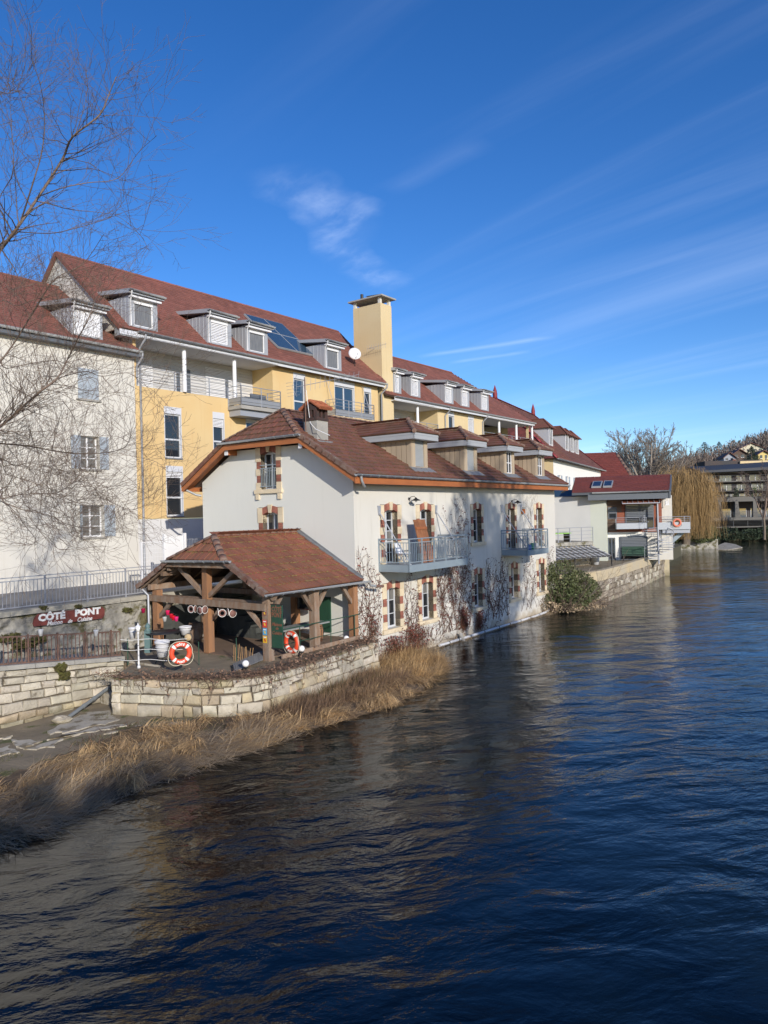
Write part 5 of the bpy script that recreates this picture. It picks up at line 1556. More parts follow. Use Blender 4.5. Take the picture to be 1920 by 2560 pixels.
# rope and green stake fence on the terrace edge
rfz = empty('rope_fence', Frame(0, 0, 0, TZ), 'low fence of thin green stakes and white rope along the terrace edge', 'fence')
q = MB()
for (x, y) in ((1062, 870), (1352, 875)):
    P_ = at_z(*c3a(x, y), TZ); q = MB(); q.tube([(P_.x, P_.y, TZ), (P_.x, P_.y, TZ + .85)], .018, 6); q.build('stake', m_green, rfz)
for (x, y) in ((1146, 1100), (700, 1150)):
    P_ = at_z(*c7(x, y), TZ); q = MB(); q.tube([(P_.x, P_.y, TZ), (P_.x, P_.y, TZ + .75)], .016, 6); q.build('stake', m_green, rfz)
for yy in (660, 745, 830):
    pts = []
    for k in range(12):
        x = 1000 + k * 50; d_ = ray(*c3a(x, yy + 6 * math.sin(k))); pts.append(EYE + d_ * ((22.6 - k * .03) / d_.y))
    q = MB(); q.tube(pts, .009, 5); q.build('rope', m_text, rfz)
# bamboo canes stuck by the slate mat
for i in range(9):
    x = 1110 + i * 26 + random.uniform(-5, 5); P_ = at_z(*c7(x, 1105 + random.uniform(-8, 8)), TZ)
    names = ['first', 'second', 'third', 'fourth', 'fifth', 'sixth', 'seventh', 'eighth', 'last']
    r = MB(); r.tube([(P_.x, P_.y, TZ - .05), (P_.x + random.uniform(-.02, .08), P_.y, TZ + random.uniform(.42, .56))], .009, 5)
    tag(r.build('garden_cane', M('cane', (.40, .24, .10), .7), None), '%s thin garden cane from the left beside the slate strip on the terrace' % names[i], 'cane', 'thin garden canes stuck in the terrace')
q = MB()
sl_ = empty('slate_strip', Frame(0, 0, 0, TZ), 'grey corrugated mat lying aslant behind the front globe lamp', 'mat')
Pa = [at_z(*c7(x, y), TZ + .1) for x, y in ((1120, 1230), (1100, 1150), (1450, 1020), (1462, 1090))]
Pa[1].z += .02; Pa[2].z += .1
for i in range(16):
    t0, t1 = i / 16, (i + .9) / 16
    q = MB(); q.prism([Pa[0].lerp(Pa[3], t0), Pa[0].lerp(Pa[3], t1), Pa[1].lerp(Pa[2], t1), Pa[1].lerp(Pa[2], t0)], (0, 0, .02)); q.build('rib', M('grey_mat', (.20, .20, .195), .85, rnd=.15), sl_)
# grey bracket shelf/post boxes inside shelter, rear
bx = empty('menu_box', sub(MF, -.32, 2.2, 2.2), 'dark brown menu box on the rear post inside the shelter', 'box')
q = MB(); q.box(-.16, 0, -.35, .35, 2.25, 2.85); q.build('box', M('dark_brown_paint', (.05, .02, .015), .6), bx)
q = MB(); q.box(-.17, -.16, -.30, .30, 2.3, 2.8); q.build('glass', m_glass, bx)
# drain pipe slanting down in the gap, with its block
dp = empty('drain_pipe', Frame(0, 0, 0, .2), 'grey plastic drain pipe slanting down out of the wall gap to the bank', 'pipe')
p0 = at_z(*c3a(575, 1298), .25); p1v = at_Y(*c3a(900, 1062), 23.6)
q = MB(); q.tube([p0, p1v], .055, 10); q.build('pipe', M('grey_plastic', (.20, .22, .23), .5), dp)
for t in (.35, .62):
    c = p0.lerp(p1v, t); d = (p1v - p0).normalized(); q = MB(); q.tube([c - d * .05, c + d * .05], .065, 10); q.build('collar', M('grey_plastic', (.20, .22, .23), .5), dp)
rk = MB(); c = at_z(*c3a(510, 1335), .2); 
vs = []
rk.sphere((0, 0, 0), 1, 10, 7); rk.v = [(c.x + v[0] * .3 * (1 + .3 * mn.noise(Vector(v) * 2)), c.y + v[1] * .2 * (1 + .4 * mn.noise(Vector(v) * 3)), c.z + .03 + v[2] * .12 * (1 + .5 * mn.noise(Vector(v) * 2.5))) for v in rk.v]
rk.sm = [False] * len(rk.sm)
tag(rk.build('rock', m_stone, None), 'pale rough rock at the lower end of the drain pipe', 'rock')
# ------------------------------------------------------------------ THE LONG YELLOW BLOCK
YW0, YW1, YC1, YR1 = -2.05, 17.45, 18.75, 40.9
def lwin(fr, parent, v, u0, u1, z0, z1, box=.35, mull=.42, pane=None, half=True, blind=0.0, rec=.13, sidelight=True):
    """modern window: shutter box above, pale frame, panes, metal sill"""
    mp = lambda a, b, c: (a, v + b, c)
    zt = z1 - box
    q = MB(); t = .07
    q.box(u0, u0 + t, rec - .05, rec + .05, z0, zt, mp); q.box(u1 - t, u1, rec - .05, rec + .05, z0, zt, mp)
    q.box(u0 + t, u1 - t, rec - .05, rec + .05, z0, z0 + t, mp); q.box(u0 + t, u1 - t, rec - .05, rec + .05, zt - t, zt, mp)
    zm = z0 + (zt - z0) * mull
    if mull: q.box(u0 + t, u1 - t, rec - .05, rec + .05, zm - t * .6, zm + t * .6, mp)
    if half == 2: q.box((u0 + u1) / 2 - t * .6, (u0 + u1) / 2 + t * .6, rec - .05, rec + .04, z0, zt, mp)
    w = q.build('window', m_frame, parent)
    q = MB(); q.box(u0 + t, u1 - t, rec, rec + .02, z0 + t, zm - t * .6 if mull else zt - t, mp); q.build('pane', pane or m_glass, w)
    if mull: q = MB(); q.box(u0 + t, u1 - t, rec, rec + .02, zm + t * .6, zt - t, mp); q.build('pane', pane or m_glass, w)
    if box: q = MB(); q.box(u0 - .01, u1 + .01, -.02, rec + .05, zt + .004, z1 + .004, mp); q.build('shutter_box', m_box, w)
    q = MB(); q.box(u0 - .01, u1 + .01, -.06, rec + .05, z0 - .07, z0 - .003, mp); q.build('sill', m_lead, w)
    q = MB(); q.box(u0 - .012, u0 + .03, -.015, rec - .05, z0, zt, mp); q.box(u1 - .03, u1 + .012, -.015, rec - .05, z0, zt, mp); q.build('side_rail', m_frame, w)
    if blind > 0:
        q = MB(); zz = zt - t; k = int(blind / .075)
        for i in range(k):
            z = zt - .02 - i * .075; q.hexa([mp(u0 + t * .6, rec - .10, z - .055), mp(u1 - t * .6, rec - .10, z - .055), mp(u1 - t * .6, rec - .07, z), mp(u0 + t * .6, rec - .07, z),
                mp(u0 + t * .6, rec - .09, z - .055), mp(u1 - t * .6, rec - .09, z - .055), mp(u1 - t * .6, rec - .06, z), mp(u0 + t * .6, rec - .06, z)])
        q.build('blind', m_whitep, w)
    return (u0, u1, z0 - .0, z1)
def ypx(x0, y0, x1, y1, v=0, c=None):
    if c: (x0, y0), (x1, y1) = c(x0, y0), c(x1, y1)
    ua, za = YF.pv(x0, (y0 + y1) / 2, v); ub, _ = YF.pv(x1, (y0 + y1) / 2, v)
    xm = (x0 + x1) / 2; _, z1 = YF.pv(xm, y0, v); _, z0 = YF.pv(xm, y1, v)
    return ua, ub, z0, z1
def slats(parent, name, mat, a0, a1, v, z0, z1, step, th=.012, out=.03):
    q = MB(); z = z0
    while z < z1 - step * .4:
        q.hexa([(a0, v - out, z), (a1, v - out, z), (a1, v, z + step * .8), (a0, v, z + step * .8), (a0, v - out + th, z), (a1, v - out + th, z), (a1, v + th, z + step * .8), (a0, v + th, z + step * .8)]); z += step
    return q.build(name, mat, parent)
def hrail(parent, pts, h, nb=5, post=1.6, name='railing', mat=None):
    pts = [Vector(p) for p in pts]
    q = MB()
    for k in range(nb + 1):
        z = h * (k + 1) / (nb + 1) if k < nb else h
        r_ = .012 if k < nb else .022
        for i in range(len(pts) - 1): q.tube([pts[i] + Vector((0, 0, z)), pts[i + 1] + Vector((0, 0, z))], r_, 5)
    mat = mat or m_steel2; rl = q.build(name, mat, parent)
    for i in range(len(pts) - 1):
        n = max(1, round((pts[i + 1] - pts[i]).length / post))
        for k in range(n + 1):
            p = pts[i].lerp(pts[i + 1], k / n); q = MB(); q.box(p.x - .02, p.x + .02, p.y - .02, p.y + .02, p.z, p.z + h); q.build('post', mat, parent if rl.parent is None else rl)
    return rl
def shed_dormer(fr, root, roofpart, u0, u1, zb, zt, v0, tanr, zeave, ov, kind='open', roofmat=None, white=False):
    """zinc clad dormer with a flat lean-to roof and a gutter; returns it as a part of the building"""
    zr = lambda v: zeave + tanr * (v + ov)
    vb = (zt - zeave) / tanr - ov
    q = MB(); J = .24
    q.box(u0, u0 + J, v0, v0 + .12, zb, zt); q.box(u1 - J, u1, v0, v0 + .12, zb, zt); q.box(u0 + J, u1 - J, v0, v0 + .12, zt - .12, zt); q.box(u0 + J, u1 - J, v0 - .04, v0 + .12, zb - .02, zb + .06)
    dm = q.build('dormer', m_zincl, roofpart)
    for s, x in ((-1, u0), (1, u1)):
        n = 6
        for i in range(n):
            v1, v2 = v0 + .02 + (vb - v0) * i / n, v0 + .02 + (vb - v0) * (i + 1) / n - .015
            q = MB(); q.prism([(x, v1, zr(v1) - .05), (x, v1, zt), (x, v2, zt), (x, v2, min(zr(v2) - .05, zt))], (s * .025, 0, 0)); q.build('cladding_panel', m_zincl, dm)
            q = MB(); q.prism([(x + s * .025, v2 - .0, zr(v2)), (x + s * .025, v2, zt), (x + s * .025, v2 + .02, zt), (x + s * .025, v2 + .02, zr(v2))], (s * .02, 0, 0)); q.build('seam', m_zincl, dm)
    w0, w1 = u0 + J, u1 - J
    q = MB(); t = .06
    q.box(w0, w0 + t, v0 + .05, v0 + .11, zb + .06, zt - .12); q.box(w1 - t, w1, v0 + .05, v0 + .11, zb + .06, zt - .12); q.box(w0, w1, v0 + .05, v0 + .10, zb + .06, zb + .12)
    q.box(w0, w1, v0 + .0, v0 + .10, zt - .34, zt - .12)
    q.build('window_frame', m_whitep, dm)
    q = MB(); q.box(w0 + t, w1 - t, v0 + .08, v0 + .10, zb + .12, zt - .34); q.build('pane', m_curt if kind == 'open' else m_glass, dm)
    if kind == 'blind': slats(dm, 'blind', m_whitep, w0 + t, w1 - t, v0 + .06, zb + .12, zt - .36, .085)
    if kind == 'panel': q = MB(); q.box(w0 - .1, w1 + .1, v0 - .05, v0 - .01, zb + .05, zt - .15); q.build('shutter', m_whitep, dm)
    rs = .12
    ve = (zt + .30 - zeave) / (tanr - rs) - ov + .35
    q = MB(); y0 = v0 - .30
    q.hexa([(u0 - .22, y0, zt + .02), (u1 + .22, y0, zt + .02), (u1 + .22, ve, zt + .05 + rs * (ve - y0)), (u0 - .22, ve, zt + .05 + rs * (ve - y0)),
            (u0 - .22, y0, zt + .22), (u1 + .22, y0, zt + .25), (u1 + .22, ve, zt + .27 + rs * (ve - y0)), (u0 - .22, ve, zt + .24 + rs * (ve - y0))])
    q.build('dormer_roof', m_zincl, dm)
    gutter(dm, (u0 - .25, y0 - .08, zt + .18), (u1 + .25, y0 - .08, zt + .16), .07)
    q = MB(); q.box(u0 - .05, u1 + .1, y0 + .06, v0 - .01, zt - .13, zt - .04); q.build('fascia', m_whitep, dm)
    q = MB(); q.tube([(u0 - .1, y0 - .08, zt + .11), (u0 - .1, y0 - .05, zt - .02), (u0 + .04, v0 - .05, zt - .22), (u0 + .04, v0 - .05, zb)], .035, 7); q.build('downpipe', m_whitep, dm)
    return dm
OVY = 0.5
ZEL, VRL, ZRL = 15.0, 5.0, 19.78
tl_ = (ZRL - ZEL) / (VRL + OVY)
yb = empty('yellow_block', YF, 'long yellow apartment block with red brown roof and gallery, left of the chimney tower', 'apartment building')
holes = []
zlog = 12.45; LGD = 1.7
ul0 = YW0 + .15; ul1 = YF.pv(640, 930)[0]
ul_end, _ = YF.pv(681, 930)
print('loggia', ul0, ul1, ul_end)
wl = []
wl.append(ypx(1365, 60, 1505, 480, 0, c2a)); wl.append(ypx(1380, 548, 1518, 962, 0, c2a))
wl.append(ypx(938, 1265, 1032, 1640, 0, c4))
wl.append(ypx(1212, 1298, 1400, 1640, 0, c4))
wl.append(ypx(445, 775, 542, 1140, 0, c5b))
wl.append(ypx(785, 842, 950, 1165, 0, c5b)); wl.append(ypx(1030, 890, 1088, 1175, 0, c5b))
opts = [dict(), dict(box=.3, blind=.3), dict(blind=.5), dict(mull=0, pane=m_glassb), dict(pane=m_glassb), dict(mull=0, half=2, pane=m_glassb), dict(mull=0)]
for w_, o_ in zip(wl, opts): holes.append(lwin(YF, yb, 0, *w_, **o_)); print('ywin', [round(c, 2) for c in w_])
lo_poly = [(YW0, 5.95), (YW1, 5.95), (YW1, ZEL - .1), (YW0, ZEL - .1)]
holes.append((ul0, ul_end, zlog, ZEL - .28))
q = MB(); wall_holes(q, mpv, lo_poly, holes, .25); q.build('facade', m_yellow, yb)
q = MB(); q.box(YW0, YW1, 0.04, .3, 2.4, 5.94); q.build('ground_floor_wall', m_base, yb)
q = MB(); q.box(YW0 - .02, YW0 + .13, -.012, .05, 5.95, ZEL - .2); q.build('corner_strip', m_yellow, yb)
# gallery: floor, back wall, ceiling, columns, end wall
q = MB(); q.box(ul0, ul_end, .25, LGD, zlog - .2, zlog - .01); q.build('gallery_floor', m_conc, yb)
q = MB(); q.box(ul0, ul_end, LGD, LGD + .1, zlog, ZEL); 
gb_ = q.build('gallery_wall', M('gallery_grey', (.50, .50, .50), .8), yb)
slats(yb, 'wall_cladding', M('gallery_grey', (.50, .50, .50), .8), ul0 + 2.2, ul_end - .1, LGD - .01, zlog, ZEL - .3, .16)
slats(yb, 'roller_blind', m_whitep, ul0 + .1, ul0 + 2.1, LGD - .06, zlog + .15, ZEL - .75, .085)
slats(yb, 'roller_blind', m_whitep, ul_end - 3.6, ul_end - 1.7, LGD - .06, zlog + .1, ZEL - .6, .085)
for a in (4.1, 9.7):
    q = MB(); q.box(ul0 + a, ul0 + a + .45, LGD - .07, LGD - .04, zlog, ZEL - .9); q.build('dark_door', m_grey, yb)
q = MB(); q.box(ul0 - .1, ul_end, -OVY, LGD, ZEL - .30, ZEL - .24); q.build('gallery_ceiling', m_base, yb)
q = MB(); q.box(ul_end, ul_end + .02, .25, LGD, zlog, ZEL - .3); q.build('gallery_end_wall', m_yellow, yb)
for xx in (461, 586):
    u_, _ = YF.pv(xx, 930, -.08); q = MB(); q.tube([(u_, -.08, zlog + .01), (u_, -.08, ZEL - .28)], .11, 12); q.build('column', m_whitep, yb)
hrail(yb, [(ul0, -.02, zlog), (ul1 - 1.2, -.02, zlog)], .95, 4, 2.0)
# balconies on the yellow wall
def ybalc(u0, u1, vo, zf, slab=True, furn=False, rods=False):
    q = MB(); q.box(u0, u1, -vo, -.01, zf - .2, zf); b = q.build('balcony', m_conc if slab else m_yellow2, yb)
    hrail(b, [(u0 + .03, -.03, zf), (u0 + .03, -vo + .03, zf), (u1 - .03, -vo + .03, zf), (u1 - .03, -.03, zf)], 1.05, 4, 1.3)
    q = MB()
    for (a, b_, c_, d_) in ((u0 + .05, u1 - .05, -vo + .05, -vo + .065), (u0 + .045, u0 + .06, -vo + .07, -.03), (u1 - .06, u1 - .045, -vo + .07, -.03)): q.box(a, b_, c_, d_, zf + .05, zf + .42)
    q.build('infill_panel', M('perforated_sheet', (.33, .34, .35), .5, metal=.4), b)
    if furn:
        q = MB(); q.box(u0 + .7, u1 - .8, -vo + .35, -vo + .8, zf + .05, zf + .55); q.box(u0 + 1.0, u1 - .9, -vo + .3, -vo + .4, zf + .5, zf + .75); q.build('dark_chest', m_grey, b)
    if rods:
        for a in (u0 + .15, u1 - .2):
            q = MB(); q.tube([(a, -.02, zf + 2.5), (a + .05, -vo + .06, zf + .02)], .018, 5); q.build('tie_rod', m_steel2, b)
    return b
bu0, zf1 = YF.pv(*c4(1172, 1190), -.1); 
ub_a = YF.pv(*c4(1172, 1190), -1.1)[0]; ub_b = YF.pv(*c4(1505, 1240), -1.1)[0]; zf1 = YF.pv(*c4(1340, 1222), -1.1)[1]
print('ybalc', ub_a, ub_b, zf1)
ybalc(ub_a, ub_b, 1.1, zf1, furn=True)
q = MB(); q.box(ub_a + .1, ub_b - .1, -.9, -.0, zf1 - .55, zf1 - .21); q.build('balcony_beam', m_steel2, yb)
ua2 = YF.pv(*c5b(795, 1150), -.9)[0]; ub2 = YF.pv(*c5b(1118, 1160), -.9)[0]; zf2 = YF.pv(*c5b(950, 1145), -.9)[1]
ybalc(ua2, ub2, .9, zf2, slab=False, rods=True)
# roof
yroof_pl = [(YW0 - .95, -OVY, ZEL), (YW1 + .55, -OVY, ZEL), (YW1 + .55, -OVY + 3.0, ZEL + 3 * tl_), (YF.pv(873, 827, VRL)[0], VRL, ZRL), (YW0 - .95, VRL, ZRL)]
yroof_pl = [(YW0 - .95, -OVY, ZEL), (YW1 + .25, -OVY, ZEL), (19.2, VRL, ZRL), (YW0 - .95, VRL, ZRL)]
yback = [(22.5, 2 * VRL + OVY, ZEL), (YW0 - .95, 2 * VRL + OVY, ZEL), (YW0 - .95, VRL, ZRL), (19.2, VRL, ZRL)]
yhip = [(YW1 + .25, -OVY, ZEL), (22.5, 2 * VRL + OVY, ZEL), (19.2, VRL, ZRL)]
yroof = deck(YF, 'roof', yb, [yroof_pl, yback, yhip], .12, m_wood_dk, .01)
lay_tiles(YF, yroof, [yroof_pl, yhip], .36, .255, .016, m_tile_far, 300)
q = MB()
for k in range(24):
    a = YW0 - .95 + k * (19.2 - YW0 + .95) / 24; b = a + (19.2 - YW0 + .95) / 24
    q.hexa([(a, VRL - .12, ZRL - .05), (b - .01, VRL - .12, ZRL - .05), (b - .01, VRL + .12, ZRL - .05), (a, VRL + .12, ZRL - .05), (a, VRL - .04, ZRL + .08), (b - .01, VRL - .04, ZRL + .07), (b - .01, VRL + .04, ZRL + .07), (a, VRL + .04, ZRL + .08)])
q.build('ridge_capping', m_tile_far, yroof)
caps(yroof, (YW1 + .25, -OVY, ZEL + .03), (19.2, VRL, ZRL), m_tile_far, .09, .5)
# gable triangle above the white roof
q = MB(); q.prism([(YW0 - .90, -.4, ZEL + .02), (YW0 - .90, VRL, ZRL - .15), (YW0 - .90, 2 * VRL + .4, ZEL)], (.1, 0, 0)); q.build('gable_wall', m_stucco_w, yb)
q = MB(); q.bar((YW0 - 1.0, -OVY, ZEL - .02), (YW0 - 1.0, VRL, ZRL - .02), .12, .2); q.bar((YW0 - 1.0, VRL, ZRL - .02), (YW0 - 1.0, 2 * VRL, ZEL - .02), .12, .2); q.build('barge_board', m_tile_far, yroof)
q = MB(); q.box(YW0 - 1.05, YW1 + .2, -OVY - .0, -OVY + .04, ZEL - .30, ZEL - .06); q.build('fascia', m_box, yroof)
gutter(yroof, (YW0 - .1, -OVY - .09, ZEL - .03), (YW1 + .3, -OVY - .09, ZEL - .06), .09)
q = MB(); q.box(YW0 - 1.0, YW0, -.45, -.02, ZEL - .35, ZEL - .0); q.build('eaves_end', m_zincl, yroof)
def dpipe(fr, parent, u, zt, zb, v=-.07, r=.055, o=-OVY):
    q = MB(); q.tube([(u, o - .09, zt - .12), (u, o - .06, zt - .3), (u, v, zt - .7), (u, v, zb)], r, 9); return q.build('downpipe', m_steel2, parent)
dpipe(YF, yb, YW0 + .32, ZEL, 3.1); dpipe(YF, yb, YF.pv(952, 1000)[0], ZEL, 6)
for (x0, x1, yt, ybm, kd) in ((324, 393, 742, 822, 'open'), (519, 578, 790, 862, 'blind'), (616, 669, 816, 884, 'open'), (812, 853, 860, 925, 'open')):
    ua_, za_ = YF.pv(x0, (yt + ybm) / 2, -.3); ub_, _ = YF.pv(x1, (yt + ybm) / 2, -.3); z1_ = YF.pv((x0 + x1) / 2, yt + 4, -.3)[1]
    zb_ = ZEL + tl_ * (-.3 + OVY) + .05
    print('yd', round(ua_, 2), round(ub_, 2), round(zb_, 2), round(z1_, 2))
    shed_dormer(YF, yb, yroof, ua_, ub_, zb_, max(z1_, zb_ + 1.2), -.3, tl_, ZEL, OVY, kd)
# roof glazing
def yroof_pt(px_, py_):
    d = ray(px_, py_); lo, hi = 20., 90.
    for _ in range(60):
        m_ = (lo + hi) / 2; u, v, z = YF.loc(EYE + d * (m_ / d.y))
        if z > ZEL + tl_ * (v + OVY): lo = m_
        else: hi = m_
    return Vector((u, v, z))
c_ = [yroof_pt(*p) for p in ((666, 866), (787, 894), (733, 821), (668, 806))]
n_ = Vector((0, -tl_, 1)).normalized(); uA, uB = c_[0].x + .9, c_[1].x; vA_, vB_ = (c_[0].y + c_[1].y) / 2, (c_[2].y + c_[3].y) / 2
def rp_(u, v, h): return Vector((u, v, ZEL + tl_ * (v + OVY))) + n_ * h
q = MB(); q.prism([rp_(uA, vA_, .05), rp_(uB, vA_, .05), rp_(uB, vB_, .05), rp_(uA, vB_, .05)], n_ * .10); gl = q.build('roof_glazing', m_zinc, yroof)
for i in range(2):
    for j in range(2):
        a0, a1 = uA + (uB - uA) * (i / 2) + .06, uA + (uB - uA) * ((i + 1) / 2) - .06; b0, b1 = vA_ + (vB_ - vA_) * (j / 2) + .05, vA_ + (vB_ - vA_) * ((j + 1) / 2) - .05
        q = MB(); q.prism([rp_(a0, b0, .152), rp_(a1, b0, .152), rp_(a1, b1, .152), rp_(a0, b1, .152)], n_ * .012); q.build('pane', m_glassb, gl)
# chimney tower
tcu0, _ = YF.pv(952, 800, -.12); tcu1, _ = YF.pv(979, 800, -.12)
CD = 2.35; ctop = YF.pv(953, 757, -.12)[1]
q = MB(); q.box(tcu0, tcu1, -.12, CD, 6.0, ctop); tw_c = q.build('chimney_tower', m_yellow2, yb)
q = MB()
for (a, b_) in ((tcu0 + .02, -.08), (tcu1 - .22, -.08), (tcu0 + .02, CD - .22), (tcu1 - .22, CD - .22)): q.box(a, a + .2, b_, b_ + .2, ctop, ctop + .42)
q.build('cap_leg', m_stucco_w, tw_c)
q = MB(); q.box(tcu0 - .22, tcu1 + .22, -.4, CD + .3, ctop + .42, ctop + .52); q.prism([(tcu0 - .2, -.35, ctop + .52), (tcu1 + .2, -.35, ctop + .52), (tcu1 + .05, CD / 2, ctop + .68), (tcu0 - .05, CD / 2, ctop + .68)], (0, 0, .0))
q.build('cap_slab', m_conc, tw_c)
q = MB(); q.tube([(tcu0 + .3, CD - .6, ctop + .5), (tcu0 + .3, CD - .6, ctop + 1.0)], .11, 8); q.build('flue', m_black, tw_c)
# satellite dish and aerial by the tower
dsu, dsz = YF.pv(887, 884, .6)
ds = empty('satellite_dish', sub(YF, dsu, .6, dsz - 1.0), 'white satellite dish standing before the chimney tower', 'satellite dish')
q = MB(); q.lathe((0, 0, dsz), [(.02, .12), (.25, .09), (.43, .02), (.44, 0), (.42, 0.0)], 24, (-.75, -1.0, .35)); q.build('dish', m_whitep, ds)
q = MB(); q.tube([(.1, .1, dsz - 1.3), (.1, .1, dsz - .1), (0, 0, dsz)], .025, 6); q.tube([(0, -.05, dsz - .4), (-.35, -.55, dsz - .1)], .015, 5); q.build('arm', m_black, ds)
q = MB(); q.tube([(.12, .1, dsz), (.25, .2, dsz - .6), (.3, .2, dsz - 1.1), (.12, .2, dsz - 1.5)], .012, 5); q.build('cable', m_black, ds)
fr = sub(YF, tcu0, .5, ctop - 4.2); ar = empty('small_aerial', fr, 'small comb aerial fixed on the side of the chimney tower above the dish', 'aerial')
za = YF.pv(900, 862, .5)[1]
q = MB(); q.tube([(-.5, 0, za), (.0, 0, za)], .015, 5); q.tube([(-.45, .3, za - .05), (-.45, -1.4, za + .05)], .012, 5)
for i in range(9): v = .3 - i * .2; q.tube([(-.45 - .0, v, za - .22), (-.45, v, za + .2)], .007, 4)
q.build('yagi', m_steel2, ar)

# right wing
ZER = 14.25; VRR = 5.0; ZRR = 18.9; tr_ = (ZRR - ZER) / (VRR + OVY)
rb = empty('yellow_block', YF, 'farther wing of the yellow block with five zinc dormers, right of the chimney tower', 'apartment building')
lA0, lA1 = YC1 + .05, YF.pv(1093, 1000)[0]; lB0 = YF.pv(1209, 1050)[0]; zA = ypx(1043, 1000, 1044, 1070)[2]
zlr = 11.75
rh = [(lA0, lA1, zlr, ZER - .28), (lB0, YR1 - .05, zlr, ZER - .28)]
w1_ = ypx(750, 495, 789, 640, 0, c1b); w2_ = ypx(886, 520, 924, 665, 0, c1b)
for w_, o_ in ((w1_, dict(mull=0)), (w2_, dict(mull=0, blind=1.8))): rh.append(lwin(YF, rb, 0, *w_, **o_))
q = MB(); wall_holes(q, mpv, [(YC1, 2.4), (YR1, 2.4), (YR1, ZER - .1), (YC1, ZER - .1)], rh, .25)
q.quad((YR1, 0, 2.4), (YR1, 10, 2.4), (YR1, 10, zlr), (YR1, 0, zlr)); q.quad((YR1, 2.2, zlr), (YR1, 10, zlr), (YR1, 10, ZER), (YR1, 2.2, ZER))
q.build('facade', m_yellow2, rb)
for (a, b_) in ((lA0, lA1), (lB0, YR1 - .05)):
    q = MB(); q.box(a, b_, .25, 2.2, zlr - .2, zlr - .01); q.build('gallery_floor', m_conc, rb)
    q = MB(); q.box(a, b_ if a == lA0 else b_ - 4.6, 2.2, 2.3, zlr, ZER); q.build('gallery_wall', M('gallery_grey', (.50, .50, .50), .8), rb)
    slats(rb, 'wall_cladding', M('gallery_grey', (.50, .50, .50), .8), a, (b_ if a == lA0 else b_ - 4.6), 2.19, zlr, ZER - .3, .2)
    q = MB(); q.box(a, b_, -OVY, 2.3, ZER - .32, ZER - .25); q.build('gallery_ceiling', m_base, rb)
    lwin(YF, rb, 2.06, a + 1.0, a + 2.6, zlr + .05, ZER - .6, box=.2, mull=0, rec=.02, half=2)
    hrail(rb, [(a, -.02, zlr), (b_, -.02, zlr)], 1.0, 4, 1.6)
hrail(rb, [(YR1 - .05, -.02, zlr), (YR1 - .05, 2.2, zlr)], 1.0, 4, 1.6)
for xx in (1043, 1246, 1289, 1328):
    u_, _ = YF.pv(xx, 1010, -.08); q = MB(); q.tube([(u_, -.08, zlr + .01), (u_, -.08, ZER - .28)], .11, 10); q.build('column', m_whitep, rb)
q = MB(); q.box(lA1, lA1 + .02, .25, 2.2, zlr, ZER - .3); q.build('gallery_end_wall', m_yellow2, rb)
URr = YF.pv(1128, 928, VRR)[0]; print('right ridge end', URr)
URr = min(URr, 38)
rpl = [(YC1 - .9, -OVY, ZER), (YR1 + .3, -OVY, ZER), (URr, VRR, ZRR), (YC1 - .9, VRR, ZRR)]
rhp = [(YR1 + .3, -OVY, ZER), (YR1 + .3, 10.5, ZER), (URr, VRR, ZRR)]
rbk = [(YR1 + .3, 10.5, ZER), (YC1 - .9, 10.5, ZER), (YC1 - .9, VRR, ZRR), (URr, VRR, ZRR)]
rroof = deck(YF, 'roof', rb, [rpl, rhp, rbk], .12, m_wood_dk, .01)
lay_tiles(YF, rroof, [rpl, rhp], .36, .255, .016, m_tile_far, 300)
q = MB(); q.bar((YC1 - .9, VRR, ZRR + .02), (URr, VRR, ZRR + .02), .22, .1); q.build('ridge_capping', m_tile_far, rroof)
q = MB(); q.box(YC1, YR1 + .3, -OVY, -OVY + .04, ZER - .3, ZER - .06); q.build('fascia', m_box, rroof)
gutter(rroof, (YC1, -OVY - .09, ZER - .03), (YR1 + .35, -OVY - .09, ZER - .06), .09)
dpipe(YF, rb, YF.pv(1111, 1040)[0], ZER, 5); dpipe(YF, rb, YF.pv(1205, 1060)[0], ZER, 5)
for (x0, x1, yt, ybm) in ((372, 421, 232, 355), (486, 553, 258, 388), (722, 782, 318, 435), (835, 892, 345, 460), (972, 1026, 372, 486)):
    (xa, ya), (xb, yb_) = c1b(x0, yt), c1b(x1, ybm)
    ua_, _ = YF.pv(xa, ya, -.2); ub_, _ = YF.pv(xb, ya, -.2); z1_ = YF.pv((xa + xb) / 2, ya - 1, -.2)[1]; zb_ = ZER + tr_ * (-.2 + OVY) + .05
    print('rd', round(ua_, 2), round(ub_, 2), round(zb_, 2), round(z1_, 2))
    shed_dormer(YF, rb, rroof, ua_, ub_, zb_, min(max(z1_, zb_ + 1.5), zb_ + 2.2), -.2, tr_, ZER, OVY, 'blind')

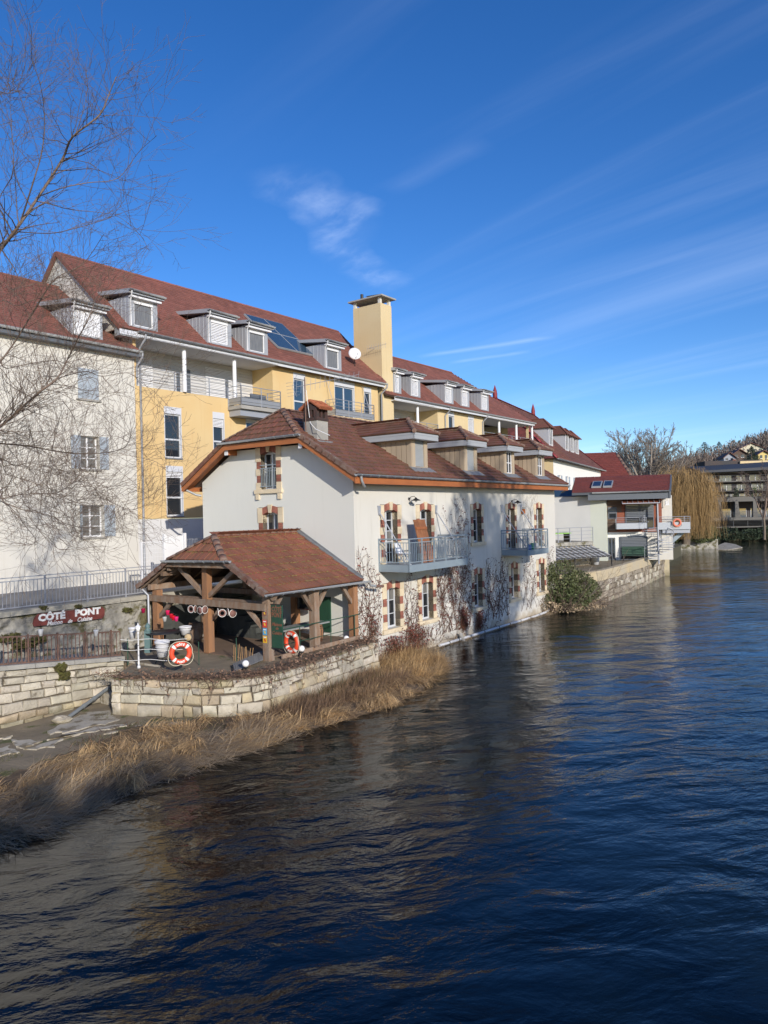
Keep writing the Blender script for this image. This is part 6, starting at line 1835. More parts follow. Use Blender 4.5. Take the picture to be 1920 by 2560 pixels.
# ------------------------------------------------------------------ WHITE BUILDING AT THE LEFT
wb = empty('white_building', YF, 'tall cream white building with grey blue shutters at the left, behind the bare branches', 'apartment building')
VW_ = -.10; ZEW = 14.05; ZRW = 18.0; tw_ = (ZRW - ZEW) / 5.5; UW0 = -22.0
def swin(x0, y0, x1, y1, state):
    ua_, ub_, z0_, z1_ = ypx(x0, y0, x1, y1, VW_, c2a)
    mp = lambda a, b, c: (a, VW_ + b, c)
    q = MB(); t = .06; rec = .22
    for (a, b_, c_, d_) in ((ua_, ua_ + t, z0_, z1_), (ub_ - t, ub_, z0_, z1_), (ua_ + t, ub_ - t, z0_, z0_ + t), (ua_ + t, ub_ - t, z1_ - t, z1_), ((ua_ + ub_) / 2 - t * .6, (ua_ + ub_) / 2 + t * .6, z0_ + t, z1_ - t)):
        q.box(a, b_, rec, rec + .06, c_, d_, mp)
    for k in (1, 2): z = z0_ + (z1_ - z0_) * k / 3; q.box(ua_ + t, ub_ - t, rec + .01, rec + .05, z - .018, z + .018, mp)
    w = q.build('window', m_whitep, wb)
    q = MB(); q.box(ua_ + t, ub_ - t, rec + .035, rec + .045, z0_ + t, z1_ - t, mp); q.build('pane', m_curt, w)
    q = MB(); q.box(ua_ - .1, ub_ + .1, -.08, rec, z0_ - .09, z0_ - .003, mp); q.build('sill', m_conc, w)
    hw = (ub_ - ua_) / 2
    for s in (-1, 1):
        if state == 'closed': a, b_, y = (ua_, (ua_ + ub_) / 2 - .005, -.035) if s < 0 else ((ua_ + ub_) / 2 + .005, ub_, -.035)
        else: a, b_, y = (ua_ - hw * .98, ua_ - .01, -.06) if s < 0 else (ub_ + .01, ub_ + hw * .98, -.06)
        q = MB()
        if state == 'open' and s < 0:   # half turned leaf
            q.hexa([(ua_ - .02, VW_ - .02, z0_), (ua_ - hw * .35, VW_ - hw * .8, z0_), (ua_ - hw * .35 - .03, VW_ - hw * .8, z0_), (ua_ - .06, VW_ - .02, z0_),
                    (ua_ - .02, VW_ - .02, z1_), (ua_ - hw * .35, VW_ - hw * .8, z1_), (ua_ - hw * .35 - .03, VW_ - hw * .8, z1_), (ua_ - .06, VW_ - .02, z1_)])
            q.build('shutter', m_shut, w); continue
        q.box(a, b_, y, y + .03, z0_, z1_, mp)
        k = 18
        for i in range(k):
            z = z0_ + .08 + (z1_ - z0_ - .16) * i / k
            if i != k // 2: q.box(a + .07, b_ - .07, y - .012, y + .002, z, z + (z1_ - z0_ - .16) / k * .6, mp)
        q.build('shutter', m_shut, w)
    return (ua_, ub_, z0_, z1_)
wh = [swin(672, 872, 862, 1135, 'open'), swin(665, 300, 822, 572, 'half'), swin(645, 1070 - 1327, 815, 1320 - 1327, 'closed')]
wh += [swin(-330, 960, -120, 1210, 'closed'), swin(-340, 350, -140, 610, 'closed')]
q = MB(); wall_holes(q, lambda a, b, c: (a, b + VW_, c), [(UW0, 2.5), (YW0 - .02, 2.5), (YW0 - .02, ZEW - .05), (UW0, ZEW - .05)], wh, .28); 
q.quad((YW0 - .02, VW_, 2.5), (YW0 - .02, .3, 2.5), (YW0 - .02, .3, ZEW), (YW0 - .02, VW_, ZEW))
q.build('facade', m_stucco_w, wb)
wpl = [(UW0, -OVY, ZEW), (YW0 + .05, -OVY, ZEW), (YW0 + .05, .35, ZEW + .85 * tw_), (YW0 - .98, 1.0, ZEW + 1.5 * tw_), (YW0 - .98, 5.0, ZRW), (UW0, 5.0, ZRW)]
wroof = deck(YF, 'roof', wb, [[(UW0, -OVY, ZEW), (YW0 + .05, -OVY, ZEW), (YW0 - .98, 5.0, ZRW), (UW0, 5.0, ZRW)], [(YW0 - .9, 10.5, ZEW), (UW0, 10.5, ZEW), (UW0, 5, ZRW), (YW0 - .98, 5, ZRW)]], .12, m_wood_dk, .01)
lay_tiles(YF, wroof, [[(UW0, -OVY, ZEW), (YW0 + .05, -OVY, ZEW), (YW0 - .98, 5.0, ZRW), (UW0, 5.0, ZRW)]], .36, .255, .016, m_tile_far, 300)
q = MB(); q.bar((UW0, 5, ZRW), (YW0 - .95, 5, ZRW), .2, .1); q.build('ridge_capping', m_tile_far, wroof)
q = MB(); q.box(UW0, YW0, -OVY, -.08, ZEW - .30, ZEW - .13); q.build('eaves_soffit', m_grey, wroof)
gutter(wroof, (UW0, -OVY - .09, ZEW - .02), (YW0 + .1, -OVY - .09, ZEW - .04), .09)
dpipe(YF, wb, YW0 + .12, ZEW, ZEW - 1.2)
ua_, _ = YF.pv(172, 800, .1); ub_, _ = YF.pv(246, 800, .1)
shed_dormer(YF, wb, wroof, ua_, ub_, ZEW + tw_ * .3 + .05, YF.pv(205, 768, -.2)[1], -.2, tw_, ZEW, OVY, 'panel')

# ------------------------------------------------------------------ OLD HIPPED BUILDING BEYOND
OF = Frame(17.96, 78.0, math.atan2(.9, .4355), 2.8)
ob = empty('hipped_building', OF, 'long white old building with steep mottled hipped roof, red ridge finials and four roofed dormers', 'building')
OW, OL, OZE, OZR = 13.3, 29.0, 11.7, 18.5
OUR = OF.pv(1333, 1034, OW / 2)[0]; print('OUR', OUR)
t3 = (OZR - OZE) / (OW / 2)
q = MB(); oh = []
for k, xx in enumerate(((1008, 1056), (1098, 1128), (1176, 1206), (1254, 1280), (1325, 1350), (1392, 1412))):
    (xa, _), (xb, _) = c6o(xx[0], 0), c6o(xx[1], 0)
    if k: ua_, ub_ = OF.pv(xa, 1180)[0], OF.pv(xb, 1180)[0]
    else: ua_, ub_ = OF.pv(xa, 1180)[0], OF.pv(xb, 1180)[0]
    c = (ua_ + ub_) / 2
    for z0_ in (7.6, 4.2):
        oh.append((c - .55, c + .55, z0_, z0_ + 2.1))
        f = MB(); f.box(c - .55, c + .55, .15, .2, z0_, z0_ + 2.1); w = f.build('window', m_curt, ob)
        f = MB()
        for a in (c - .55, c - .03, c + .49): f.box(a, a + .06, .08, .14, z0_, z0_ + 2.1)
        f.build('frame', m_whitep, w)
        for s in (-1, 1): f = MB(); f.box(c + s * .85 - .27, c + s * .85 + .27, -.06, -.01, z0_, z0_ + 2.1); f.build('shutter', m_shut, w)
wall_holes(q, mpv, [(0, 2.5), (OL, 2.5), (OL, OZE), (0, OZE)], oh, .25)
q.quad((OL, 0, 2.5), (OL, OW, 2.5), (OL, OW, OZE), (OL, 0, OZE)); q.build('facade', M('bright_white_render', (.78, .78, .74), .9, (.7, .7, .66), .6, .5), ob)
q = MB(); q.quad((-.005, 0, 2.5), (-.005, OW, 2.5), (-.005, OW, OZE), (-.005, 0, OZE)); q.build('end_wall', m_yellow2, ob)
O_ = .55
fr_ = [(-O_, -O_, OZE - .35), (OL + O_, -O_, OZE - .35), (OUR, OW / 2, OZR), (1.6, OW / 2, OZR)]
ed_ = [(-O_, OW + O_, OZE - .35), (-O_, -O_, OZE - .35), (1.6, OW / 2, OZR)]
e2_ = [(OL + O_, -O_, OZE - .35), (OL + O_, OW + O_, OZE - .35), (OUR, OW / 2, OZR)]
bk_ = [(OL + O_, OW + O_, OZE - .35), (-O_, OW + O_, OZE - .35), (1.6, OW / 2, OZR), (OUR, OW / 2, OZR)]
oroof = deck(OF, 'roof', ob, [fr_, ed_, e2_, bk_], .15, m_wood_dk, .01)
lay_tiles(OF, oroof, [fr_], .5, .42, .03, m_tile_old, 300); lay_tiles(OF, oroof, [ed_], .5, .42, .03, M('dark_red_end_tile', (.15, .035, .03), .8, (.09, .03, .028), 1.5, .8, rnd=.2), 300)
for (p, q_) in ((fr_[0], fr_[3]), (ed_[0], fr_[3]), (fr_[1], fr_[2]), (fr_[3], fr_[2])): caps(oroof, p, q_, M('red_ridge_tile', (.22, .03, .035), .7), .16, .9)
for u in (1.6, OUR):
    q = MB(); q.lathe((u, OW / 2, OZR), [(.32, 0), (.28, .25), (.30, .5), (.22, .9), (.02, 1.5)], 4); q.build('finial', M('red_ridge_tile', (.22, .03, .035), .7), oroof)
gutter(oroof, (-O_, -O_ - .1, OZE - .38), (OL + O_, -O_ - .1, OZE - .40), .09)
for k, (xa, xb) in enumerate(((1375, 1381), (0, 0), (0, 0), (0, 0))): pass
for (xc, wv) in ((941, 1.5), (1108, 1.4), (1162, 1.4), (1213, 1.4)):
    uc = OF.pv(c6o(xc, 0)[0], 1110, 1.2)[0]; hw = .85; v0 = 1.2; zb_ = OZE - .35 + 1.02 * (v0 + O_); zt_ = zb_ + 1.9
    tn = (OZR - OZE + .35) / (OW / 2 + O_); zb_ = OZE - .35 + tn * (v0 + O_); zt_ = zb_ + 1.95; vb_ = (zt_ - OZE + .35) / tn - O_
    q = MB(); q.prism([(uc - hw, v0, zb_), (uc - hw, v0, zt_), (uc - hw, vb_, zt_)], (2 * hw, 0, 0)); dm = q.build('dormer', m_zincl, oroof)
    q = MB(); q.box(uc - hw + .2, uc - .04, v0 - .03, v0 - .01, zb_ + .2, zt_ - .1); q.box(uc + .04, uc + hw - .2, v0 - .03, v0 - .01, zb_ + .2, zt_ - .1); q.build('pane', m_curt, dm)
    q = MB()
    for a in (uc - hw, uc - .05, uc + hw - .12): q.box(a, a + .12, v0 - .06, v0 - .005, zb_, zt_)
    q.build('frame', m_whitep, dm)
    r3 = zt_ + 1.1; vr_ = (r3 - OZE + .35) / tn - O_
    h2 = hw + .35; y0 = v0 - .35
    q = MB(); A1, A2, A3, A4 = Vector((uc - h2, y0, zt_)), Vector((uc + h2, y0, zt_)), Vector((uc, y0 + 1.1, r3)), Vector((uc, vr_ + .2, r3)); B1, B2 = Vector((uc - h2, vb_ + .2, zt_)), Vector((uc + h2, vb_ + .2, zt_))
    q.add([A1, A2, A3, A4, B1, B2], [(0, 1, 2), (0, 2, 3, 4), (1, 5, 3, 2), (0, 4, 5, 1)]); q.build('dormer_roof', m_tile_old, dm)
    q = MB()
    for (p, q_) in ((A1, A3), (A2, A3), (A3, A4)): q.tube([p, q_], .09, 6)
    q.build('ridge_tiles', m_tile_old, dm)
# ------------------------------------------------------------------ FAR SIDE OF THE RIVER WALL: QUAY, MODERN HOUSE
GF = Frame(17.6, 57.4, R(-13), 1.8)
def G(x, y, v=0): return GF.pv(*c3(x, y), v)
gh_ = empty('riverside_house', GF, 'modern riverside house with red roof, wood cladding, glazed front and steel balconies', 'house')
m_wcl = M('brown_wood_cladding', (.12, .075, .05), .8, (.19, .15, .12), 1.5, .8, rnd=.25, stretch=(.6, .6, 6))
m_rwood = M('reddish_larch', (.26, .075, .035), .7, (.18, .055, .03), 1.5, .7, stretch=(.6, .6, 5))
gx0, gx1 = G(690, 600)[0], G(1240, 600)[0]
def gbox(nm, mat, x0, y0, x1, y1, v0, v1, parent=None):
    a, _ = G(x0, (y0 + y1) / 2, v0); b, _ = G(x1, (y0 + y1) / 2, v0); z1 = G((x0 + x1) / 2, y0, v0)[1]; z0 = G((x0 + x1) / 2, y1, v0)[1]
    q = MB(); q.box(a, b, v0, v1, z0, z1); return q.build(nm, mat, parent or gh_), (a, b, z0, z1)
ZT5 = 1.85
TV = .9
_, r1 = gbox('dark_upper_wall', m_rwood, 690, 375, 1235, 745, TV, TV + .3)
q = MB(); q.box(r1[0], r1[1] + 1.0, TV + .3, TV + 7, ZT5, r1[3]); q.build('rear_body', m_stucco_w, gh_)
# slatted cladding at the left of the upper floor: boards
ca, cb, cz0, cz1 = (G(692, 560, TV)[0], G(842, 400, TV)[0], G(740, 742, TV)[1], G(740, 378, TV)[1])
cbl = G(792, 600, TV)[0]; k = 22
for i in range(k):
    z = cz0 + (cz1 - cz0) * i / k; b_ = cb if i > 11 else cbl
    q = MB(); q.box(ca, b_, TV - .05, TV - .005, z, z + (cz1 - cz0) / k * .82); q.build('board', m_wcl, gh_)
def gwin(x0, y0, x1, y1, v, n=1, blind=True, nm='window'):
    a, _ = G(x0, (y0 + y1) / 2, v); b, _ = G(x1, (y0 + y1) / 2, v); z1 = G((x0 + x1) / 2, y0, v)[1]; z0 = G((x0 + x1) / 2, y1, v)[1]
    q = MB(); t = .07
    for i in range(n + 1): x = a + (b - a - t) * i / n; q.box(x, x + t, v - .09, v - .02, z0, z1)
    q.box(a, b, v - .095, v - .02, z0, z0 + t); q.box(a, b, v - .095, v - .02, z1 - t, z1); w = q.build(nm, m_grey, gh_)
    for i in range(n): q = MB(); q.box(a + t + (b - a) * i / n, a + (b - a) * (i + 1) / n - t, v - .05, v - .035, z0 + t, z1 - t); q.build('pane', m_glass, w)
    if blind: slats(w, 'blind', m_grey, a + t, b - t, v - .10, z1 - (z1 - z0) * .55, z1 - t, .12)
    return w
gwin(706, 490, 796, 608, TV - .03); gwin(885, 455, 1180, 712, TV, 2)
gbox('larch_post', m_rwood, 1226, 372, 1262, 650, TV - .2, TV)
gbox('upper_band', m_rwood, 850, 372, 1240, 402, TV - .10, TV)
# lower floor
_, lw_ = gbox('lower_wall', M('bright_white_render', (.7, .7, .7)), 690, 742, 1118, 1052, TV + .05, TV + .3)
gbox('lower_wall', M('bright_white_render', (.7, .7, .7)), 1118, 740, 1282, 935, TV + .6, TV + 3)
gwin(706, 805, 782, 1035, TV + .02, 2, False, 'door'); gwin(833, 792, 1116, 1035, TV, 1)
# roof
ze_ = G(900, 345, -.2)[1] + .22; zr_ = ze_
rz = GF.pv(*c3(900, 172), 3.6)[1]; re = G(900, 325, -.3)[1]
ra, rb_ = GF.pv(*c3(330, 335), -.3)[0], GF.pv(*c3(1338, 312), -.3)[0]; ta, tb_ = GF.pv(*c3(365, 195), 3.6)[0], GF.pv(*c3(1352, 160), 3.6)[0]
gpl = [(ra, -.3, re), (rb_, -.3, re), (tb_, 3.6, rz), (ta, 3.6, rz)]
gr_ = deck(GF, 'roof', gh_, [gpl, [(rb_, 7.5, re), (ra, 7.5, re), (ta, 3.6, rz), (tb_, 3.6, rz)]], .2, m_grey, .01)
lay_tiles(GF, gr_, [gpl], .55, .36, .03, m_tile_red, 300)
gutter(gr_, (ra + 1.5, -.42, re - .02), (rb_, -.42, re - .03), .10)
q = MB(); q.box(ra + 1.2, rb_ + .1, -.28, .0, re - .62, re - .16); q.build('grey_fascia', m_grey, gr_)
q = MB(); q.prism([(rb_, -.35, re - .1), (tb_, 3.6, rz + .05), (rb_, 7.5, re - .1), (rb_, 7.5, re - .5), (tb_, 3.6, rz - .5), (rb_, -.35, re - .62)], (.1, 0, 0)); q.build('verge_board', m_grey, gr_)
q = MB(); q.box(ra + 2, rb_, 0.0, 7, re - .6, re - .3); q.build('eaves_box', m_rwood, gr_)
def gpt(x, y):
    tq = (rz - re) / 3.9; d = ray(*c3(x, y)); lo, hi = 30., 90.
    for _ in range(60):
        m_ = (lo + hi) / 2; u, v, z = GF.loc(EYE + d * (m_ / d.y))
        if z > re + tq * (v + .3): lo = m_
        else: hi = m_
    return Vector((u, v, z))
nn_ = Vector((0, -(rz - re), 3.9)).normalized()
for pts in (((532, 298), (632, 296), (650, 236), (552, 240)), ((652, 294), (745, 291), (760, 230), (666, 235))):
    P_ = [gpt(*p) for p in pts]; P_[1].y = P_[0].y; P_[1].z = P_[0].z; P_[2].y = P_[3].y; P_[2].z = P_[3].z
    q = MB(); q.prism([p + nn_ * .05 for p in P_], nn_ * .12); w = q.build('roof_window', m_zinc, gr_)
    c = sum(P_, Vector()) / 4; q = MB(); q.prism([c + (p - c) * .78 + nn_ * .172 for p in P_], nn_ * .01); q.build('pane', m_glass, w)
# awning frame, balconies, brace, stair
a0, z0 = G(850, 407, TV - .1); a1, _ = G(1230, 400, TV - .1); zf_ = G(1000, 448, TV - 1.6)[1]
q = MB()
for i in range(8): x = a0 + (a1 - a0) * i / 7; q.bar((x, TV - .1, z0), (x - .1, TV - 1.5, zf_), .05)
q.bar((a0, TV - .1, z0), (a1, TV - .1, z0), .05); q.bar((a0 - .1, TV - 1.5, zf_), (a1 - .1, TV - 1.5, zf_), .06); q.build('awning_frame', m_steel2, gh_)
q = MB(); q.prism([(a0, TV - .1, z0 - .04), (a1, TV - .1, z0 - .04), (a1 - .1, TV - 1.5, zf_ - .04), (a0 - .1, TV - 1.5, zf_ - .04)], (0, 0, -.015)); q.build('awning_sheet', m_rwood, gh_)
m_pan = M('pale_grey_panel', (.42, .45, .48), .5)
def gbal(x0, x1, ytop, ypan, ybot, v0, v1, nm='balcony'):
    a, _ = G(x0, ypan, v0); b, _ = G(x1, ypan, v0); zt_ = G((x0 + x1) / 2, ytop, v0)[1]; zp = G((x0 + x1) / 2, ypan, v0)[1]; zb = G((x0 + x1) / 2, ybot, v0)[1]
    q = MB(); q.box(a, b, v0, v1, zb, zb + .15); bl = q.build(nm, m_steel2, gh_)
    q = MB(); q.box(a, b, v0 - .03, v0 - .005, zb, zp); q.box(b, b + .025, v0, v1, zb, zp); q.box(a - .025, a, v0, v1, zb, zp); q.build('panel', m_pan, bl)
    hrail(bl, [(a, v1, zb + .1), (a, v0, zb + .1), (b, v0, zb + .1), (b, v1, zb + .1)], zt_ - zb - .1, 5, 2.0)
    return a, b, zb, zp, zt_
gbal(793, 1105, 598, 655, 715, TV - 1.0, TV - .05)
a, b, zb, zp, zt_ = gbal(1228, 1556, 588, 645, 720, TV - .2, TV + 2.4)
q = MB(); q.box(a + .3, b, TV - .1, TV + 2.3, zb - .28, zb - .002); q.build('balcony_beam', m_steel2, gh_)
e0 = G(1480, 745, TV + .6); e1 = G(1275, 918, TV + .6)
q = MB(); q.bar((e0[0], TV + .6, e0[1]), (e1[0], TV + .6, e1[1]), .35, .3); q.build('balcony_strut', m_steel, gh_)
d_ = ray(*c3(1421, 650)); Pg = GF.w(G(1421, 650, TV - .32)[0], TV - .32, G(1421, 650, TV - .32)[1])
lifebuoy(Pg, (-.1, -1, 0), 45 * .24111 * Pg.y / 1850, 'faded orange lifebuoy hung on the far steel balcony over the river', text=False)
# lantern hanging by the roof edge
u_, z_ = G(1316, 415, TV - .3); r = empty('hanging_lantern', sub(GF, u_, TV - .3, z_ - .4), 'white framed lantern hanging below the roof edge of the modern house', 'lantern')
q = MB()
for x in (-.13, .10):
    for y in (-.13, .10): q.box(x, x + .03, y, y + .03, z_ - .35, z_ + .3)
q.box(-.15, .15, -.15, .15, z_ - .4, z_ - .35); q.box(-.15, .15, -.15, .15, z_ + .3, z_ + .36); q.tube([(0, 0, z_ + .36), (0, 0, z_ + .9)], .012, 5); q.build('frame', m_whitep, r)
q = MB(); q.box(-.05, .05, -.05, .05, z_ - .35, z_ - .05); q.build('candle', m_globe, r)
# spiral stair
su, sz1 = G(1216, 440, TV - 1.0); sz0 = G(1225, 1075, TV - 1.0)[1]; sb = G(1000, 715, TV - 1)[1]
ss = empty('spiral_stair', sub(GF, su, TV - 1.0, ZT5), 'steel spiral stair winding round a tall pole beside the modern house', 'stair')
q = MB(); q.tube([(0, 0, sz0), (0, 0, sz1)], .07, 9); q.build('pole', m_steel2, ss)
ns = 15; rail = []; rail2 = []
for i in range(ns):
    t = R(200) + i * R(26); z = ZT5 + .2 + (sb - ZT5) * i / ns
    p, p2 = (math.cos(t), math.sin(t)), (math.cos(t + R(24)), math.sin(t + R(24)))
    q = MB(); q.prism([(p[0] * .08, p[1] * .08, z), (p[0] * 1.15, p[1] * 1.15, z), (p2[0] * 1.15, p2[1] * 1.15, z), (p2[0] * .08, p2[1] * .08, z)], (0, 0, .04)); q.build('tread', m_steel2, ss)
    q = MB(); q.tube([(p[0] * 1.13, p[1] * 1.13, z), (p[0] * 1.13, p[1] * 1.13, z + 1.0)], .015, 5); q.build('baluster', m_steel2, ss)
    rail.append((p[0] * 1.13, p[1] * 1.13, z + 1.0)); rail2.append((p[0] * 1.13, p[1] * 1.13, z + .5))
q = MB(); q.tube(rail, .025, 6); q.tube(rail2, .012, 5); q.build('handrail', m_steel2, ss)
# blank side wall towards the mill
q = MB(); BF = Frame(GF.w(G(690, 600)[0], TV - .6).x, GF.w(G(690, 600)[0], TV - .6).y, R(-24), 1.8)
bw = empty('blank_wall_wing', BF, 'windowless pale rendered wing wall between the mill house and the modern house', 'building')
bz = BF.pv(*c3(400, 380), 0)[1]
q.box(-7.5, -1.2, 0, 1.0, 1.6, bz); q.build('wall', M('pale_grey_render', (.55, .56, .55), .9, (.48, .49, .48), .8, .5), bw)
q = MB(); q.box(-1.2, 0, -.004, 1.0, 1.6, bz); q.build('greenish_panel', M('pale_green_render', (.55, .58, .51), .9, (.48, .52, .45), .8, .5), bw)
q = MB(); q.box(-7.5, .03, -.03, 1.03, bz, bz + .06); q.build('coping', m_grey, bw)
q = MB(); q.hexa([(-4.6, 1.1, bz), (-1.4, 1.1, bz), (-1.2, 3.0, bz), (-5.2, 3.0, bz), (-4.6, 2.0, bz + .7), (-1.9, 2.0, bz + .55), (-1.9, 2.3, bz + .55), (-4.6, 2.3, bz + .7)]); q.build('glass_roof', m_glassb, bw)
# green bench, planters and clutter on the terrace
r = empty('garden_bench', sub(GF, G(975, 980, TV - .6)[0], TV - .6, ZT5), 'green slatted bench before the big ground floor window of the modern house', 'bench')
wv = (G(1095, 980, TV - .6)[0] - G(850, 980, TV - .6)[0]) / 2
for i in range(5): q = MB(); q.box(-wv, wv, .18 + .03 * i, .21 + .03 * i, ZT5 + .5 + i * .12, ZT5 + .59 + i * .12); q.build('back_slat', m_green, r)
for i in range(4): q = MB(); q.box(-wv, wv, -.25 + i * .11, -.16 + i * .11, ZT5 + .42, ZT5 + .46); q.build('seat_slat', m_green, r)
for s in (-1, 1): q = MB(); q.box(s * wv * .9 - .04, s * wv * .9 + .04, -.25, .2, ZT5, ZT5 + .42); q.build('leg', m_black, r)
def bushlet(P, r_, n, mat, name, label, cat, h=1.0, ls=.06, kind=None, stem=True, group=None):
    fr = Frame(P.x, P.y, 0, P.z); o = empty(name, fr, label, cat, group)
    q = MB()
    for i in range(n):
        a = random.uniform(0, 6.28); rr = r_ * random.random() ** .5; hh = random.random(); w = 1 - .5 * hh
        c = Vector((math.cos(a) * rr * w, math.sin(a) * rr * w, P.z + h * hh)); d = Vector((random.gauss(0, 1), random.gauss(0, 1), random.gauss(0, 1))).normalized() * ls * random.uniform(.6, 1.4); e_ = d.orthogonal().normalized() * ls * .5
        q.quad(c - d - e_, c + d - e_, c + d + e_, c - d + e_)
    q.build('foliage', mat, o)
    if stem:
        q = MB()
        for i in range(4): a = i * 1.6; q.tube([(0, 0, P.z), (math.cos(a) * r_ * .4, math.sin(a) * r_ * .4, P.z + h * .6)], .02, 4)
        q.build('stem', m_twig, o)
    return o
for i, (x, y, r_, h_, mt_, lb) in enumerate(((925, 1010, .35, .7, m_conifer, 'dark potted plant at the left end of the green bench'), (985, 1012, .4, .6, m_straw_d, 'dry brown potted plant in the middle before the green bench'), (1060, 1010, .3, .5, m_vleaf, 'reddish potted plant at the right end of the green bench'), (830, 1018, .35, .35, m_vleaf, 'low red brown plant box left of the green bench'))):
    bushlet(at_z(*c3(x, y + 10), ZT5), r_, 160, mt_, 'potted_plant', lb, 'plant', h_, .07)
r = empty('plant_bucket', Frame(*at_z(*c3(577, 1085), ZT5)[:2], 0, ZT5), 'white bucket on the terrace at the foot of the greenish wall', 'bucket')
q = MB(); q.lathe((0, 0, ZT5), [(.24, 0), (.30, .5), (.32, .52), (.28, .52)], 14); q.build('bucket', m_plastic, r)
# terrace and quay wall
qy = [MW(L_ + .0, -.1), at_z(*c3(600, 1495), 0), at_z(*c3(950, 1360), 0), at_z(*c3(1290, 1195), 0)]
qy = [Vector((p.x, p.y, 0)) for p in qy]; 
q = MB(); zq = 1.85
pts = [p + Vector((0, .25, 0)) for p in qy] + [qy[-1] + Vector((-2, 9, 0)), qy[-1] + Vector((-22, 16, 0)), MW(L_ + .3, 6)]
q.prism([Vector((p.x, p.y, zq)) for p in pts], (0, 0, -.5)); o = q.build('far_terrace', m_mud, None); o['kind'] = 'structure'
m_rubl2 = M('brown_grey_rubble_stone', (.36, .31, .24), .95, (.20, .17, .13), 2.2, .9, rnd=.15, bump=2, bscale=8, spot=(.14, .11, .07), spot_scale=1.5, spot_lo=.5, spot_hi=.65)
qw = empty('quay_wall', WF, 'ochre and grey quay wall at the waterline below the modern house', 'stone wall')
wallcore(qw, qy, -.6, lambda s: zq - .05, .6, m_joint, back=.1)
stone_run(qw, curved(qy[:4], 5), lambda s: -.2, lambda s: zq - .42, [.4, .38, .34, .3], lambda j: random.choice([m_rubl2, m_rubl2, m_stone]), wmin=.3, wmax=.9, jit=.07, wild=.2, proud=.12)
cq = curved(qy[:4], 5)
for i in range(len(cq) - 1):
    p, q_ = cq[i], cq[i + 1]; d = (q_ - p).normalized(); n2 = Vector((d.y, -d.x, 0)) * .10; b2 = Vector((d.y, -d.x, 0)) * -.3
    q = MB(); q.hexa([Vector((v.x, v.y, zz)) for zz in (zq - .42, zq + .22) for v in (p + n2 + d * .001, q_ + n2 - d * .001, q_ + b2 - d * .001, p + b2 + d * .001)]); q.build('parapet_block', M('ochre_plastered_parapet', (.50, .40, .24), .9, (.42, .38, .30), .8, .8, bump=.8, bscale=10), qw)
q = MB(); p = qy[-1]; q.box(p.x - .4, p.x + .35, p.y - .3, p.y + .5, -.5, zq + .6); q.build('end_pier', m_stone_y, qw)
# mid terrace with fence, greenhouse frame
MT = 3.55
ta_, tb2 = at_z(*c3(165, 862), MT), at_z(*c3(560, 842), MT)
tf = Frame(ta_.x, ta_.y, math.atan2(tb2.y - ta_.y, tb2.x - ta_.x), zq); tL = (tb2 - ta_).length
mt_w = empty('garden_wall', tf, 'rough pale stone garden wall holding the raised terrace before the blank wing', 'stone wall')
q = MB(); q.box(-3, tL, .1, 6, 1.4, MT); q.build('core', m_rubble, mt_w)
for k in range(4):
    x = -3
    while x < tL:
        w = random.uniform(.4, .9); q = MB(); q.box(x + .01, min(x + w, tL) - .01, -.0 - random.uniform(0, .05), .2, 1.75 + k * .38, 1.75 + (k + 1) * .38 - .02); q.build('stone', m_stone_y if random.random() < .5 else m_stone, mt_w); x += w
tfn = empty('terrace_railing', tf, 'thin grey railing on the raised garden terrace, rising at its right end', 'railing')
hrail(tfn, [(-3, .1, MT), (tL, .1, MT)], 1.05, 3, 1.1)
r = empty('garden_table', sub(tf, tL * .35, 1.2, MT), 'bright green garden table on the raised terrace behind the thin railing', 'table')
q = MB(); q.box(-.9, .9, -.4, .4, MT + .6, MT + .68); q.build('top', M('lime_paint', (.22, .42, .10), .5), r)
for x in (-.8, .8): q = MB(); q.box(x - .03, x + .03, -.3, .3, MT, MT + .6); q.build('leg', m_black, r)
r = empty('greenhouse_frame', tf, 'leaning black and white greenhouse frame below the raised terrace', 'greenhouse')
g0, g1 = tf.pz(*c3(170, 880), 3.1), tf.pz(*c3(530, 985), 2.8)
q = MB(); LG = tL * .95
for i in range(13):
    x = -2.2 + (LG + 2.2) * i / 12; q.bar((x - .3, -.1, 3.25), (x, -1.9, 2.55), .05, .05)
q.build('rafter', m_whitep, r)
q = MB()
for t in (0, .33, .66, 1): q.bar((-2.5, -.1 - 1.8 * t, 3.28 - .7 * t), (LG, -.1 - 1.8 * t, 3.28 - .7 * t), .04)
for x in (-2.2, 0, LG): q.bar((x, -1.9, 1.85), (x, -1.9, 2.55), .06, .06, (1, 0, 0))
q.build('frame', m_black, r)
q = MB(); q.prism([(-2.5, -.1, 3.2), (LG, -.1, 3.2), (LG, -1.9, 2.5), (-2.5, -1.9, 2.5)], (0, 0, -.008)); q.build('glazing', m_curt, r)

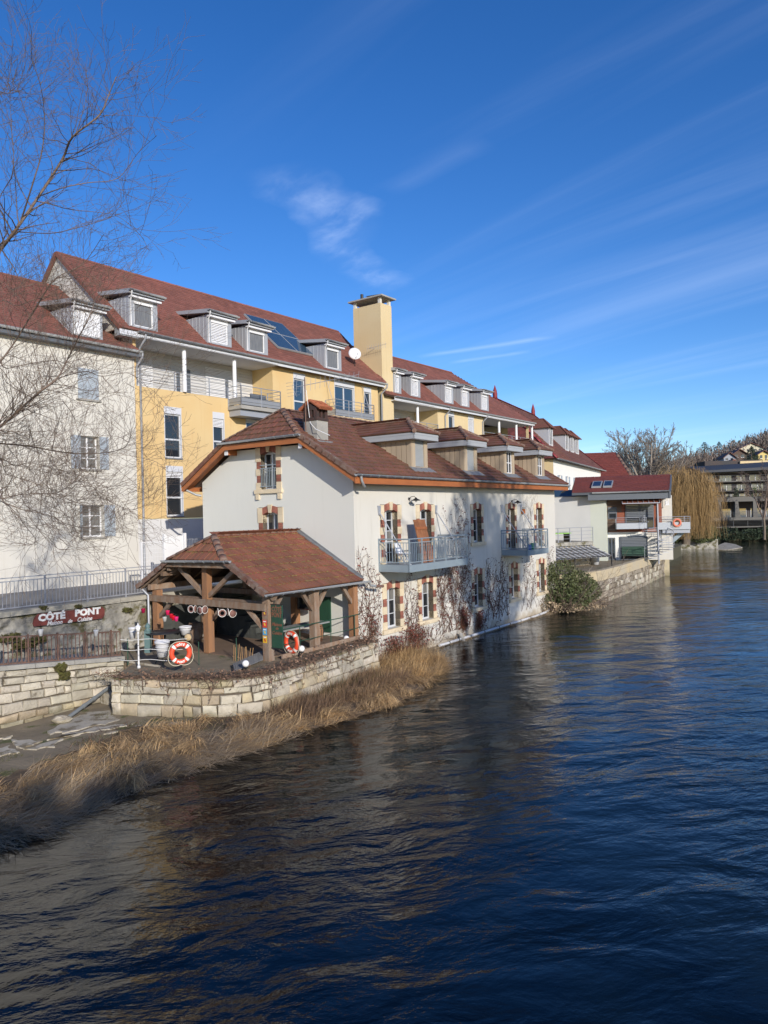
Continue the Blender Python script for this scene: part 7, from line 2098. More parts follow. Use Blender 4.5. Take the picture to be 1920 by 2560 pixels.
# big red roofed building behind
RF = Frame(*at_Y(1463, 1200, 104)[:2], R(-6), 2.8)
rbd = empty('red_roofed_building', RF, 'big building with steep bright red ribbed roof behind the modern house', 'building')
def rr(px_, py_, v): return RF.pv(px_, py_, v)
b0, b1 = -6.0, rr(1590, 1192, 0)[0]; ez = 9.4; tz = rr(1545, 1135, 6)[1]; t0_, t1_ = -4.0, rr(1542, 1135, 6)[0]
q = MB(); q.box(b0 + .3, b1 - .4, .3, 12, 2.5, ez - .1); q.build('wall', m_stucco_w, rbd)
P1 = [(b0, 0, ez), (b1, 0, ez), (t1_, 6, tz), (b0, 6, tz)]; P2 = [(b1, 0, ez), (b1, 12, ez), (t1_, 6, tz)]; P3 = [(b1, 12, ez), (b0, 12, ez), (b0, 6, tz), (t1_, 6, tz)]
rd = deck(RF, 'roof', rbd, [P1, P2, P3], .2, m_grey, .01); lay_tiles(RF, rd, [P1], .7, .5, .05, m_tile_red, 300)
caps(rd, P1[1], P1[2], m_ridge, .2, 1.0)
# ---- dark terraced apartments across the water at the right
AF = Frame(*at_Y(1738, 1250, 124)[:2], R(-3), .6)
ab = empty('terraced_apartments', AF, 'dark terraced apartment block with long balconies over the water at the right edge', 'apartment building')
m_adk = M('dark_apartment_wall', (.022, .024, .03), .7, (.05, .03, .025), .6, .8); m_drail = M('shaded_rail', (.10, .11, .12), .6); m_aroof = M('shaded_slate_roof', (.035, .042, .055), .7); m_aslab = M('shaded_apartment_slab', (.12, .115, .105), .8)  # apartment colours darkened to paint in the shade on its front
def A(x, y, v=0): return AF.pv(*c4r(x, y), v)
aw = 34
def slab(y0, y1, v0, v1, x0=1085, nm='slab', mat=None):
    a = A(x0, y0, v0)[0]; z1, z0 = A(1300, y0, v0)[1], A(1300, y1, v0)[1]; q = MB(); q.box(a, aw, v0, v1, z0, z1); return q.build(nm, mat or m_aslab, ab), z0, z1, a
_, s1b, s1t, s1a = slab(895, 938, 0, 6, 1098); _, s2b, s2t, s2a = slab(1085, 1110, -.6, 6, 1085); _, s3b, s3t, s3a = slab(1168, 1178, -.9, 6, 1085)
q = MB(); q.box(s2a + 1, aw, 4, 4.2, .5, s1b); q.box(s3a, aw, 1.5, 4, .3, s3b); q.build('rear_wall', m_adk, ab)
for xx in (1212, 1372, 1538):
    a = A(xx, 1000)[0]; q = MB(); q.prism([(a - .25, 0, s1b), (a + .25, 0, s1b), (a + .55, 0, s2t), (a - .3, 0, s2t)], (0, .5, 0)); q.build('column', m_aslab, ab)
for z, x0 in ((s2t, s2a), (s3t, s3a)): hrail(ab, [(x0, -.5, z), (aw, -.5, z)], .9, 3, 2.4, mat=m_drail)
for i in range(9):
    a = s2a + 1.5 + i * 2.6; q = MB(); q.box(a, a + 1.8, 3.94, 3.99, s2t, s1b - 1.2); w = q.build('window', m_glassb, ab); q = MB(); q.box(a - .06, a, 3.9, 3.95, s2t, s1b - 1.2); q.box(a + 1.8, a + 1.86, 3.9, 3.95, s2t, s1b - 1.2); q.build('frame', m_frame, w)
    q = MB(); q.box(a, a + 1.6, 1.44, 1.49, s3t - 2.6, s3b - .4); q.build('window', m_glassb, ab)
# upper storeys set back
lv = [(838, 895, 3.0, 1120), (750, 838, 2.2, 1045), (668, 750, 3.2, 1040)]
for i, (yt, ybt, v, x0) in enumerate(lv):
    a = A(x0, yt, v)[0]; z1, z0 = A(1300, yt, v)[1], A(1300, ybt, v)[1]
    q = MB(); q.box(a, aw, v + 1.2, v + 1.4, z0, z1); q.build('storey_wall', m_adk, ab)
    q = MB(); q.box(a, aw, v - .3, v + 4, z1 - .12, z1 + .05) if i else q.box(a, aw, v, v + 4, z1 - .1, z1); q.build('floor_slab', m_aslab, ab)
    hrail(ab, [(a, v - .2, z0 + .05), (aw, v - .2, z0 + .05)], .95, 2, 2.2, mat=m_drail)
    x = a + .6; k = 0
    while x < aw - 3:
        w = random.uniform(1.3, 2.2); q = MB(); q.box(x, x + w, v + 1.14, v + 1.19, z0 + .1, z1 - .5); wd = q.build('window', random.choice([m_glassb, m_curt, m_glass, m_curt]), ab)
        q = MB(); q.box(x + w / 2 - .04, x + w / 2 + .04, v + 1.1, v + 1.14, z0 + .1, z1 - .5); q.box(x - .05, x, v + 1.1, v + 1.14, z0 + .1, z1 - .5); q.build('frame', m_frame, wd)
        x += w + random.uniform(.4, 1.2)
a = A(1010, 668, 3)[0]; z1 = A(1300, 640, 3)[1]; z0 = A(1300, 668, 3)[1]
q = MB(); q.hexa([(a, 1.6, z0), (aw, 1.6, z0 + .6), (aw, 8, z0 + .6), (a, 8, z0), (a, 1.6, z0 + .35), (aw, 1.6, z0 + 1.4), (aw, 8, z0 + 2.6), (a, 8, z0 + 1.4)]); q.build('roof', m_aroof, ab)
q = MB(); q.box(a + 3.5, a + 13, 9, 14, z0, z0 + 2.4); q.build('roof_block', m_adk, ab); q = MB(); q.box(a + 9.5, a + 15, 8.5, 10, z0, z0 + 2.2); q.build('yellow_roof_block', m_yellow2, ab)
for i, x in enumerate((1185, 1368, 1470, 1540)):
    u_, _ = A(x, 890, .6); bushlet(AF.w(u_, .8, s1t), .55, 120, (m_straw, m_conifer, m_twig, m_ever)[i], 'balcony_shrub', ('straw coloured round shrub, leftmost on the concrete terrace of the apartments', 'dark green round shrub, second from the left on the concrete apartment terrace', 'brown bare shrub, third from the left on the concrete apartment terrace', 'green shrub, rightmost on the concrete terrace of the apartments')[i], 'shrub', 1.5, .12)
# ------------------------------------------------------------------ GROUND, BANKS, WATER
wl_ = [(-40, -8), (-20, 0), (-13, 6), (-9.6, 10.5), (-7.2, 13.87), (-6.6, 14.9), (-5.5, 16.4), (-4.5, 18.1), (-3.3, 19.5), (-1.94, 20.7), (-.4, 22.2), (1.1, 25.0), (1.9, 27.8), (2.0, 30.6)]
for u in (5, 8, 11, 14, 17, L_ + .2): p = MW(u, -.35 - .1 * math.sin(u * 2)); wl_.append((p.x, p.y))
wl_.append(tuple(MW(L_ + 1.2, 2)[:2]))
WL = np.array(wl_)
def sdist(X, Y):
    best = np.full(X.shape, 1e9); sg = np.ones(X.shape)
    for i in range(len(WL) - 1):
        a, b = WL[i], WL[i + 1]; d = b - a; L2 = d @ d
        t = np.clip(((X - a[0]) * d[0] + (Y - a[1]) * d[1]) / L2, 0, 1)
        px_, py_ = X - a[0] - t * d[0], Y - a[1] - t * d[1]; dd = np.hypot(px_, py_)
        cr = d[0] * (Y - a[1]) - d[1] * (X - a[0])
        m_ = dd < best; best = np.where(m_, dd, best); sg = np.where(m_, np.where(cr > 0, 1, -1), sg)
    return best * sg
def fbm(X, Y, s, seed=0, oct_=4):
    r = np.random.default_rng(seed); out = np.zeros(X.shape); a = 1.0
    for o in range(oct_):
        for k in range(5):
            th = r.uniform(0, 6.28); ph = r.uniform(0, 6.28); f = s * (2 ** o) * r.uniform(.7, 1.3)
            out += a * np.sin((X * math.cos(th) + Y * math.sin(th)) * f + ph + .8 * np.sin((X * math.sin(th) - Y * math.cos(th)) * f * .6 + ph * 2)) / 5
        a *= .5
    return out
def bank_z(X, Y):
    d = sdist(X, Y)
    z = np.where(d < 0, d * .35, .13 * (1 - np.exp(-np.clip(d, 0, 9) / .5)))
    return np.clip(z, -.9, 9) + (.025 * fbm(X, Y, 1.5, 3)) * np.clip(d + .5, 0, 1)
def grid_obj(name, X, Y, Z, mat, mask=None, kind='structure'):
    ny, nx = X.shape; v = np.stack([X.ravel(), Y.ravel(), Z.ravel()], 1)
    idx = np.arange(nx * ny).reshape(ny, nx); f = np.stack([idx[:-1, :-1], idx[:-1, 1:], idx[1:, 1:], idx[1:, :-1]], -1).reshape(-1, 4)
    if mask is not None: f = f[mask[:-1, :-1].ravel()]
    me = bpy.data.meshes.new(name); me.vertices.add(len(v)); me.vertices.foreach_set('co', v.ravel())
    me.loops.add(f.size); me.loops.foreach_set('vertex_index', f.ravel().astype(np.int32)); me.polygons.add(len(f))
    me.polygons.foreach_set('loop_start', np.arange(0, f.size, 4, dtype=np.int32)); me.update(calc_edges=True); me.validate()
    me.polygons.foreach_set('use_smooth', [True] * len(f)); me.materials.append(mat)
    o = bpy.data.objects.new(name, me); COL.objects.link(o)
    if kind: o['kind'] = kind
    return o
gx, gy = np.meshgrid(np.arange(-34, 12.1, .22), np.arange(-6, 46, .22))
dz = sdist(gx, gy)
grid_obj('riverbank', gx, gy, bank_z(gx, gy), m_mud, dz > -2.4)
# flat muddy slabs on the bank
for pts in (((380, 1435), (520, 1350), (700, 1262), (900, 1250), (1000, 1325), (830, 1365), (560, 1425)), ((390, 1480), (800, 1385), (1130, 1345), (1060, 1372), (700, 1432)), ((80, 1492), (250, 1488), (330, 1500), (200, 1560), (130, 1545)),
            ((200, 1572), (440, 1545), (510, 1490), (640, 1450), (430, 1500)), ((1280, 1385), (1370, 1335), (1340, 1372)), ((1365, 1380), (1400, 1345), (1550, 1335), (1520, 1365)), ((870, 1438), (1210, 1362), (1190, 1382)), ((0, 1475), (100, 1458), (60, 1476)), ((-200, 1600), (60, 1540), (150, 1590), (-60, 1640))):
    P_ = [at_z(*c3a(*p), .16) for p in pts]; pp = []
    for i in range(len(P_)):
        a, b = P_[i], P_[(i + 1) % len(P_)]; n = 5
        for k in range(n): q_ = a.lerp(b, k / n); pp.append(q_ + Vector((random.uniform(-.07, .07), random.uniform(-.10, .10), 0)))
    mb = MB(); mb.prism(pp, (0, 0, -.12)); o = mb.build('stone_slab', m_slab, None); o['kind'] = 'structure'
# steps in the gap of the wall
for i in range(4):
    c = MW(-8.2 + i * .35, 3.15); mb = MB(); a = MW(-8.3 + i * .36, 2.3); b = MW(-8.3 + i * .36, PATH_V - .02); c_ = MW(-7.2, PATH_V - .02); d_ = MW(-7.2, 2.3)
    mb.prism([Vector((p.x, p.y, .2 + (i + 1) * .27)) for p in (a, b, c_, d_)], (0, 0, -.6)); o = mb.build('stone_step', m_slab, None); o['kind'] = 'structure'

# water: real ripples near the camera, fine relief everywhere
ys = np.concatenate([np.arange(-8, 6, .5), np.arange(6, 26, .10), np.arange(26, 60, .2), np.geomspace(60, 420, 90)])
xs = np.concatenate([np.arange(-26, -9, .4), np.arange(-9, 16, .11), np.arange(16, 40, .25), np.geomspace(40, 420, 60)])
WX, WY = np.meshgrid(xs, ys)
wx = WX + .5 * fbm(WX, WY, .25, 21, 2); wy = WY + .5 * fbm(WX, WY, .25, 22, 2)
# the crests lie across the view down the river
cu_, cv_ = wy - .12 * wx, wx + .12 * wy
h = .024 * fbm(cu_ * 1.0, cv_ * .6, 1.2, 5, 2) + .020 * fbm(cu_, cv_ * .38, 2.6, 6, 3) * (0.65 + .5 * fbm(WX, WY, .18, 8, 2))
h *= np.clip(1.15 - WY / 160, .25, 1)
wmat = bpy.data.materials.new('river_water'); wmat.use_nodes = True; nt = wmat.node_tree; bs = nt.nodes['Principled BSDF']
bs.inputs['Base Color'].default_value = (.003, .007, .008, 1); bs.inputs['Roughness'].default_value = .045; bs.inputs['IOR'].default_value = 1.42; bs.inputs['Specular IOR Level'].default_value = .5
ge = nt.nodes.new('ShaderNodeNewGeometry'); mp_ = nt.nodes.new('ShaderNodeMapping'); mp_.vector_type = 'TEXTURE'; mp_.inputs['Rotation'].default_value = (0, 0, R(12)); mp_.inputs['Scale'].default_value = (1.75, 1.0, 1)
nt.links.new(ge.outputs['Position'], mp_.inputs['Vector'])
prev = None
for sc_, di, st_, de_, ro_ in ((1.25, .19, .6, 6, .5), (5.5, .026, .5, 3, .55)):
    n_ = nt.nodes.new('ShaderNodeTexNoise'); n_.inputs['Scale'].default_value = sc_; n_.inputs['Detail'].default_value = de_; n_.inputs['Roughness'].default_value = ro_; n_.inputs['Distortion'].default_value = .35
    nt.links.new(mp_.outputs[0], n_.inputs['Vector'])
    b_ = nt.nodes.new('ShaderNodeBump'); b_.inputs['Distance'].default_value = di; b_.inputs['Strength'].default_value = st_
    nt.links.new(n_.outputs['Fac'], b_.inputs['Height'])
    pn = nt.nodes.new('ShaderNodeTexNoise'); pn.inputs['Scale'].default_value = .22; pn.inputs['Detail'].default_value = 3; nt.links.new(mp_.outputs[0], pn.inputs['Vector'])
    pr = nt.nodes.new('ShaderNodeMapRange'); pr.inputs['From Min'].default_value = .38; pr.inputs['From Max'].default_value = .62; pr.inputs['To Min'].default_value = st_ * .35; pr.inputs['To Max'].default_value = st_ * 1.3
    nt.links.new(pn.outputs['Fac'], pr.inputs['Value']); nt.links.new(pr.outputs[0], b_.inputs['Strength'])
    if prev: nt.links.new(prev, b_.inputs['Normal'])
    prev = b_.outputs[0]
nt.links.new(prev, bs.inputs['Normal'])
grid_obj('river', WX, WY, h, wmat, (sdist(WX, WY) < 3.0) | (WY > 46))
mb = MB(); mb.quad((-60, -60, -1.6), (600, -60, -1.6), (600, 600, -1.6), (-60, 600, -1.6)); o = mb.build('river_bed', m_mud, None); o['kind'] = 'structure'

# far land beyond the houses and across the water
m_field = M('winter_ground', (.085, .08, .045), .95, (.06, .055, .035), .2, .8)
mb = MB(); z = 1.3
pl = [qy[-1] + Vector((-1, 1.2, 0)), Vector((36, 90, 0)), Vector((39.3, 103.4, 0)), Vector((46.6, 103.8, 0)), Vector((49.5, 112, 0)), Vector((53, 124.6, 0)), Vector((500, 124.6, 0)), Vector((500, 175, 0)), Vector((-60, 175, 0)), MW(70, 8)]
mb.prism([Vector((p.x, p.y, z)) for p in pl], (0, 0, -1.9)); o = mb.build('far_bank', m_field, None); o['kind'] = 'structure'
q = MB(); sp = [at_z(*p, .06) for p in ((1792, 1364), (1812, 1356), (1838, 1360), (1856, 1368), (1820, 1374), (1790, 1374))]
q.prism([Vector((p.x, p.y, .05)) for p in sp], (0, 0, -.5)); o = q.build('gravel_spit', m_slab, None); o['kind'] = 'structure'
hx, hy = np.meshgrid(np.linspace(-600, 1300, 150), np.linspace(165, 1500, 90))
ramp = np.clip((hy - 190) / 260, 0, 1); ramp = ramp * ramp * (3 - 2 * ramp)
Hh = (11 + np.clip((hx / hy - .30), -.3, .6) * 125) * ramp * (1 + np.clip((hy - 450) / 700, 0, 1) * .4)
HZ_ = 2.0 + Hh + 1.5 * fbm(hx, hy, .02, 9, 3) * ramp
grid_obj('hillside', hx, hy, HZ_, M('wooded_hill_ground', (.07, .06, .035), .95, (.045, .04, .025), .05, .8))
def hill_z(x, y):
    r_ = min(max((y - 190) / 260, 0), 1); r_ = r_ * r_ * (3 - 2 * r_)
    return 2.0 + (11 + min(max(x / y - .30, -.3), .6) * 125) * r_ * (1 + min(max((y - 450) / 700, 0), 1) * .4)
mb = MB(); mb.quad((-2500, 175, 1.2), (2500, 175, 1.2), (2500, 3000, 1.2), (-2500, 3000, 1.2)); o = mb.build('distant_ground', m_field, None); o['kind'] = 'structure'
mb = MB(); mb.prism([Vector(p) for p in ((13, -70, 2.2), (300, -70, 2.2), (300, 60, 2.2), (75, 60, 2.2), (19, 9, 2.2))], (0, 0, -3)); o = mb.build('right_bank', m_field, None); o['kind'] = 'structure'

# ------------------------------------------------------------------ THE BRIDGE THE PHOTOGRAPH IS TAKEN FROM
br = empty('road_bridge', Frame(0, 0, MF.ang, 0), 'concrete road bridge with open balustrade on which the photographer stands', 'bridge')
q = MB(); q.box(-8, -.35, -24, 16, 3.9, 4.3); q.build('deck', m_conc, br)
for u in (-.62, -7.9):
    q = MB(); q.box(u, u + .24, -24, 16, 5.12, 5.32); q.box(u, u + .24, -24, 16, 4.3, 4.45); q.build('parapet_rail', m_conc, br)
    bm_ = MB().box(0, .2, 0, .38, 4.45, 5.12).mesh('baluster', m_conc)
    for i in range(58): inst('baluster', bm_, br, (u + .02, -23.5 + i * .68, 0))
q = MB(); q.box(-7.5, -1, -5.6, -4.2, -1.5, 3.9); q.build('pier', m_conc, br)

# ------------------------------------------------------------------ FOLIAGE HELPERS
class Rib:      # numpy batch of bent ribbons
    def __init__(s): s.v = []; s.n = 0
    def blades(s, P, D, L, W, bend, seg=3):
        n = len(P); t = np.linspace(0, 1, seg + 1); side = np.cross(D, [0, 0, 1.0]); side /= np.maximum(1e-6, np.linalg.norm(side, axis=1))[:, None]
        for k in t:
            c = P + D * (L * k)[:, None]; c[:, 2] -= bend * L * k * k
            w = (W * (1 - .85 * k))[:, None] * side
            s.v.append(np.stack([c - w, c + w], 1))
        return s
    def build(s, name, mat, seg=3, z0=0, parent=None, **tg):
        V = np.stack(s.v, 1)            # n, seg+1, 2, 3  per call of equal seg
        n = V.shape[0]; v = V.reshape(-1, 3); v[:, 2] -= z0; base = np.arange(n) * (seg + 1) * 2
        f = np.concatenate([np.stack([base + 2 * k, base + 2 * k + 1, base + 2 * k + 3, base + 2 * k + 2], 1) for k in range(seg)], 0)
        me = bpy.data.meshes.new(name); me.vertices.add(len(v)); me.vertices.foreach_set('co', v.ravel())
        me.loops.add(f.size); me.loops.foreach_set('vertex_index', f.ravel().astype(np.int32)); me.polygons.add(len(f)); me.polygons.foreach_set('loop_start', np.arange(0, f.size, 4, dtype=np.int32))
        me.update(calc_edges=True); me.materials.append(mat); o = bpy.data.objects.new(name, me); COL.objects.link(o); o.parent = parent
        return tag(o, **tg)
def blades_at(P, name, mat, Lr, Wr, lean, az, azs, bend, comb=0, **tg):
    n = len(P); a = az + rng.normal(0, azs, n)
    if comb: a = a + comb * fbm(P[:, 0], P[:, 1], .9, 51, 2)
    e = np.clip(rng.normal(lean, .22, n), .02, 1.5)
    D = np.stack([np.cos(a) * np.cos(e), np.sin(a) * np.cos(e), np.sin(e)], 1)
    L = rng.uniform(*Lr, n); W = rng.uniform(*Wr, n)
    if comb:
        md = np.clip(fbm(P[:, 0], P[:, 1], 1.4, 53, 2), 0, 1); P = P.copy(); P[:, 2] += rng.uniform(0, 1, n) * (.03 + .16 * md); L = L * (.7 + .6 * md)
    return Rib().blades(P, D, L, W, rng.uniform(*bend, n)).build(name, mat, **tg)
def scatter_bank(n, test, box):
    X = rng.uniform(box[0], box[1], n * 6); Y = rng.uniform(box[2], box[3], n * 6); d = sdist(X, Y); m_ = test(X, Y, d)
    X, Y = X[m_][:n], Y[m_][:n]; return np.stack([X, Y, bank_z(X, Y) + .0], 1)
cl = lambda X, Y, s, sd: fbm(X, Y, s, sd, 3)
mat_d = lambda X, Y: np.clip(1.9 + (-X - 3.0) * .30, 1.5, 3.5) + .7 * cl(X, Y, .8, 31)
grid_obj('reed_litter', gx, gy, bank_z(gx, gy) + .012 + .05 * np.clip(cl(gx, gy, 2.2, 41), 0, 1), m_matsoil, (dz > -.5) & (dz < mat_d(gx, gy) + .1) & (gx > -14) & (gy < 31) & (gy > 7), kind='stuff')
P = scatter_bank(25000, lambda X, Y, d: (d > -.35) & (d < mat_d(X, Y)) & (cl(X, Y, 1.6, 32) > -.12), (-14, 2.6, 8, 30))
blades_at(P, 'dry_reeds', m_straw, (.25, .85), (.004, .011), .16, -.1, .6, (.0, .3), 1.7, label='matted dry straw coloured reeds along the waterline of the bank', cat='reeds', kind='stuff')
P = scatter_bank(16000, lambda X, Y, d: (d > -.45) & (d < 2.0 + .7 * cl(X, Y, 1.1, 61)) & (Y < 19.8), (-14, -2, 8, 20))
blades_at(P, 'grey_reeds', m_straw_d, (.45, 1.15), (.004, .010), .28, .5, .5, (.1, .55), 1.2, label='grey brown flattened reeds at the lower left corner of the bank', cat='reeds', kind='stuff')
P = scatter_bank(5000, lambda X, Y, d: (d > -.3) & (d < mat_d(X, Y) + .5) & (cl(X, Y, 1.3, 62) > .0), (-14, 2.6, 8, 30))
blades_at(P, 'brown_stalks', M('brown_stalk', (.20, .11, .06), .9, (.10, .06, .04), 3, .8, rnd=.4), (.15, .6), (.004, .009), .35, 0, 3, (.0, .5), 1.0, label='short dark brown broken stalks among the straw on the bank', cat='reeds', kind='stuff')
C_ = scatter_bank(150, lambda X, Y, d: (d > -.1) & (d < mat_d(X, Y)), (-13, 2.4, 9, 30)); ti = rng.integers(0, 150, 11000)
P = C_[ti] + rng.normal(0, 1, (11000, 3)) * [.13, .13, 0]; P[:, 2] = bank_z(P[:, 0], P[:, 1]) + rng.uniform(0, .22, 11000); taz = rng.uniform(-1.6, 1.6, 150)[ti]
blades_at(P, 'reed_tufts', m_straw, (.3, .8), (.004, .012), .45, taz, .4, (.3, 1.1), label='bent over tufts of dead straw coloured reed scattered along the bank', cat='reeds', kind='stuff')
P = scatter_bank(9000, lambda X, Y, d: (d > 1.2) & (cl(X, Y, 1.2, 35) > .25) & (X > -12), (-12, -2, 14, 24))
blades_at(P, 'bank_grass', M('dull_grass', (.12, .11, .045), .9, (.07, .08, .03), 2, .8, rnd=.4), (.04, .13), (.003, .006), 1.0, 0, 3, (.1, .4), label='short dull grass and moss between the slabs of the bank', cat='grass', kind='stuff')
# tall reed clumps by the near corner of the mill and under the terrace wall
def clump(u0, u1, v0, v1, n, Lr, lean, mat, nm, lab, az=-.7):
    k_ = rng.integers(0, 60, n); ku = rng.uniform(u0, u1, 60); kv = rng.uniform(v0, v1, 60)
    U_ = ku[k_] + rng.normal(0, .22, n); V_ = kv[k_] + rng.normal(0, .16, n); kz = rng.uniform(-1.2, 1.2, 60)[k_]; X = MF.o.x + MF.U.x * U_ + MF.V.x * V_; Y = MF.o.y + MF.U.y * U_ + MF.V.y * V_
    keep = (sdist(X, Y) > -.25) & (V_ < -.03); X, Y = X[keep], Y[keep]; az = az + kz[keep]
    return blades_at(np.stack([X, Y, bank_z(X, Y)], 1), nm, mat, Lr, (.003, .008), lean, az, .8, (.15, .8), label=lab, cat='reeds', kind='stuff')
clump(-1.0, 3.4, -3.0, -.1, 11000, (.4, 1.1), .8, m_straw, 'tall_reeds', 'tall dry golden reeds against the near corner of the mill house')
clump(-6.3, -.8, -3.0, -1.35, 9500, (.35, 1.05), .95, M('brown_brush', (.36, .24, .14), .9, (.17, .105, .07), 1.0, .95, rnd=.4), 'wall_reeds', 'brown and straw coloured reeds piled below the curved terrace wall')
clump(-5, -1.2, -2.1, -1.3, 3500, (.3, .7), .9, M('olive_reed', (.13, .12, .04), .9, rnd=.4), 'olive_reeds', 'olive green tuft of rushes below the terrace wall')
clump(3.5, L_, -.75, -.05, 5000, (.12, .45), .8, m_straw_d, 'wall_foot_grass', 'thin dry grass along the foot of the river facade')
# upright pale stalks standing up by themselves
P = scatter_bank(420, lambda X, Y, d: (d > .3) & (d < 3.0) & (cl(X, Y, 1.1, 77) > .45), (-11, 0, 13, 25))
blades_at(P, 'reed_stalks', m_straw, (.5, .95), (.006, .012), 1.15, -.8, .9, (.3, 1.0), label='pale standing reed stalks rising out of the matted bank', cat='reeds', kind='stuff')

# ---- bare climbers on the facade and on the terrace edge
def climber(fr, seeds, steps, region, dens, leafn, name, label, plane, step=.09, up=.9, leafm=m_vleaf, r0_=.012):
    """random-walk stems kept on a wall plane; plane(a, b, off) -> frame point"""
    root = empty(name, fr, label, 'climbing plant')
    mb = MB(); tips = []
    stack = [(a, b, ang, r0_, steps) for (a, b, ang) in seeds]; tot = 0
    while stack and tot < dens:
        a, b, ang, r_, n = stack.pop(random.randrange(len(stack))); pts = [plane(a, b, .015)]; tot += 1
        for i in range(n):
            ang += random.gauss(0, .33) + (up - 1) * 0.02; ang += (math.pi / 2 - ang) * .05 * up
            a += math.cos(ang) * step; b += math.sin(ang) * step
            if not region(a, b): break
            pts.append(plane(a, b, .012 + .02 * random.random()))
            if random.random() < .16 and n > 3: stack.append((a, b, ang + random.choice((-1, 1)) * random.uniform(.4, 1.1), r_ * .66, int(n * .7)))
            tips.append((a, b))
        if len(pts) > 2:
            rs = [max(.0018, r_ * (1 - .7 * k / len(pts))) for k in range(len(pts))]; mb.tube(pts, rs, 4, cap=False)
    mb.build('stem', m_vine, root)
    q = MB()
    for i in range(leafn):
        if not tips: break
        a, b = random.choice(tips); a += random.gauss(0, .05); b += random.gauss(0, .05)
        c = Vector(plane(a, b, random.uniform(.02, .09))); l = random.uniform(.012, .035)
        d = Vector((random.gauss(0, 1), random.gauss(0, 1), random.gauss(0, 1))).normalized() * l; e_ = d.orthogonal().normalized() * l * .7
        q.quad(c - d - e_, c + d - e_, c + d + e_, c - d + e_)
    q.build('dead_leaf', leafm, root, kind='stuff')
    return root
pf = lambda a, b, o_: (a, -o_, b)
climber(MF, [(.3 + random.uniform(-.2, .4), .9, 1.5) for _ in range(9)] + [(1.0, .8, 1.3)] * 4, 46, lambda a, b: 0.02 < a < 1.62 and b < 5.0 - 1.2 * abs(a - .35), 110, 420, 'red_climber', 'bare reddish climber on the white wall at the near corner of the mill house', pf)
climber(MF, [(random.uniform(3.2, 8.8), .5, 1.5) for _ in range(40)], 34, lambda a, b: 3.2 < a < 9.3 and b < 3.75 and not (4.5 < a < 5.65 and b > .95), 520, 1500, 'red_climber', 'dense dark red bare climber between the lower windows under the near balcony', pf)
climber(MF, [(7.3 + random.uniform(0, 1.0), 2.2, 1.5) for _ in range(8)], 60, lambda a, b: 6.4 < a < 9.0 and b < 6.6, 90, 380, 'red_climber', 'thin bare climber rising up to the third upper window beside the near balcony', pf, r0_=.009)
climber(MF, [(random.uniform(10.3, 13.0), .5, 1.5) for _ in range(18)], 30, lambda a, b: 10.3 < a < 13.1 and b < 3.6, 170, 650, 'red_climber', 'bare climber below and left of the far balcony', pf)
climber(MF, [(random.uniform(14.4, L_ - .2), .5, 1.5) for _ in range(22)], 32, lambda a, b: 14.4 < a < L_ - .05 and b < 3.8 and not (16.7 < a < 18 and b > 1), 220, 420, 'red_climber', 'fine grey bare climber round the last lower window at the far end of the mill', pf, r0_=.009)
climber(MF, [(15.6 + random.uniform(0, .8), 4.5, 1.5) for _ in range(5)], 26, lambda a, b: 14.9 < a < 17.4 and b < 7.0, 34, 0, 'red_climber', 'very thin leafless climber above the far balcony near the roof', pf, r0_=.007)
# hanging dark clumps low on the facade
def mop(fr, uc, zc, w, h_, n, mat, label):
    r = empty('dry_creeper', fr, label, 'climbing plant'); q = MB()
    for i in range(n):
        a = uc + random.gauss(0, w * .4); t = random.random() ** .7; z = zc - h_ * t; pts = [(a, -.05 - .12 * random.random(), z)]
        for k in range(3): pts.append((pts[-1][0] + random.gauss(0, .05), pts[-1][1] - random.uniform(-.02, .05), pts[-1][2] - random.uniform(.04, .12)))
        q.tube(pts, [.004, .0035, .003, .002], 3, cap=False)
    q.build('strand', mat, r, kind='stuff')
    mopl = MB()
    for i in range(n):
        a = uc + random.gauss(0, w * .42); z = zc - h_ * random.random(); c = Vector((a, -.04 - .2 * random.random(), z)); l = random.uniform(.012, .04)
        d = Vector((random.gauss(0, 1), random.gauss(0, 1), random.gauss(0, 1))).normalized() * l; e_ = d.orthogonal().normalized() * l * .6; mopl.quad(c - d - e_, c + d - e_, c + d + e_, c - d + e_)
    mopl.build('dead_leaf', m_vleaf, r, kind='stuff')
m_mop = M('rusty_creeper', (.13, .06, .03), .9, rnd=.4)
mop(MF, 3.9, 1.25, 1.5, 1.0, 650, m_mop, 'dark red dead creeper heap below the first two lower windows')
mop(MF, 8.05, 1.45, .5, .9, 380, m_mop, 'rust brown hanging creeper left of the third lower window')
mop(MF, 9.6, 1.15, .55, .8, 320, m_mop, 'rust brown hanging creeper below the third lower window')
mop(MF, .9, 2.1, .45, .9, 160, m_mop, 'small red brown creeper bunch near the house corner')
mop(MF, 2.3, 1.0, 1.1, .7, 450, m_mop, 'brown creeper tangle above the tall reeds')
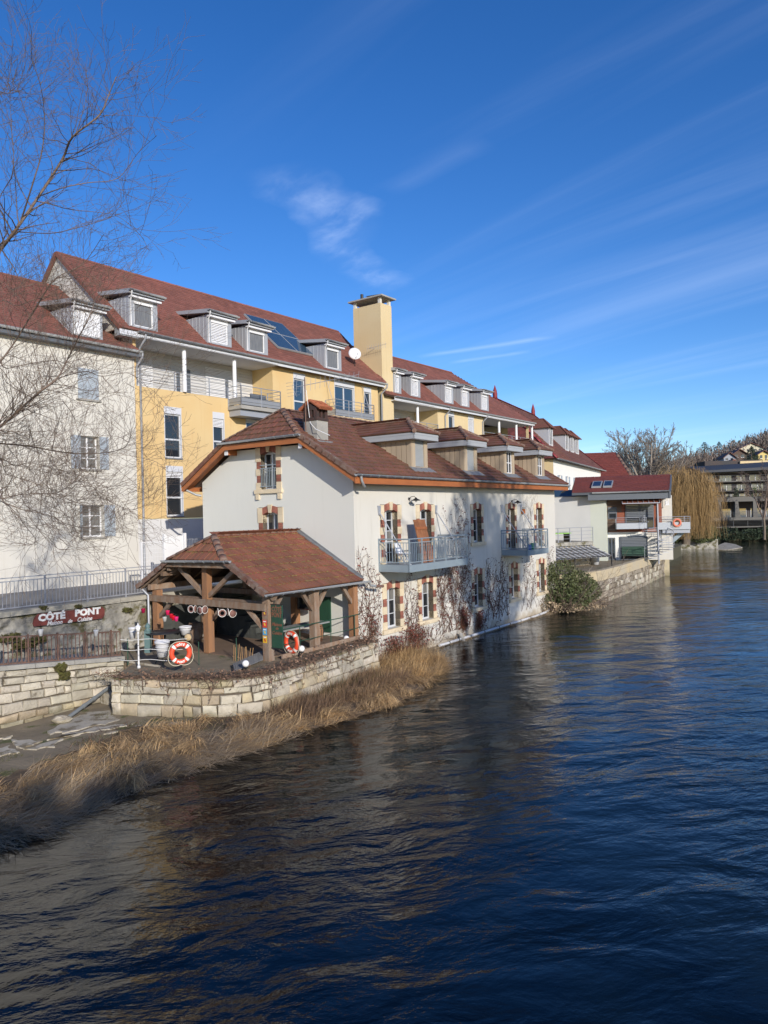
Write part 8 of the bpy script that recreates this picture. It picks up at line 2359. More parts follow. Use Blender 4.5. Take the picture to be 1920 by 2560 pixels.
# tangle on the terrace edge: stems running along the wall top
tg_ = MB(); tl2 = MB()
for i in range(620):
    s = random.random(); k = s * (len(twc) - 1.001); p = twc[int(k)].lerp(twc[int(k) + 1], k % 1); d = (twc[int(k) + 1] - twc[int(k)]).normalized(); nn = Vector((d.y, -d.x, 0))
    c = p + nn * random.uniform(-.55, .10) + Vector((0, 0, TZ + random.uniform(-.02, .12))); dr = (d * random.uniform(-1, 1) + nn * random.uniform(-.2, .9)).normalized(); pts = [c]
    for j in range(random.randint(5, 14)):
        dr = (dr + Vector((random.gauss(0, .35), random.gauss(0, .35), random.gauss(0, .3)))).normalized(); c = c + dr * .07
        o_ = (c - p).dot(nn); c.z = min(c.z, TZ + .22)
        if o_ > .06: c = c - nn * (o_ - .07); c.z -= .05
        else: c.z = max(c.z, TZ + .01)
        pts.append(c.copy())
    tg_.tube(pts, random.uniform(.002, .006), 3, cap=False)
    for j in range(2):
        c = random.choice(pts) + Vector((random.gauss(0, .05), random.gauss(0, .05), random.uniform(0, .03))); l = random.uniform(.012, .035); e1 = Vector((random.gauss(0, 1), random.gauss(0, 1), random.gauss(0, .6))).normalized() * l; e2 = e1.orthogonal().normalized() * l * .7
        tl2.quad(c - e1 - e2, c + e1 - e2, c + e1 + e2, c - e1 + e2)
tgo = empty('wall_top_tangle', WF, 'brown dead creeper tangle covering the top of the curved terrace wall', 'climbing plant')
tg_.build('stem', m_vine, tgo, kind='stuff'); tl2.build('dead_leaf', M('brown_dead_leaf', (.24, .15, .10), .9, (.15, .085, .055), 5, .8, rnd=.4), tgo, kind='stuff')
# a thick old stem snaking on the wall face
q = MB(); pts = []
for (x, y) in ((490, 1070), (560, 1120), (650, 1135), (740, 1100), (840, 1015), (870, 1030), (950, 1050), (985, 1000)): u_, z_ = MF.pv(*c8(x, y), -1.2); pts.append(MW(u_, -1.24, z_))
q.tube(pts, [.02, .028, .03, .03, .03, .034, .03, .02], 7); tag(q.build('vine_trunk', m_bark, None), 'thick bare vine stem snaking across the terrace wall face', 'climbing plant')
# scattered ground litter on the terrace
n = 5200; k = rng.uniform(0, len(twc) - 1.01, n); base_ = np.array([list(twc[int(a)].lerp(twc[int(a) + 1], a % 1)) for a in k]); nr = np.array([[MF.V.x, MF.V.y, 0]]) * rng.uniform(.08, 1.15, n)[:, None] + rng.normal(0, .1, (n, 3)) * [1, 1, 0]
PB = base_ + nr; PB[:, 2] = TZ
blades_at(PB, 'terrace_litter', M('brown_litter', (.20, .135, .08), .95, (.10, .07, .045), 3, .8, rnd=.4), (.04, .22), (.003, .007), .5, 0, 3, (.2, .8), label='dry brown plant litter and stalks along the terrace edge', cat='plants', kind='stuff')
# white hose pipe along the foot of the facade
pts = []
for (x, y) in ((690, 1232), (770, 1200), (850, 1168), (960, 1125), (1090, 1082), (1180, 1040), (1270, 1000), (1350, 960), (1420, 915), (1445, 895)): u_, z_ = MF.pv(*c2(x, y), -.25); pts.append(MW(u_, -.25, max(.1, z_)))
wp_ = empty('white_pipe', WF, 'long white plastic pipe with dark collars along the foot of the mill wall', 'pipe')
q = MB(); q.tube(pts, .062, 10); q.build('pipe', M('grubby_white_plastic', (.62, .63, .65), .5, (.45, .46, .46), 2, .6), wp_)
for i in range(1, 11):
    s = i / 11 * (len(pts) - 1); p = pts[int(s)].lerp(pts[min(int(s) + 1, len(pts) - 1)], s % 1); d = (pts[min(int(s) + 1, len(pts) - 1)] - pts[int(s)]).normalized(); q = MB(); q.tube([p - d * .03, p + d * .03], .07, 10); q.build('collar', m_black, wp_)
u_, z_ = MF.pv(*c8(1105, 1225), -.9); q = MB(); h_ = 110 * .24111 * 28 / 1850; P_ = MW(u_, -.9, z_); q.tube([P_, P_ + Vector((-.02, 0, h_))], .07, 10); tag(q.build('pipe_stub', M('grubby_white_plastic', (.6, .6, .6)), None), 'short upright white pipe stub in the tall reeds', 'pipe')
q = MB(); u_, z_ = MF.pv(*c2(850, 1065), -.3); q.tube([MW(u_, -.15, z_), MW(u_ - .15, -.5, z_ - .5), MW(u_ - .5, -.6, z_ - .95)], [.10, .09, .08], 8); tag(q.build('grey_outlet', m_conc, None), 'grey outlet pipe bending down to the white pipe', 'pipe')

# ---- trees ---------------------------------------------------------------------
def limb(mb, p, d, L, r_, lvl, maxl, nch, droop=0.0, wig=.16, spread=.9, ratio=.62, seg=7, sides=(7, 5, 4, 3, 3), minr=.003, first=.25):
    p = Vector(p); d = Vector(d).normalized(); pts = [p.copy()]; ds = [d.copy()]; st = L / seg
    for i in range(seg):
        d = (d + Vector((random.gauss(0, wig), random.gauss(0, wig), random.gauss(0, wig) + droop))).normalized(); p = p + d * st; pts.append(p.copy()); ds.append(d.copy())
    rs = [max(minr, r_ * (1 - .72 * i / seg)) for i in range(seg + 1)]
    mb.tube(pts, rs, sides[min(lvl, 4)], cap=False)
    if lvl >= maxl: return
    for k in range(nch[lvl]):
        t = first + (1 - first) * (k + random.random()) / nch[lvl]; i = min(seg - 1, int(t * seg)); q_ = pts[i].lerp(pts[i + 1], t * seg - i)
        a = ds[i].orthogonal().normalized(); a.rotate(Matrix.Rotation(random.uniform(0, 6.28), 3, ds[i])); dd = (ds[i] + a * spread * random.uniform(.6, 1.3)).normalized()
        limb(mb, q_, dd, L * ratio * random.uniform(.7, 1.2) * (1.1 - .45 * t), rs[i] * .55, lvl + 1, maxl, nch, droop, wig, spread, ratio, max(3, seg - 2), sides, minr, first * .6)
# the willow whose branches hang into the picture at the left
wt_ = empty('bare_willow', Frame(-9.9, 13.2, 0, .1), 'leafless willow reaching in from the left with thin arching branches before the white building', 'tree')
TP = Vector((-9.9, 13.2, 0))
def WP(x, y, Y): d = ray(x, y); return EYE + d * (Y / d.y) - TP
def cz(x, y): return x * .42194, 100 + y * .42194
tk = MB(); tk.tube([(0, 0, .0), (.1, .05, 1.5), (0, .1, 3.2), (.15, .1, 4.6), (.1, .1, 6.5), (-.1, .2, 8.5)], [.38, .31, .27, .24, .17, .10], 12); tk.build('trunk', m_bark, wt_, z0=0)
limbs = [
 ([cz(*p) for p in ((-60, 1340), (0, 1280), (100, 1150), (230, 960), (370, 740), (430, 610), (590, 480), (640, 370), (690, 250))], 13.0, .085, 4.2),
 ([cz(*p) for p in ((120, 1120), (200, 870), (250, 690), (265, 500), (240, 300), (180, 130))], 12.7, .032, None),
 ([cz(*p) for p in ((230, 960), (370, 910), (520, 880), (700, 850), (820, 700), (930, 600))], 13.2, .026, None),
 ([cz(*p) for p in ((430, 640), (520, 490), (620, 480), (760, 480), (960, 495))], 13.4, .014, None),
 ([cz(*p) for p in ((100, 1170), (300, 1180), (450, 1150), (620, 1100), (700, 1080), (830, 1190), (880, 1280))], 12.6, .020, None),
 ([cz(*p) for p in ((-20, 1000), (75, 820), (70, 560), (60, 400), (60, 300))], 12.4, .022, 6.0),
 ([cz(*p) for p in ((-80, 400), (0, 355), (60, 350), (120, 340))], 12.6, .018, 7.5),
 ([c1a(*p) for p in ((-150, 1700), (0, 1600), (180, 1440), (330, 1310), (480, 1190), (560, 1040), (640, 880), (740, 690), (800, 520))], 12.4, .060, 3.2),
 ([c1a(*p) for p in ((-120, 1220), (0, 1060), (130, 880), (300, 600), (430, 400), (520, 330), (700, 230), (860, 0))], 13.6, .050, 4.0),
 ([c1a(*p) for p in ((-100, 1120), (60, 1110), (300, 1060), (500, 1050), (640, 1160), (800, 1130), (1000, 1045), (1180, 1010))], 14.2, .026, 3.6),
 ([c1a(*p) for p in ((480, 1195), (700, 1140), (850, 1180), (1050, 1150), (1200, 1210), (1500, 1270))], 12.6, .018, None),
 ([c1a(*p) for p in ((-60, 480), (100, 460), (260, 420), (430, 390))], 13.0, .022, 5.0),
 ([c1a(*p) for p in ((-100, 640), (150, 590), (300, 535), (520, 510), (700, 560), (830, 540))], 13.5, .022, 4.6),
 ([c2a(*p) for p in ((-200, 380), (0, 405), (230, 425), (420, 460), (640, 490), (880, 480), (1040, 430), (1095, 300))], 13.8, .046, 2.8),
 ([c2a(*p) for p in ((-100, 590), (130, 590), (260, 565), (480, 620), (700, 680), (900, 780), (1100, 980))], 14.5, .024, 2.6),
 ([c2a(*p) for p in ((-100, 900), (20, 870), (130, 840), (320, 820), (480, 815), (640, 700), (700, 620))], 12.8, .030, 2.2),
 ([c2a(*p) for p in ((-60, 580), (60, 660), (300, 740), (560, 900), (640, 1000))], 14.0, .020, 2.6),
 ([c2a(*p) for p in ((-80, 850), (40, 900), (200, 960), (400, 1000), (520, 1060), (600, 1160), (680, 1190))], 13.2, .028, 2.0),
 ([c2a(*p) for p in ((0, 880), (100, 950), (200, 1080), (290, 1190), (300, 1250), (210, 1230))], 12.8, .018, None),
 ([c2a(*p) for p in ((230, 1000), (380, 1190), (500, 1290), (580, 1260), (560, 1220))], 13.2, .013, None),
 ([c2a(*p) for p in ((500, 620), (620, 680), (760, 820), (900, 880), (1100, 950), (1280, 870), (1210, 850))], 14.2, .014, None),
 ([c2a(*p) for p in ((1000, 490), (1150, 520), (1300, 560), (1400, 650)) ], 13.9, .010, None),
 ([c2a(*p) for p in ((520, 50), (600, 160), (640, 280), (660, 380))], 13.4, .018, None),
 ([c2a(*p) for p in ((-50, 300), (120, 180), (300, 20), (430, -160))], 13.0, .032, 3.0)]
crown = MB(); tw_n = 0
for pts, Y, r_, zt_ in limbs:
    P_ = [WP(x, y, Y + .35 * math.sin(i * 1.7 + r_ * 90)) for i, (x, y) in enumerate(pts)]
    if zt_ is not None: P_ = [Vector((0.05, .1, zt_)), Vector((0.05, .1, zt_)).lerp(P_[0], .5) + Vector((0, 0, .1))] + P_
    P_ = curved(P_, 5); n = len(P_); r2 = r_ * .62
    r2 *= .72; crown.tube(P_, [max(.0035, r2 * (1 - .8 * i / n)) for i in range(n)], 6, cap=False)
    Ln = sum((P_[i + 1] - P_[i]).length for i in range(n - 1)); k = int(Ln * (7.5 if pts[1][1] > 1010 else 4.6))
    for j in range(k):
        t = .22 + .78 * (j + random.random()) / k; i = min(n - 2, int(t * (n - 1))); p = P_[i].lerp(P_[i + 1], t * (n - 1) - i); d = (P_[i + 1] - P_[i]).normalized()
        a = d.orthogonal().normalized(); a.rotate(Matrix.Rotation(random.uniform(0, 6.28), 3, d)); dd = (d * .6 + a * .8 + Vector((0, 0, random.uniform(-.1, .65)))).normalized()
        limb(crown, p, dd, random.uniform(.45, 1.5), max(.004, r2 * (1 - .8 * t) * .5), 2, 4, (0, 0, 3, 3), .035, .11, .75, .58, 6, (6, 5, 3, 3, 3), .0021, .2); tw_n += 1
crown.build('crown', m_twig, wt_, z0=0)
def bare_tree(P, h_, r_, label, name='bare_tree', spread=.75, nch=(7, 6, 5, 4), mat=m_twig_g, minr=.02, droop=.04, stems=1, group=None, maxl=4, tr=.3):
    fr = Frame(P.x, P.y, 0, P.z); o = empty(name, fr, label, 'tree', group); t = MB(); t.tube([(0, 0, P.z - .5), (.05, 0, P.z + h_ * tr * .5), (0, .05, P.z + h_ * tr)], [r_, r_ * .85, r_ * .75], 9); t.build('trunk', m_bark, o)
    c = MB()
    for s in range(stems): 
        a = s * 6.28 / stems + random.random(); tl = .12 if stems == 1 else random.uniform(.12, .42)
        limb(c, (0, 0, P.z + h_ * tr * random.uniform(.75, 1)), (math.cos(a) * tl, math.sin(a) * tl, 1), h_ * (1 - tr) * random.uniform(.8, .95), r_ * .7, 0, maxl - 1, nch, droop, .065, spread, .5, 7, (7, 5, 4, 3, 3), minr, .12)
    c.build('crown', mat, o); return o
gT = 'tall bare trees behind the modern house'
def TPt(px_, Y, z=2.0): d = ray(px_, 1300); p = EYE + d * (Y / d.y); return Vector((p.x, p.y, z))
bare_tree(TPt(1622, 132), 18.0, .45, 'tallest many stemmed bare tree above the right end of the red roofs', stems=6, nch=(7, 6, 6, 4), maxl=5, spread=.6, minr=.02, group=gT)
bare_tree(TPt(1655, 136), 16.5, .40, 'tall bare tree just right of the tallest bare tree', stems=5, nch=(7, 6, 6, 4), maxl=5, spread=.6, minr=.02, group=gT)
bare_tree(TPt(1585, 140), 15.5, .35, 'bare tree left of the tallest one, behind the big red roof ridge', stems=4, nch=(7, 6, 6, 4), maxl=5, spread=.6, minr=.02, group=gT)
bare_tree(TPt(1553, 150), 15.0, .3, 'leftmost small bare tree peeping over the big red roof', stems=4, nch=(7, 6, 5, 4), maxl=5, spread=.6, minr=.02, group=gT)
bare_tree(TPt(1700, 150), 15.5, .35, 'brown bare tree behind the top of the willow', stems=4, nch=(7, 6, 6, 4), maxl=5, spread=.6, mat=m_twig, minr=.022, group=gT)
bare_tree(TPt(1735, 160), 14.5, .35, 'brown bare tree between the willow and the hillside houses', stems=4, nch=(7, 6, 6, 4), maxl=5, spread=.6, mat=m_twig, minr=.022, group=gT)
bare_tree(TPt(1910, 116, 1), 10.5, .2, 'bare reddish tree before the right end of the dark apartments', stems=3, nch=(7, 6, 5, 4), maxl=5, mat=m_twig, minr=.012)
# ochre weeping willow
P = TPt(1713, 101, 1.3); fr = Frame(P.x, P.y, 0, 1.3); o = empty('weeping_willow', fr, 'ochre weeping willow hanging over the water between the modern house and the dark apartments', 'tree')
t = MB(); t.tube([(0, 0, .8), (.3, 0, 3), (0, .2, 5.5)], [.55, .45, .35], 10); t.build('trunk', m_bark, o)
c = MB(); tips = []
for s in range(34):
    a = random.uniform(0, 6.28); R_ = random.uniform(1.0, 3.7); top = random.uniform(.88, 1.0) * (10.9 - .22 * R_ * R_ * .55); pts = []
    for k in range(8): f_k = k / 7; pts.append(Vector((math.cos(a) * R_ * f_k ** 1.3, math.sin(a) * R_ * f_k ** 1.3 * .9, 4.5 + (top - 4.5) * (1 - (1 - f_k) ** 2)))); 
    c.tube(pts, [.16 * (1 - .8 * k / 7) for k in range(8)], 5, cap=False); tips += pts[3:]
c.build('limb', m_bark, o)
n = 7500; Pn = np.zeros((n, 3)); Ln = np.zeros(n)
V_ = []; seg = 7
for i in range(n):
    p = random.choice(tips) + Vector((random.gauss(0, .8), random.gauss(0, .8), random.gauss(0, .7))); a = math.atan2(p.y, p.x) + random.gauss(0, 1.0); out = random.uniform(.1, 1.6); Lh = random.uniform(1.5, 8.5) * (.6 + .4 * min(1, math.hypot(p.x, p.y) / 3)); Lh = min(Lh, p.z - 1.6)
    row = []; wb_ = random.uniform(.03, .22); up_ = random.choice((.35, .5, 1.3))
    for k in range(seg + 1):
        f_k = k / seg; x = p.x + math.cos(a) * out * (1 - (1 - f_k) ** 2) + wb_ * math.sin(k * 1.3 + i); y = p.y + math.sin(a) * out * (1 - (1 - f_k) ** 2); z = p.z + up_ * math.sin(f_k * 3.1) * (1 - f_k) - Lh * f_k ** 1.4
        w = .014 * (1 - .5 * f_k); row.append(((x - w * math.sin(i), y - w * math.cos(i), z), (x + w * math.sin(i), y + w * math.cos(i), z)))
    V_.append(row)
rb_ = Rib(); A_ = np.array(V_); rb_.v = [A_[:, k] for k in range(seg + 1)]; rb_.build('hanging_twig', m_willow, seg, 1.3, o, kind='stuff')
# laurel bushes beneath it, evergreen shrub at the quay
def leafball(P, blobs, n, ls, mat, name, label, cat, twigs=0, tmat=None, z0=None):
    fr = Frame(P.x, P.y, 0, P.z); o = empty(name, fr, label, cat); vv = np.zeros((n, 4, 3)); b = rng.integers(0, len(blobs), n); B = np.array(blobs)[b]
    d = rng.normal(0, 1, (n, 3)); d /= np.linalg.norm(d, axis=1)[:, None]; rr = rng.uniform(.55, 1.05, n) ** .7
    c = B[:, :3] + d * B[:, 3:6] * rr[:, None]; c[:, 2] = np.maximum(c[:, 2], .02)
    a = rng.normal(0, 1, (n, 3)); a /= np.linalg.norm(a, axis=1)[:, None]; e = np.cross(a, rng.normal(0, 1, (n, 3))); e /= np.linalg.norm(e, axis=1)[:, None]
    s = rng.uniform(.6, 1.4, n)[:, None] * ls; v = np.stack([c - a * s, c - e * s * .42, c + a * s, c + e * s * .42], 1).reshape(-1, 3)
    f = np.arange(n * 4).reshape(-1, 4); me = bpy.data.meshes.new('foliage'); me.from_pydata(v.tolist(), [], f.tolist()); me.materials.append(mat); fo = bpy.data.objects.new('foliage', me); COL.objects.link(fo); fo.parent = o; fo['kind'] = 'stuff'
    if twigs:
        q = MB()
        for i in range(twigs): bb = random.choice(blobs); limb(q, (bb[0] * .4, bb[1] * .4, 0), (bb[0] + random.gauss(0, .6), bb[1] + random.gauss(0, .6), bb[2] + random.uniform(0, 1.5)), (Vector(bb[:3]).length + bb[3]) * random.uniform(.6, 1.25), .025, 1, 3, (0, 4, 3), 0, .12, .7, .5, 6, (6, 5, 3, 3, 3), .006)
        q.build('branch', tmat or m_twig_g, o, z0=0)
    return o
P = at_z(1462, 1520, .3); P = Vector((P.x - .6, P.y + .9, .1))
leafball(P, [(-1.3, .6, 1.3, 1.0, 1.0, 1.3), (-.4, .2, 1.6, 1.1, 1.0, 1.35), (.6, .3, 1.2, 1.0, .9, 1.1), (1.3, 1.4, .9, .9, 1.0, .8), (-1.6, .4, 2.2, .8, .9, .9), (.1, -.2, .7, 1.1, .8, .7), (-1.7, 0, .6, .9, .7, .7)], 15000, .075, m_ever, 'evergreen_shrub', 'big dark evergreen shrub at the waterline past the far corner of the mill house', 'shrub', 26)
P2 = Vector((P.x - .7, P.y - .8, .05)); leafball(P2, [(-.8, 0, .35, .7, .5, .35), (.3, 0, .3, .9, .5, .3), (1.4, .6, .25, .9, .5, .3), (2.4, 1.6, .25, .7, .5, .3)], 1500, .06, m_straw_d, 'bramble', 'brown bare brambles hanging over the water below the evergreen shrub', 'shrub', 40, m_twig)
P = TPt(1735, 102.3, .9); leafball(P, [(-3.2, 0, .9, 1.5, 1.0, 1.0), (-1.2, .2, 1.2, 1.4, 1, 1.2), (.8, 0, 1.0, 1.3, 1, 1.1), (2.3, .4, 1.3, 1.1, 1, 1.2)], 5200, .14, m_ever, 'laurel_bush', 'dark green bushes at the foot of the weeping willow', 'shrub')
P = TPt(1850, 122, .3); leafball(P, [(-5, 0, .9, 2.2, 1, 1.1), (-2, 0, 1.0, 2, 1, 1.2), (1.5, 0, .8, 2.2, 1, 1.0), (4.5, 0, 1.0, 2, 1, 1.2), (7.5, 0, 1, 2.2, 1, 1.2)], 5500, .16, m_conifer, 'dark_hedge', 'dark low bushes at the water below the apartment block', 'shrub')
q = MB(); p0, p1 = TPt(1792, 103.2, 0), TPt(1650, 103, 0); q.box(p1.x, p0.x, 103.0, 103.4, -.4, 1.35); tag(q.build('bank_wall', m_rubble, None), 'low pale bank wall under the laurel bushes at the bend', 'wall')
# tree on the other bank behind the camera that throws the soft shadow on the mill
S_ = SUN * 40; tp_ = MW(10.6, 0, 0) + Vector((S_.x, S_.y, 0))
leafy = bare_tree(Vector((tp_.x, tp_.y, 2.2)), 19.0, .5, 'ivy covered tree on the right bank behind the photographer', stems=4, nch=(8, 7, 6), mat=m_twig_g, minr=.03, tr=.35)
P_ = Vector((tp_.x, tp_.y, 2.2)); leafball(P_, [(0, 0, 7, .8, .8, 6), (.9, 0, 11.5, 1.2, 1.2, 3.2), (-1.2, .3, 13.5, 1.3, 1.3, 2.2), (.2, 0, 15.5, 1.6, 1.6, 1.6), (1.9, 0, 14.0, .8, .8, 2.0)], 8000, .16, m_ever, 'ivy_growth', 'dark ivy thick round the tree on the right bank behind the photographer', 'ivy')
P_ = Vector((-5.2, 18.4, 0)) + Vector((SUN.x, SUN.y, 0)).normalized() * 57; P_.z = 2.2; tp = 57 * SUN.z / math.hypot(SUN.x, SUN.y) - 2.2
leafball(P_, [(-3.5, 0, tp - 3.2, 2.2, 2, 2.6), (-1.2, 0, tp - 2.2, 2.0, 2, 2.0), (1.2, 0, tp - 3.0, 1.8, 2, 2.4), (3.2, 0, tp - 3.8, 2.2, 2, 2.6), (0, 0, tp - 7, 4, 2, 3)], 5500, .24, m_ever, 'shade_thicket', 'tall ivy thicket on the right bank behind the bridge', 'ivy', 12)  # out-of-view leaf mass, added to throw shade on the lower left bank
# ---- wooded hillside: conifers, chalets, brown woods
n = 2300; CX_ = rng.uniform(.30, .66, n); CY_ = rng.uniform(200, 520, n); cen = np.stack([CX_ * CY_, CY_], 1); pxx = 960 + 1850 * CX_; kp = ~((pxx > 1775) & (CY_ < 410) & (rng.random(n) > .10)) & ~((CY_ < 260) & (rng.random(n) > .3)); cen = cen[kp]; n = len(cen); zz = np.array([hill_z(a, b) for a, b in cen]); sz = rng.uniform(3.0, 6.0, n)
k = 34; dd = rng.normal(0, 1, (n, k, 3)); dd /= np.linalg.norm(dd, axis=2)[..., None]; dd *= rng.uniform(.4, 1, (n, k, 1)); C = np.stack([cen[:, 0], cen[:, 1], zz + sz * 1.0], 1)[:, None, :] + dd * sz[:, None, None] * [.75, .75, 1.1]
a = rng.normal(0, 1, (n, k, 3)) * [.35, .35, 1]; a /= np.linalg.norm(a, axis=2)[..., None]; e = np.cross(a, rng.normal(0, 1, (n, k, 3))); e /= np.linalg.norm(e, axis=2)[..., None]; s = rng.uniform(.4, 1.1, (n, k, 1))
v = np.stack([C - a * s * 1.3, C - e * s * .28, C + a * s * 1.3, C + e * s * .28], 2).reshape(-1, 3); f = np.arange(len(v)).reshape(-1, 4)
me = bpy.data.meshes.new('woods'); me.from_pydata(v.tolist(), [], f.tolist()); me.materials.append(M('hazed_brown_wood', (.22, .17, .145), .95, (.16, .14, .115), .03, .8, rnd=.35)); o = bpy.data.objects.new('woods', me); COL.objects.link(o); tag(o, 'brown leafless woods covering the hillside at the right', 'woods', kind='stuff')  # woods colour lightened to paint in the distance haze
def conifer(P, h_, w, label, i):
    fr = Frame(P.x, P.y, 0, P.z); o = empty('conifer', fr, label, 'tree', 'dark conifers on the hillside'); t = MB(); t.tube([(0, 0, P.z), (0, 0, P.z + h_ * .9)], [w * .07, .04], 6); t.build('trunk', m_bark, o); q = MB()
    for j in range(520):
        u = random.random() ** .75; z = P.z + h_ * (.06 + .92 * (1 - u)) ; rr = w * (u * .9 + .08) * random.uniform(.45, 1.1); a = random.uniform(0, 6.28); c = Vector((math.cos(a) * rr, math.sin(a) * rr, z)); l = h_ * .055
        d = Vector((math.cos(a), math.sin(a), -.45 + random.gauss(0, .3))).normalized() * l * random.uniform(.7, 1.4); e_ = Vector((-math.sin(a), math.cos(a), random.gauss(0, .4))) * l * .6
        q.quad(c - d - e_ * .6, c - d + e_ * .6, c + d + e_ * .3, c + d - e_ * .3)
    q.build('crown', m_conifer, o)
def hpt(x, y, Y): d = ray(*c4r(x, y)); p = EYE + d * (Y / d.y); return p
for i, (x, ytop, ybot, Y, w, lb) in enumerate(((1075, 390, 490, 430, 7.5, 'broad dark pine, first on the skyline left of the hillside chalets'), (1210, 385, 450, 450, 4, 'slim conifer right of the broad first skyline pine'), (1340, 368, 440, 460, 5, 'dark conifer on the skyline left of the big brown chalet'), (1395, 372, 440, 465, 4, 'conifer next to the skyline one left of the brown chalet'), (1470, 325, 420, 470, 6, 'tall conifer behind the ridge of the big brown chalet'), (1530, 335, 420, 475, 6, 'second tall conifer behind the big brown chalet'), (1510, 430, 580, 300, 5.2, 'large dark spruce standing among the hillside chalets'), (1600, 330, 430, 470, 6, 'conifer right of the two behind the big brown chalet'), (1640, 290, 440, 455, 8, 'tallest dark conifer on the skyline at the right edge'), (1575, 350, 420, 480, 4, 'slim conifer between the skyline trees at the right'), (1255, 410, 460, 455, 3.5, 'small conifer on the skyline above the blue grey chalet'), (1290, 412, 460, 458, 3.5, 'small conifer just left of the skyline pair'))):
    b = hpt(x, ybot, Y); h_ = (ybot - ytop) * .27125 * Y / 1850; conifer(Vector((b.x, b.y, b.z)), h_ * 1.05, w * .75, lb, i)
def chalet(x0, x1, yr, ye, yb_, Y, wm, rm, label, gable=True, dep=9, name='chalet'):
    b0, b1 = hpt(x0, yb_, Y), hpt(x1, yb_, Y); zb_, ze2, zr2 = hpt((x0 + x1) / 2, yb_, Y).z, hpt((x0 + x1) / 2, ye, Y).z, hpt((x0 + x1) / 2, yr, Y).z
    w = b1.x - b0.x; fr = Frame(b0.x, Y, R(-8), zb_); o = empty(name, fr, label, 'house', 'chalets on the hillside'); q = MB()
    q.box(.6, w - .6, 0, dep, zb_ - 4, ze2)
    if gable: q.prism([(.6, 0.001, ze2), (w - .6, 0.001, ze2), (w / 2, 0.001, zr2 - .3)], (0, dep - .002, 0))
    q.build('wall', wm, o); q = MB()
    if gable:
        for s in (0, 1): a = Vector((0 if s == 0 else w, -1, ze2 - .35)); b = Vector((w / 2, -1, zr2)); q.prism([a, b, b + Vector((0, 0, .3)), a + Vector((0, 0, .3))], (0, dep + 2, 0))
    else: q.prism([(-.3, -.8, ze2), (-.3, dep / 2, zr2), (-.3, dep + .8, ze2)], (w + .6, 0, 0))
    q.build('roof', rm, o); n = max(2, int(w / 3))
    for i in range(n):
        a = .9 + (w - 1.8) * (i + .2) / n; g = MB(); g.box(a, a + (w - 1.8) / n * .5, -.04, .02, zb_ + (ze2 - zb_) * .35, zb_ + (ze2 - zb_) * .85); wd = g.build('window', m_glass, o); g = MB(); g.box(a - .1, a + (w - 1.8) / n * .5 + .1, -.08, -.0, zb_ + (ze2 - zb_) * .28, zb_ + (ze2 - zb_) * .34); g.build('sill', m_whitep, wd)
m_rb = M('brown_chalet_roof', (.13, .06, .045), .8); m_ro = M('orange_far_roof', (.24, .075, .04), .8); m_cw = M('chalet_cream', (.6, .56, .42), .9); m_cy = M('chalet_yellow', (.62, .5, .2), .9); m_cb = M('chalet_blue_grey', (.32, .35, .40), .9); m_cd = M('chalet_dark_wood', (.10, .07, .055), .9)
chalet(1380, 1620, 400, 450, 480, 400, m_cw, m_rb, 'big chalet with broad brown roof, highest on the hillside'); chalet(1240, 1365, 488, 532, 565, 330, m_cb, m_rb, 'blue grey gabled chalet, leftmost on the hillside')
chalet(1325, 1468, 458, 498, 545, 350, m_cd, m_rb, 'dark wooden chalet right behind the blue grey one'); chalet(1555, 1680, 470, 500, 555, 310, m_cy, m_rb, 'bright yellow chalet right of the large spruce')
chalet(1262, 1410, 556, 610, 650, 215, m_cw, m_ro, 'low house with orange roof rising over the dark apartments', dep=7); chalet(950, 1098, 604, 616, 652, 190, m_cw, M('flat_pale_roof', (.35, .35, .34)), 'small cream flat roofed house left of the apartment roof', gable=False, dep=6)
chalet(1580, 1700, 572, 600, 640, 215, m_cw, m_ro, 'orange roofed house at the right edge over the dark apartments', gable=False, dep=7)
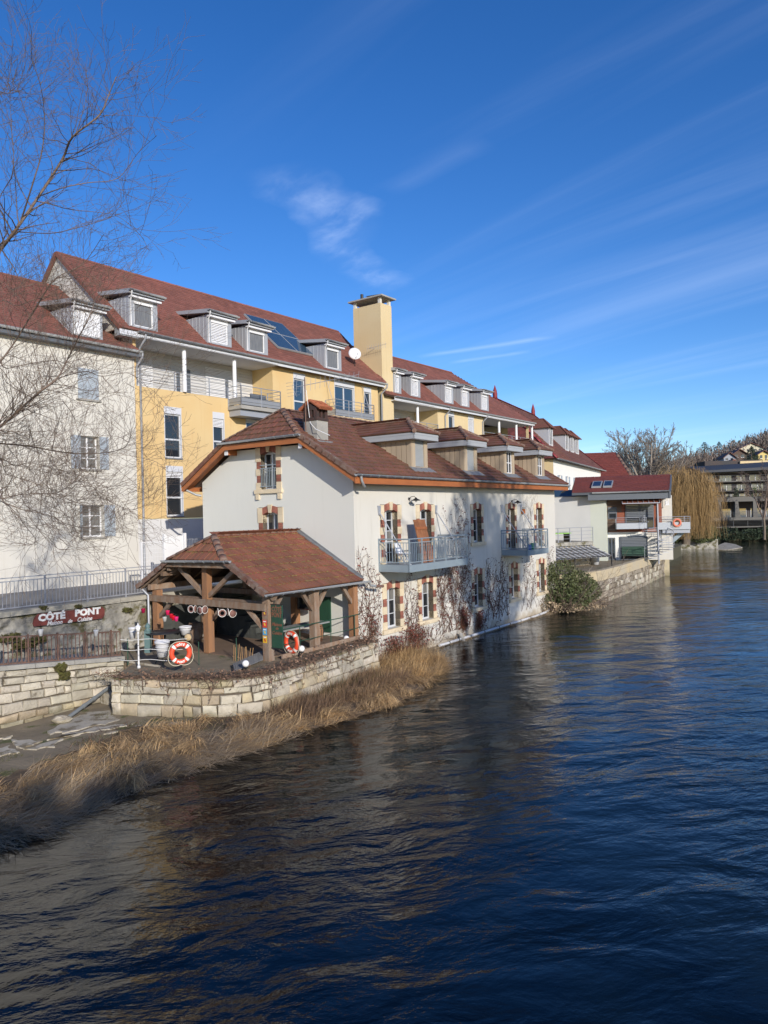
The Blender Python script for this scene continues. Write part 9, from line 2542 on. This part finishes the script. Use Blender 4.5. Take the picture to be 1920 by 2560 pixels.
# things left out on the balconies
fr = sub(MF, b1u0 + .75, -.7, ZU); r = empty('folding_chair', fr, 'white folding chair on the near balcony left of the plank door', 'chair'); q = MB(); q.box(-.22, .22, -.2, .2, ZU + .42, ZU + .45); q.build('seat', m_whitep, r)
q = MB(); q.hexa([(-.22, .2, ZU + .45), (.22, .2, ZU + .45), (.22, .23, ZU + .45), (-.22, .23, ZU + .45), (-.22, .3, ZU + .85), (.22, .3, ZU + .85), (.22, .33, ZU + .85), (-.22, .33, ZU + .85)]); q.build('backrest', m_whitep, r)
for x in (-.2, .2):
    for s in (-1, 1): q = MB(); q.bar((x, s * .2, ZU), (x, -s * .15, ZU + .43), .025); q.build('leg', m_steel2, r)
fr = sub(MF, b2u0 + 1.55, -.6, ZU); r = empty('balcony_table', fr, 'small grey table with bottles on the far balcony', 'table'); q = MB(); q.box(-.35, .35, -.25, .25, ZU + .68, ZU + .71); q.build('top', m_whitep, r)
for x in (-.3, .3):
    for y in (-.2, .2): q = MB(); q.box(x - .015, x + .015, y - .015, y + .015, ZU, ZU + .68); q.build('leg', m_steel2, r)
for i, (du_, dv_, c_, h_, nm, lb) in enumerate(((.85, -1.15, (.03, .12, .45), .26, 'paint_tin', 'blue tin on the floor of the far balcony'), (1.15, -1.2, (.02, .25, .10), .33, 'watering_can', 'green watering can on the floor of the far balcony'), (1.4, -1.1, (.03, .3, .12), .22, 'green_pot', 'small green pot beside the watering can on the far balcony'), (2.1, -1.0, (.6, .6, .58), .28, 'white_tub', 'white tub at the far end of the far balcony'))):
    fr = sub(MF, b2u0 + du_, dv_, ZU + .003); r = empty(nm, fr, lb, 'container'); q = MB(); q.lathe((0, 0, ZU + .003), [(.10, 0), (.12, .01), (.12, h_ * .9), (.10, h_), (.085, h_), (.085, h_ * .7)], 12); q.build('body', M('tub_%d' % i, c_, .45), r)
    q = MB(); q.torus((0, 0, ZU + h_), .09, .008, (0, 1, 0), 10, 4, 1, -math.pi / 2, math.pi / 2); q.build('handle', m_black, r)
    if nm == 'watering_can': q = MB(); q.tube([(.1, 0, ZU + .08), (.28, 0, ZU + .3)], [.03, .015], 6); q.build('spout', M('tub_%d' % i, c_, .45), r)
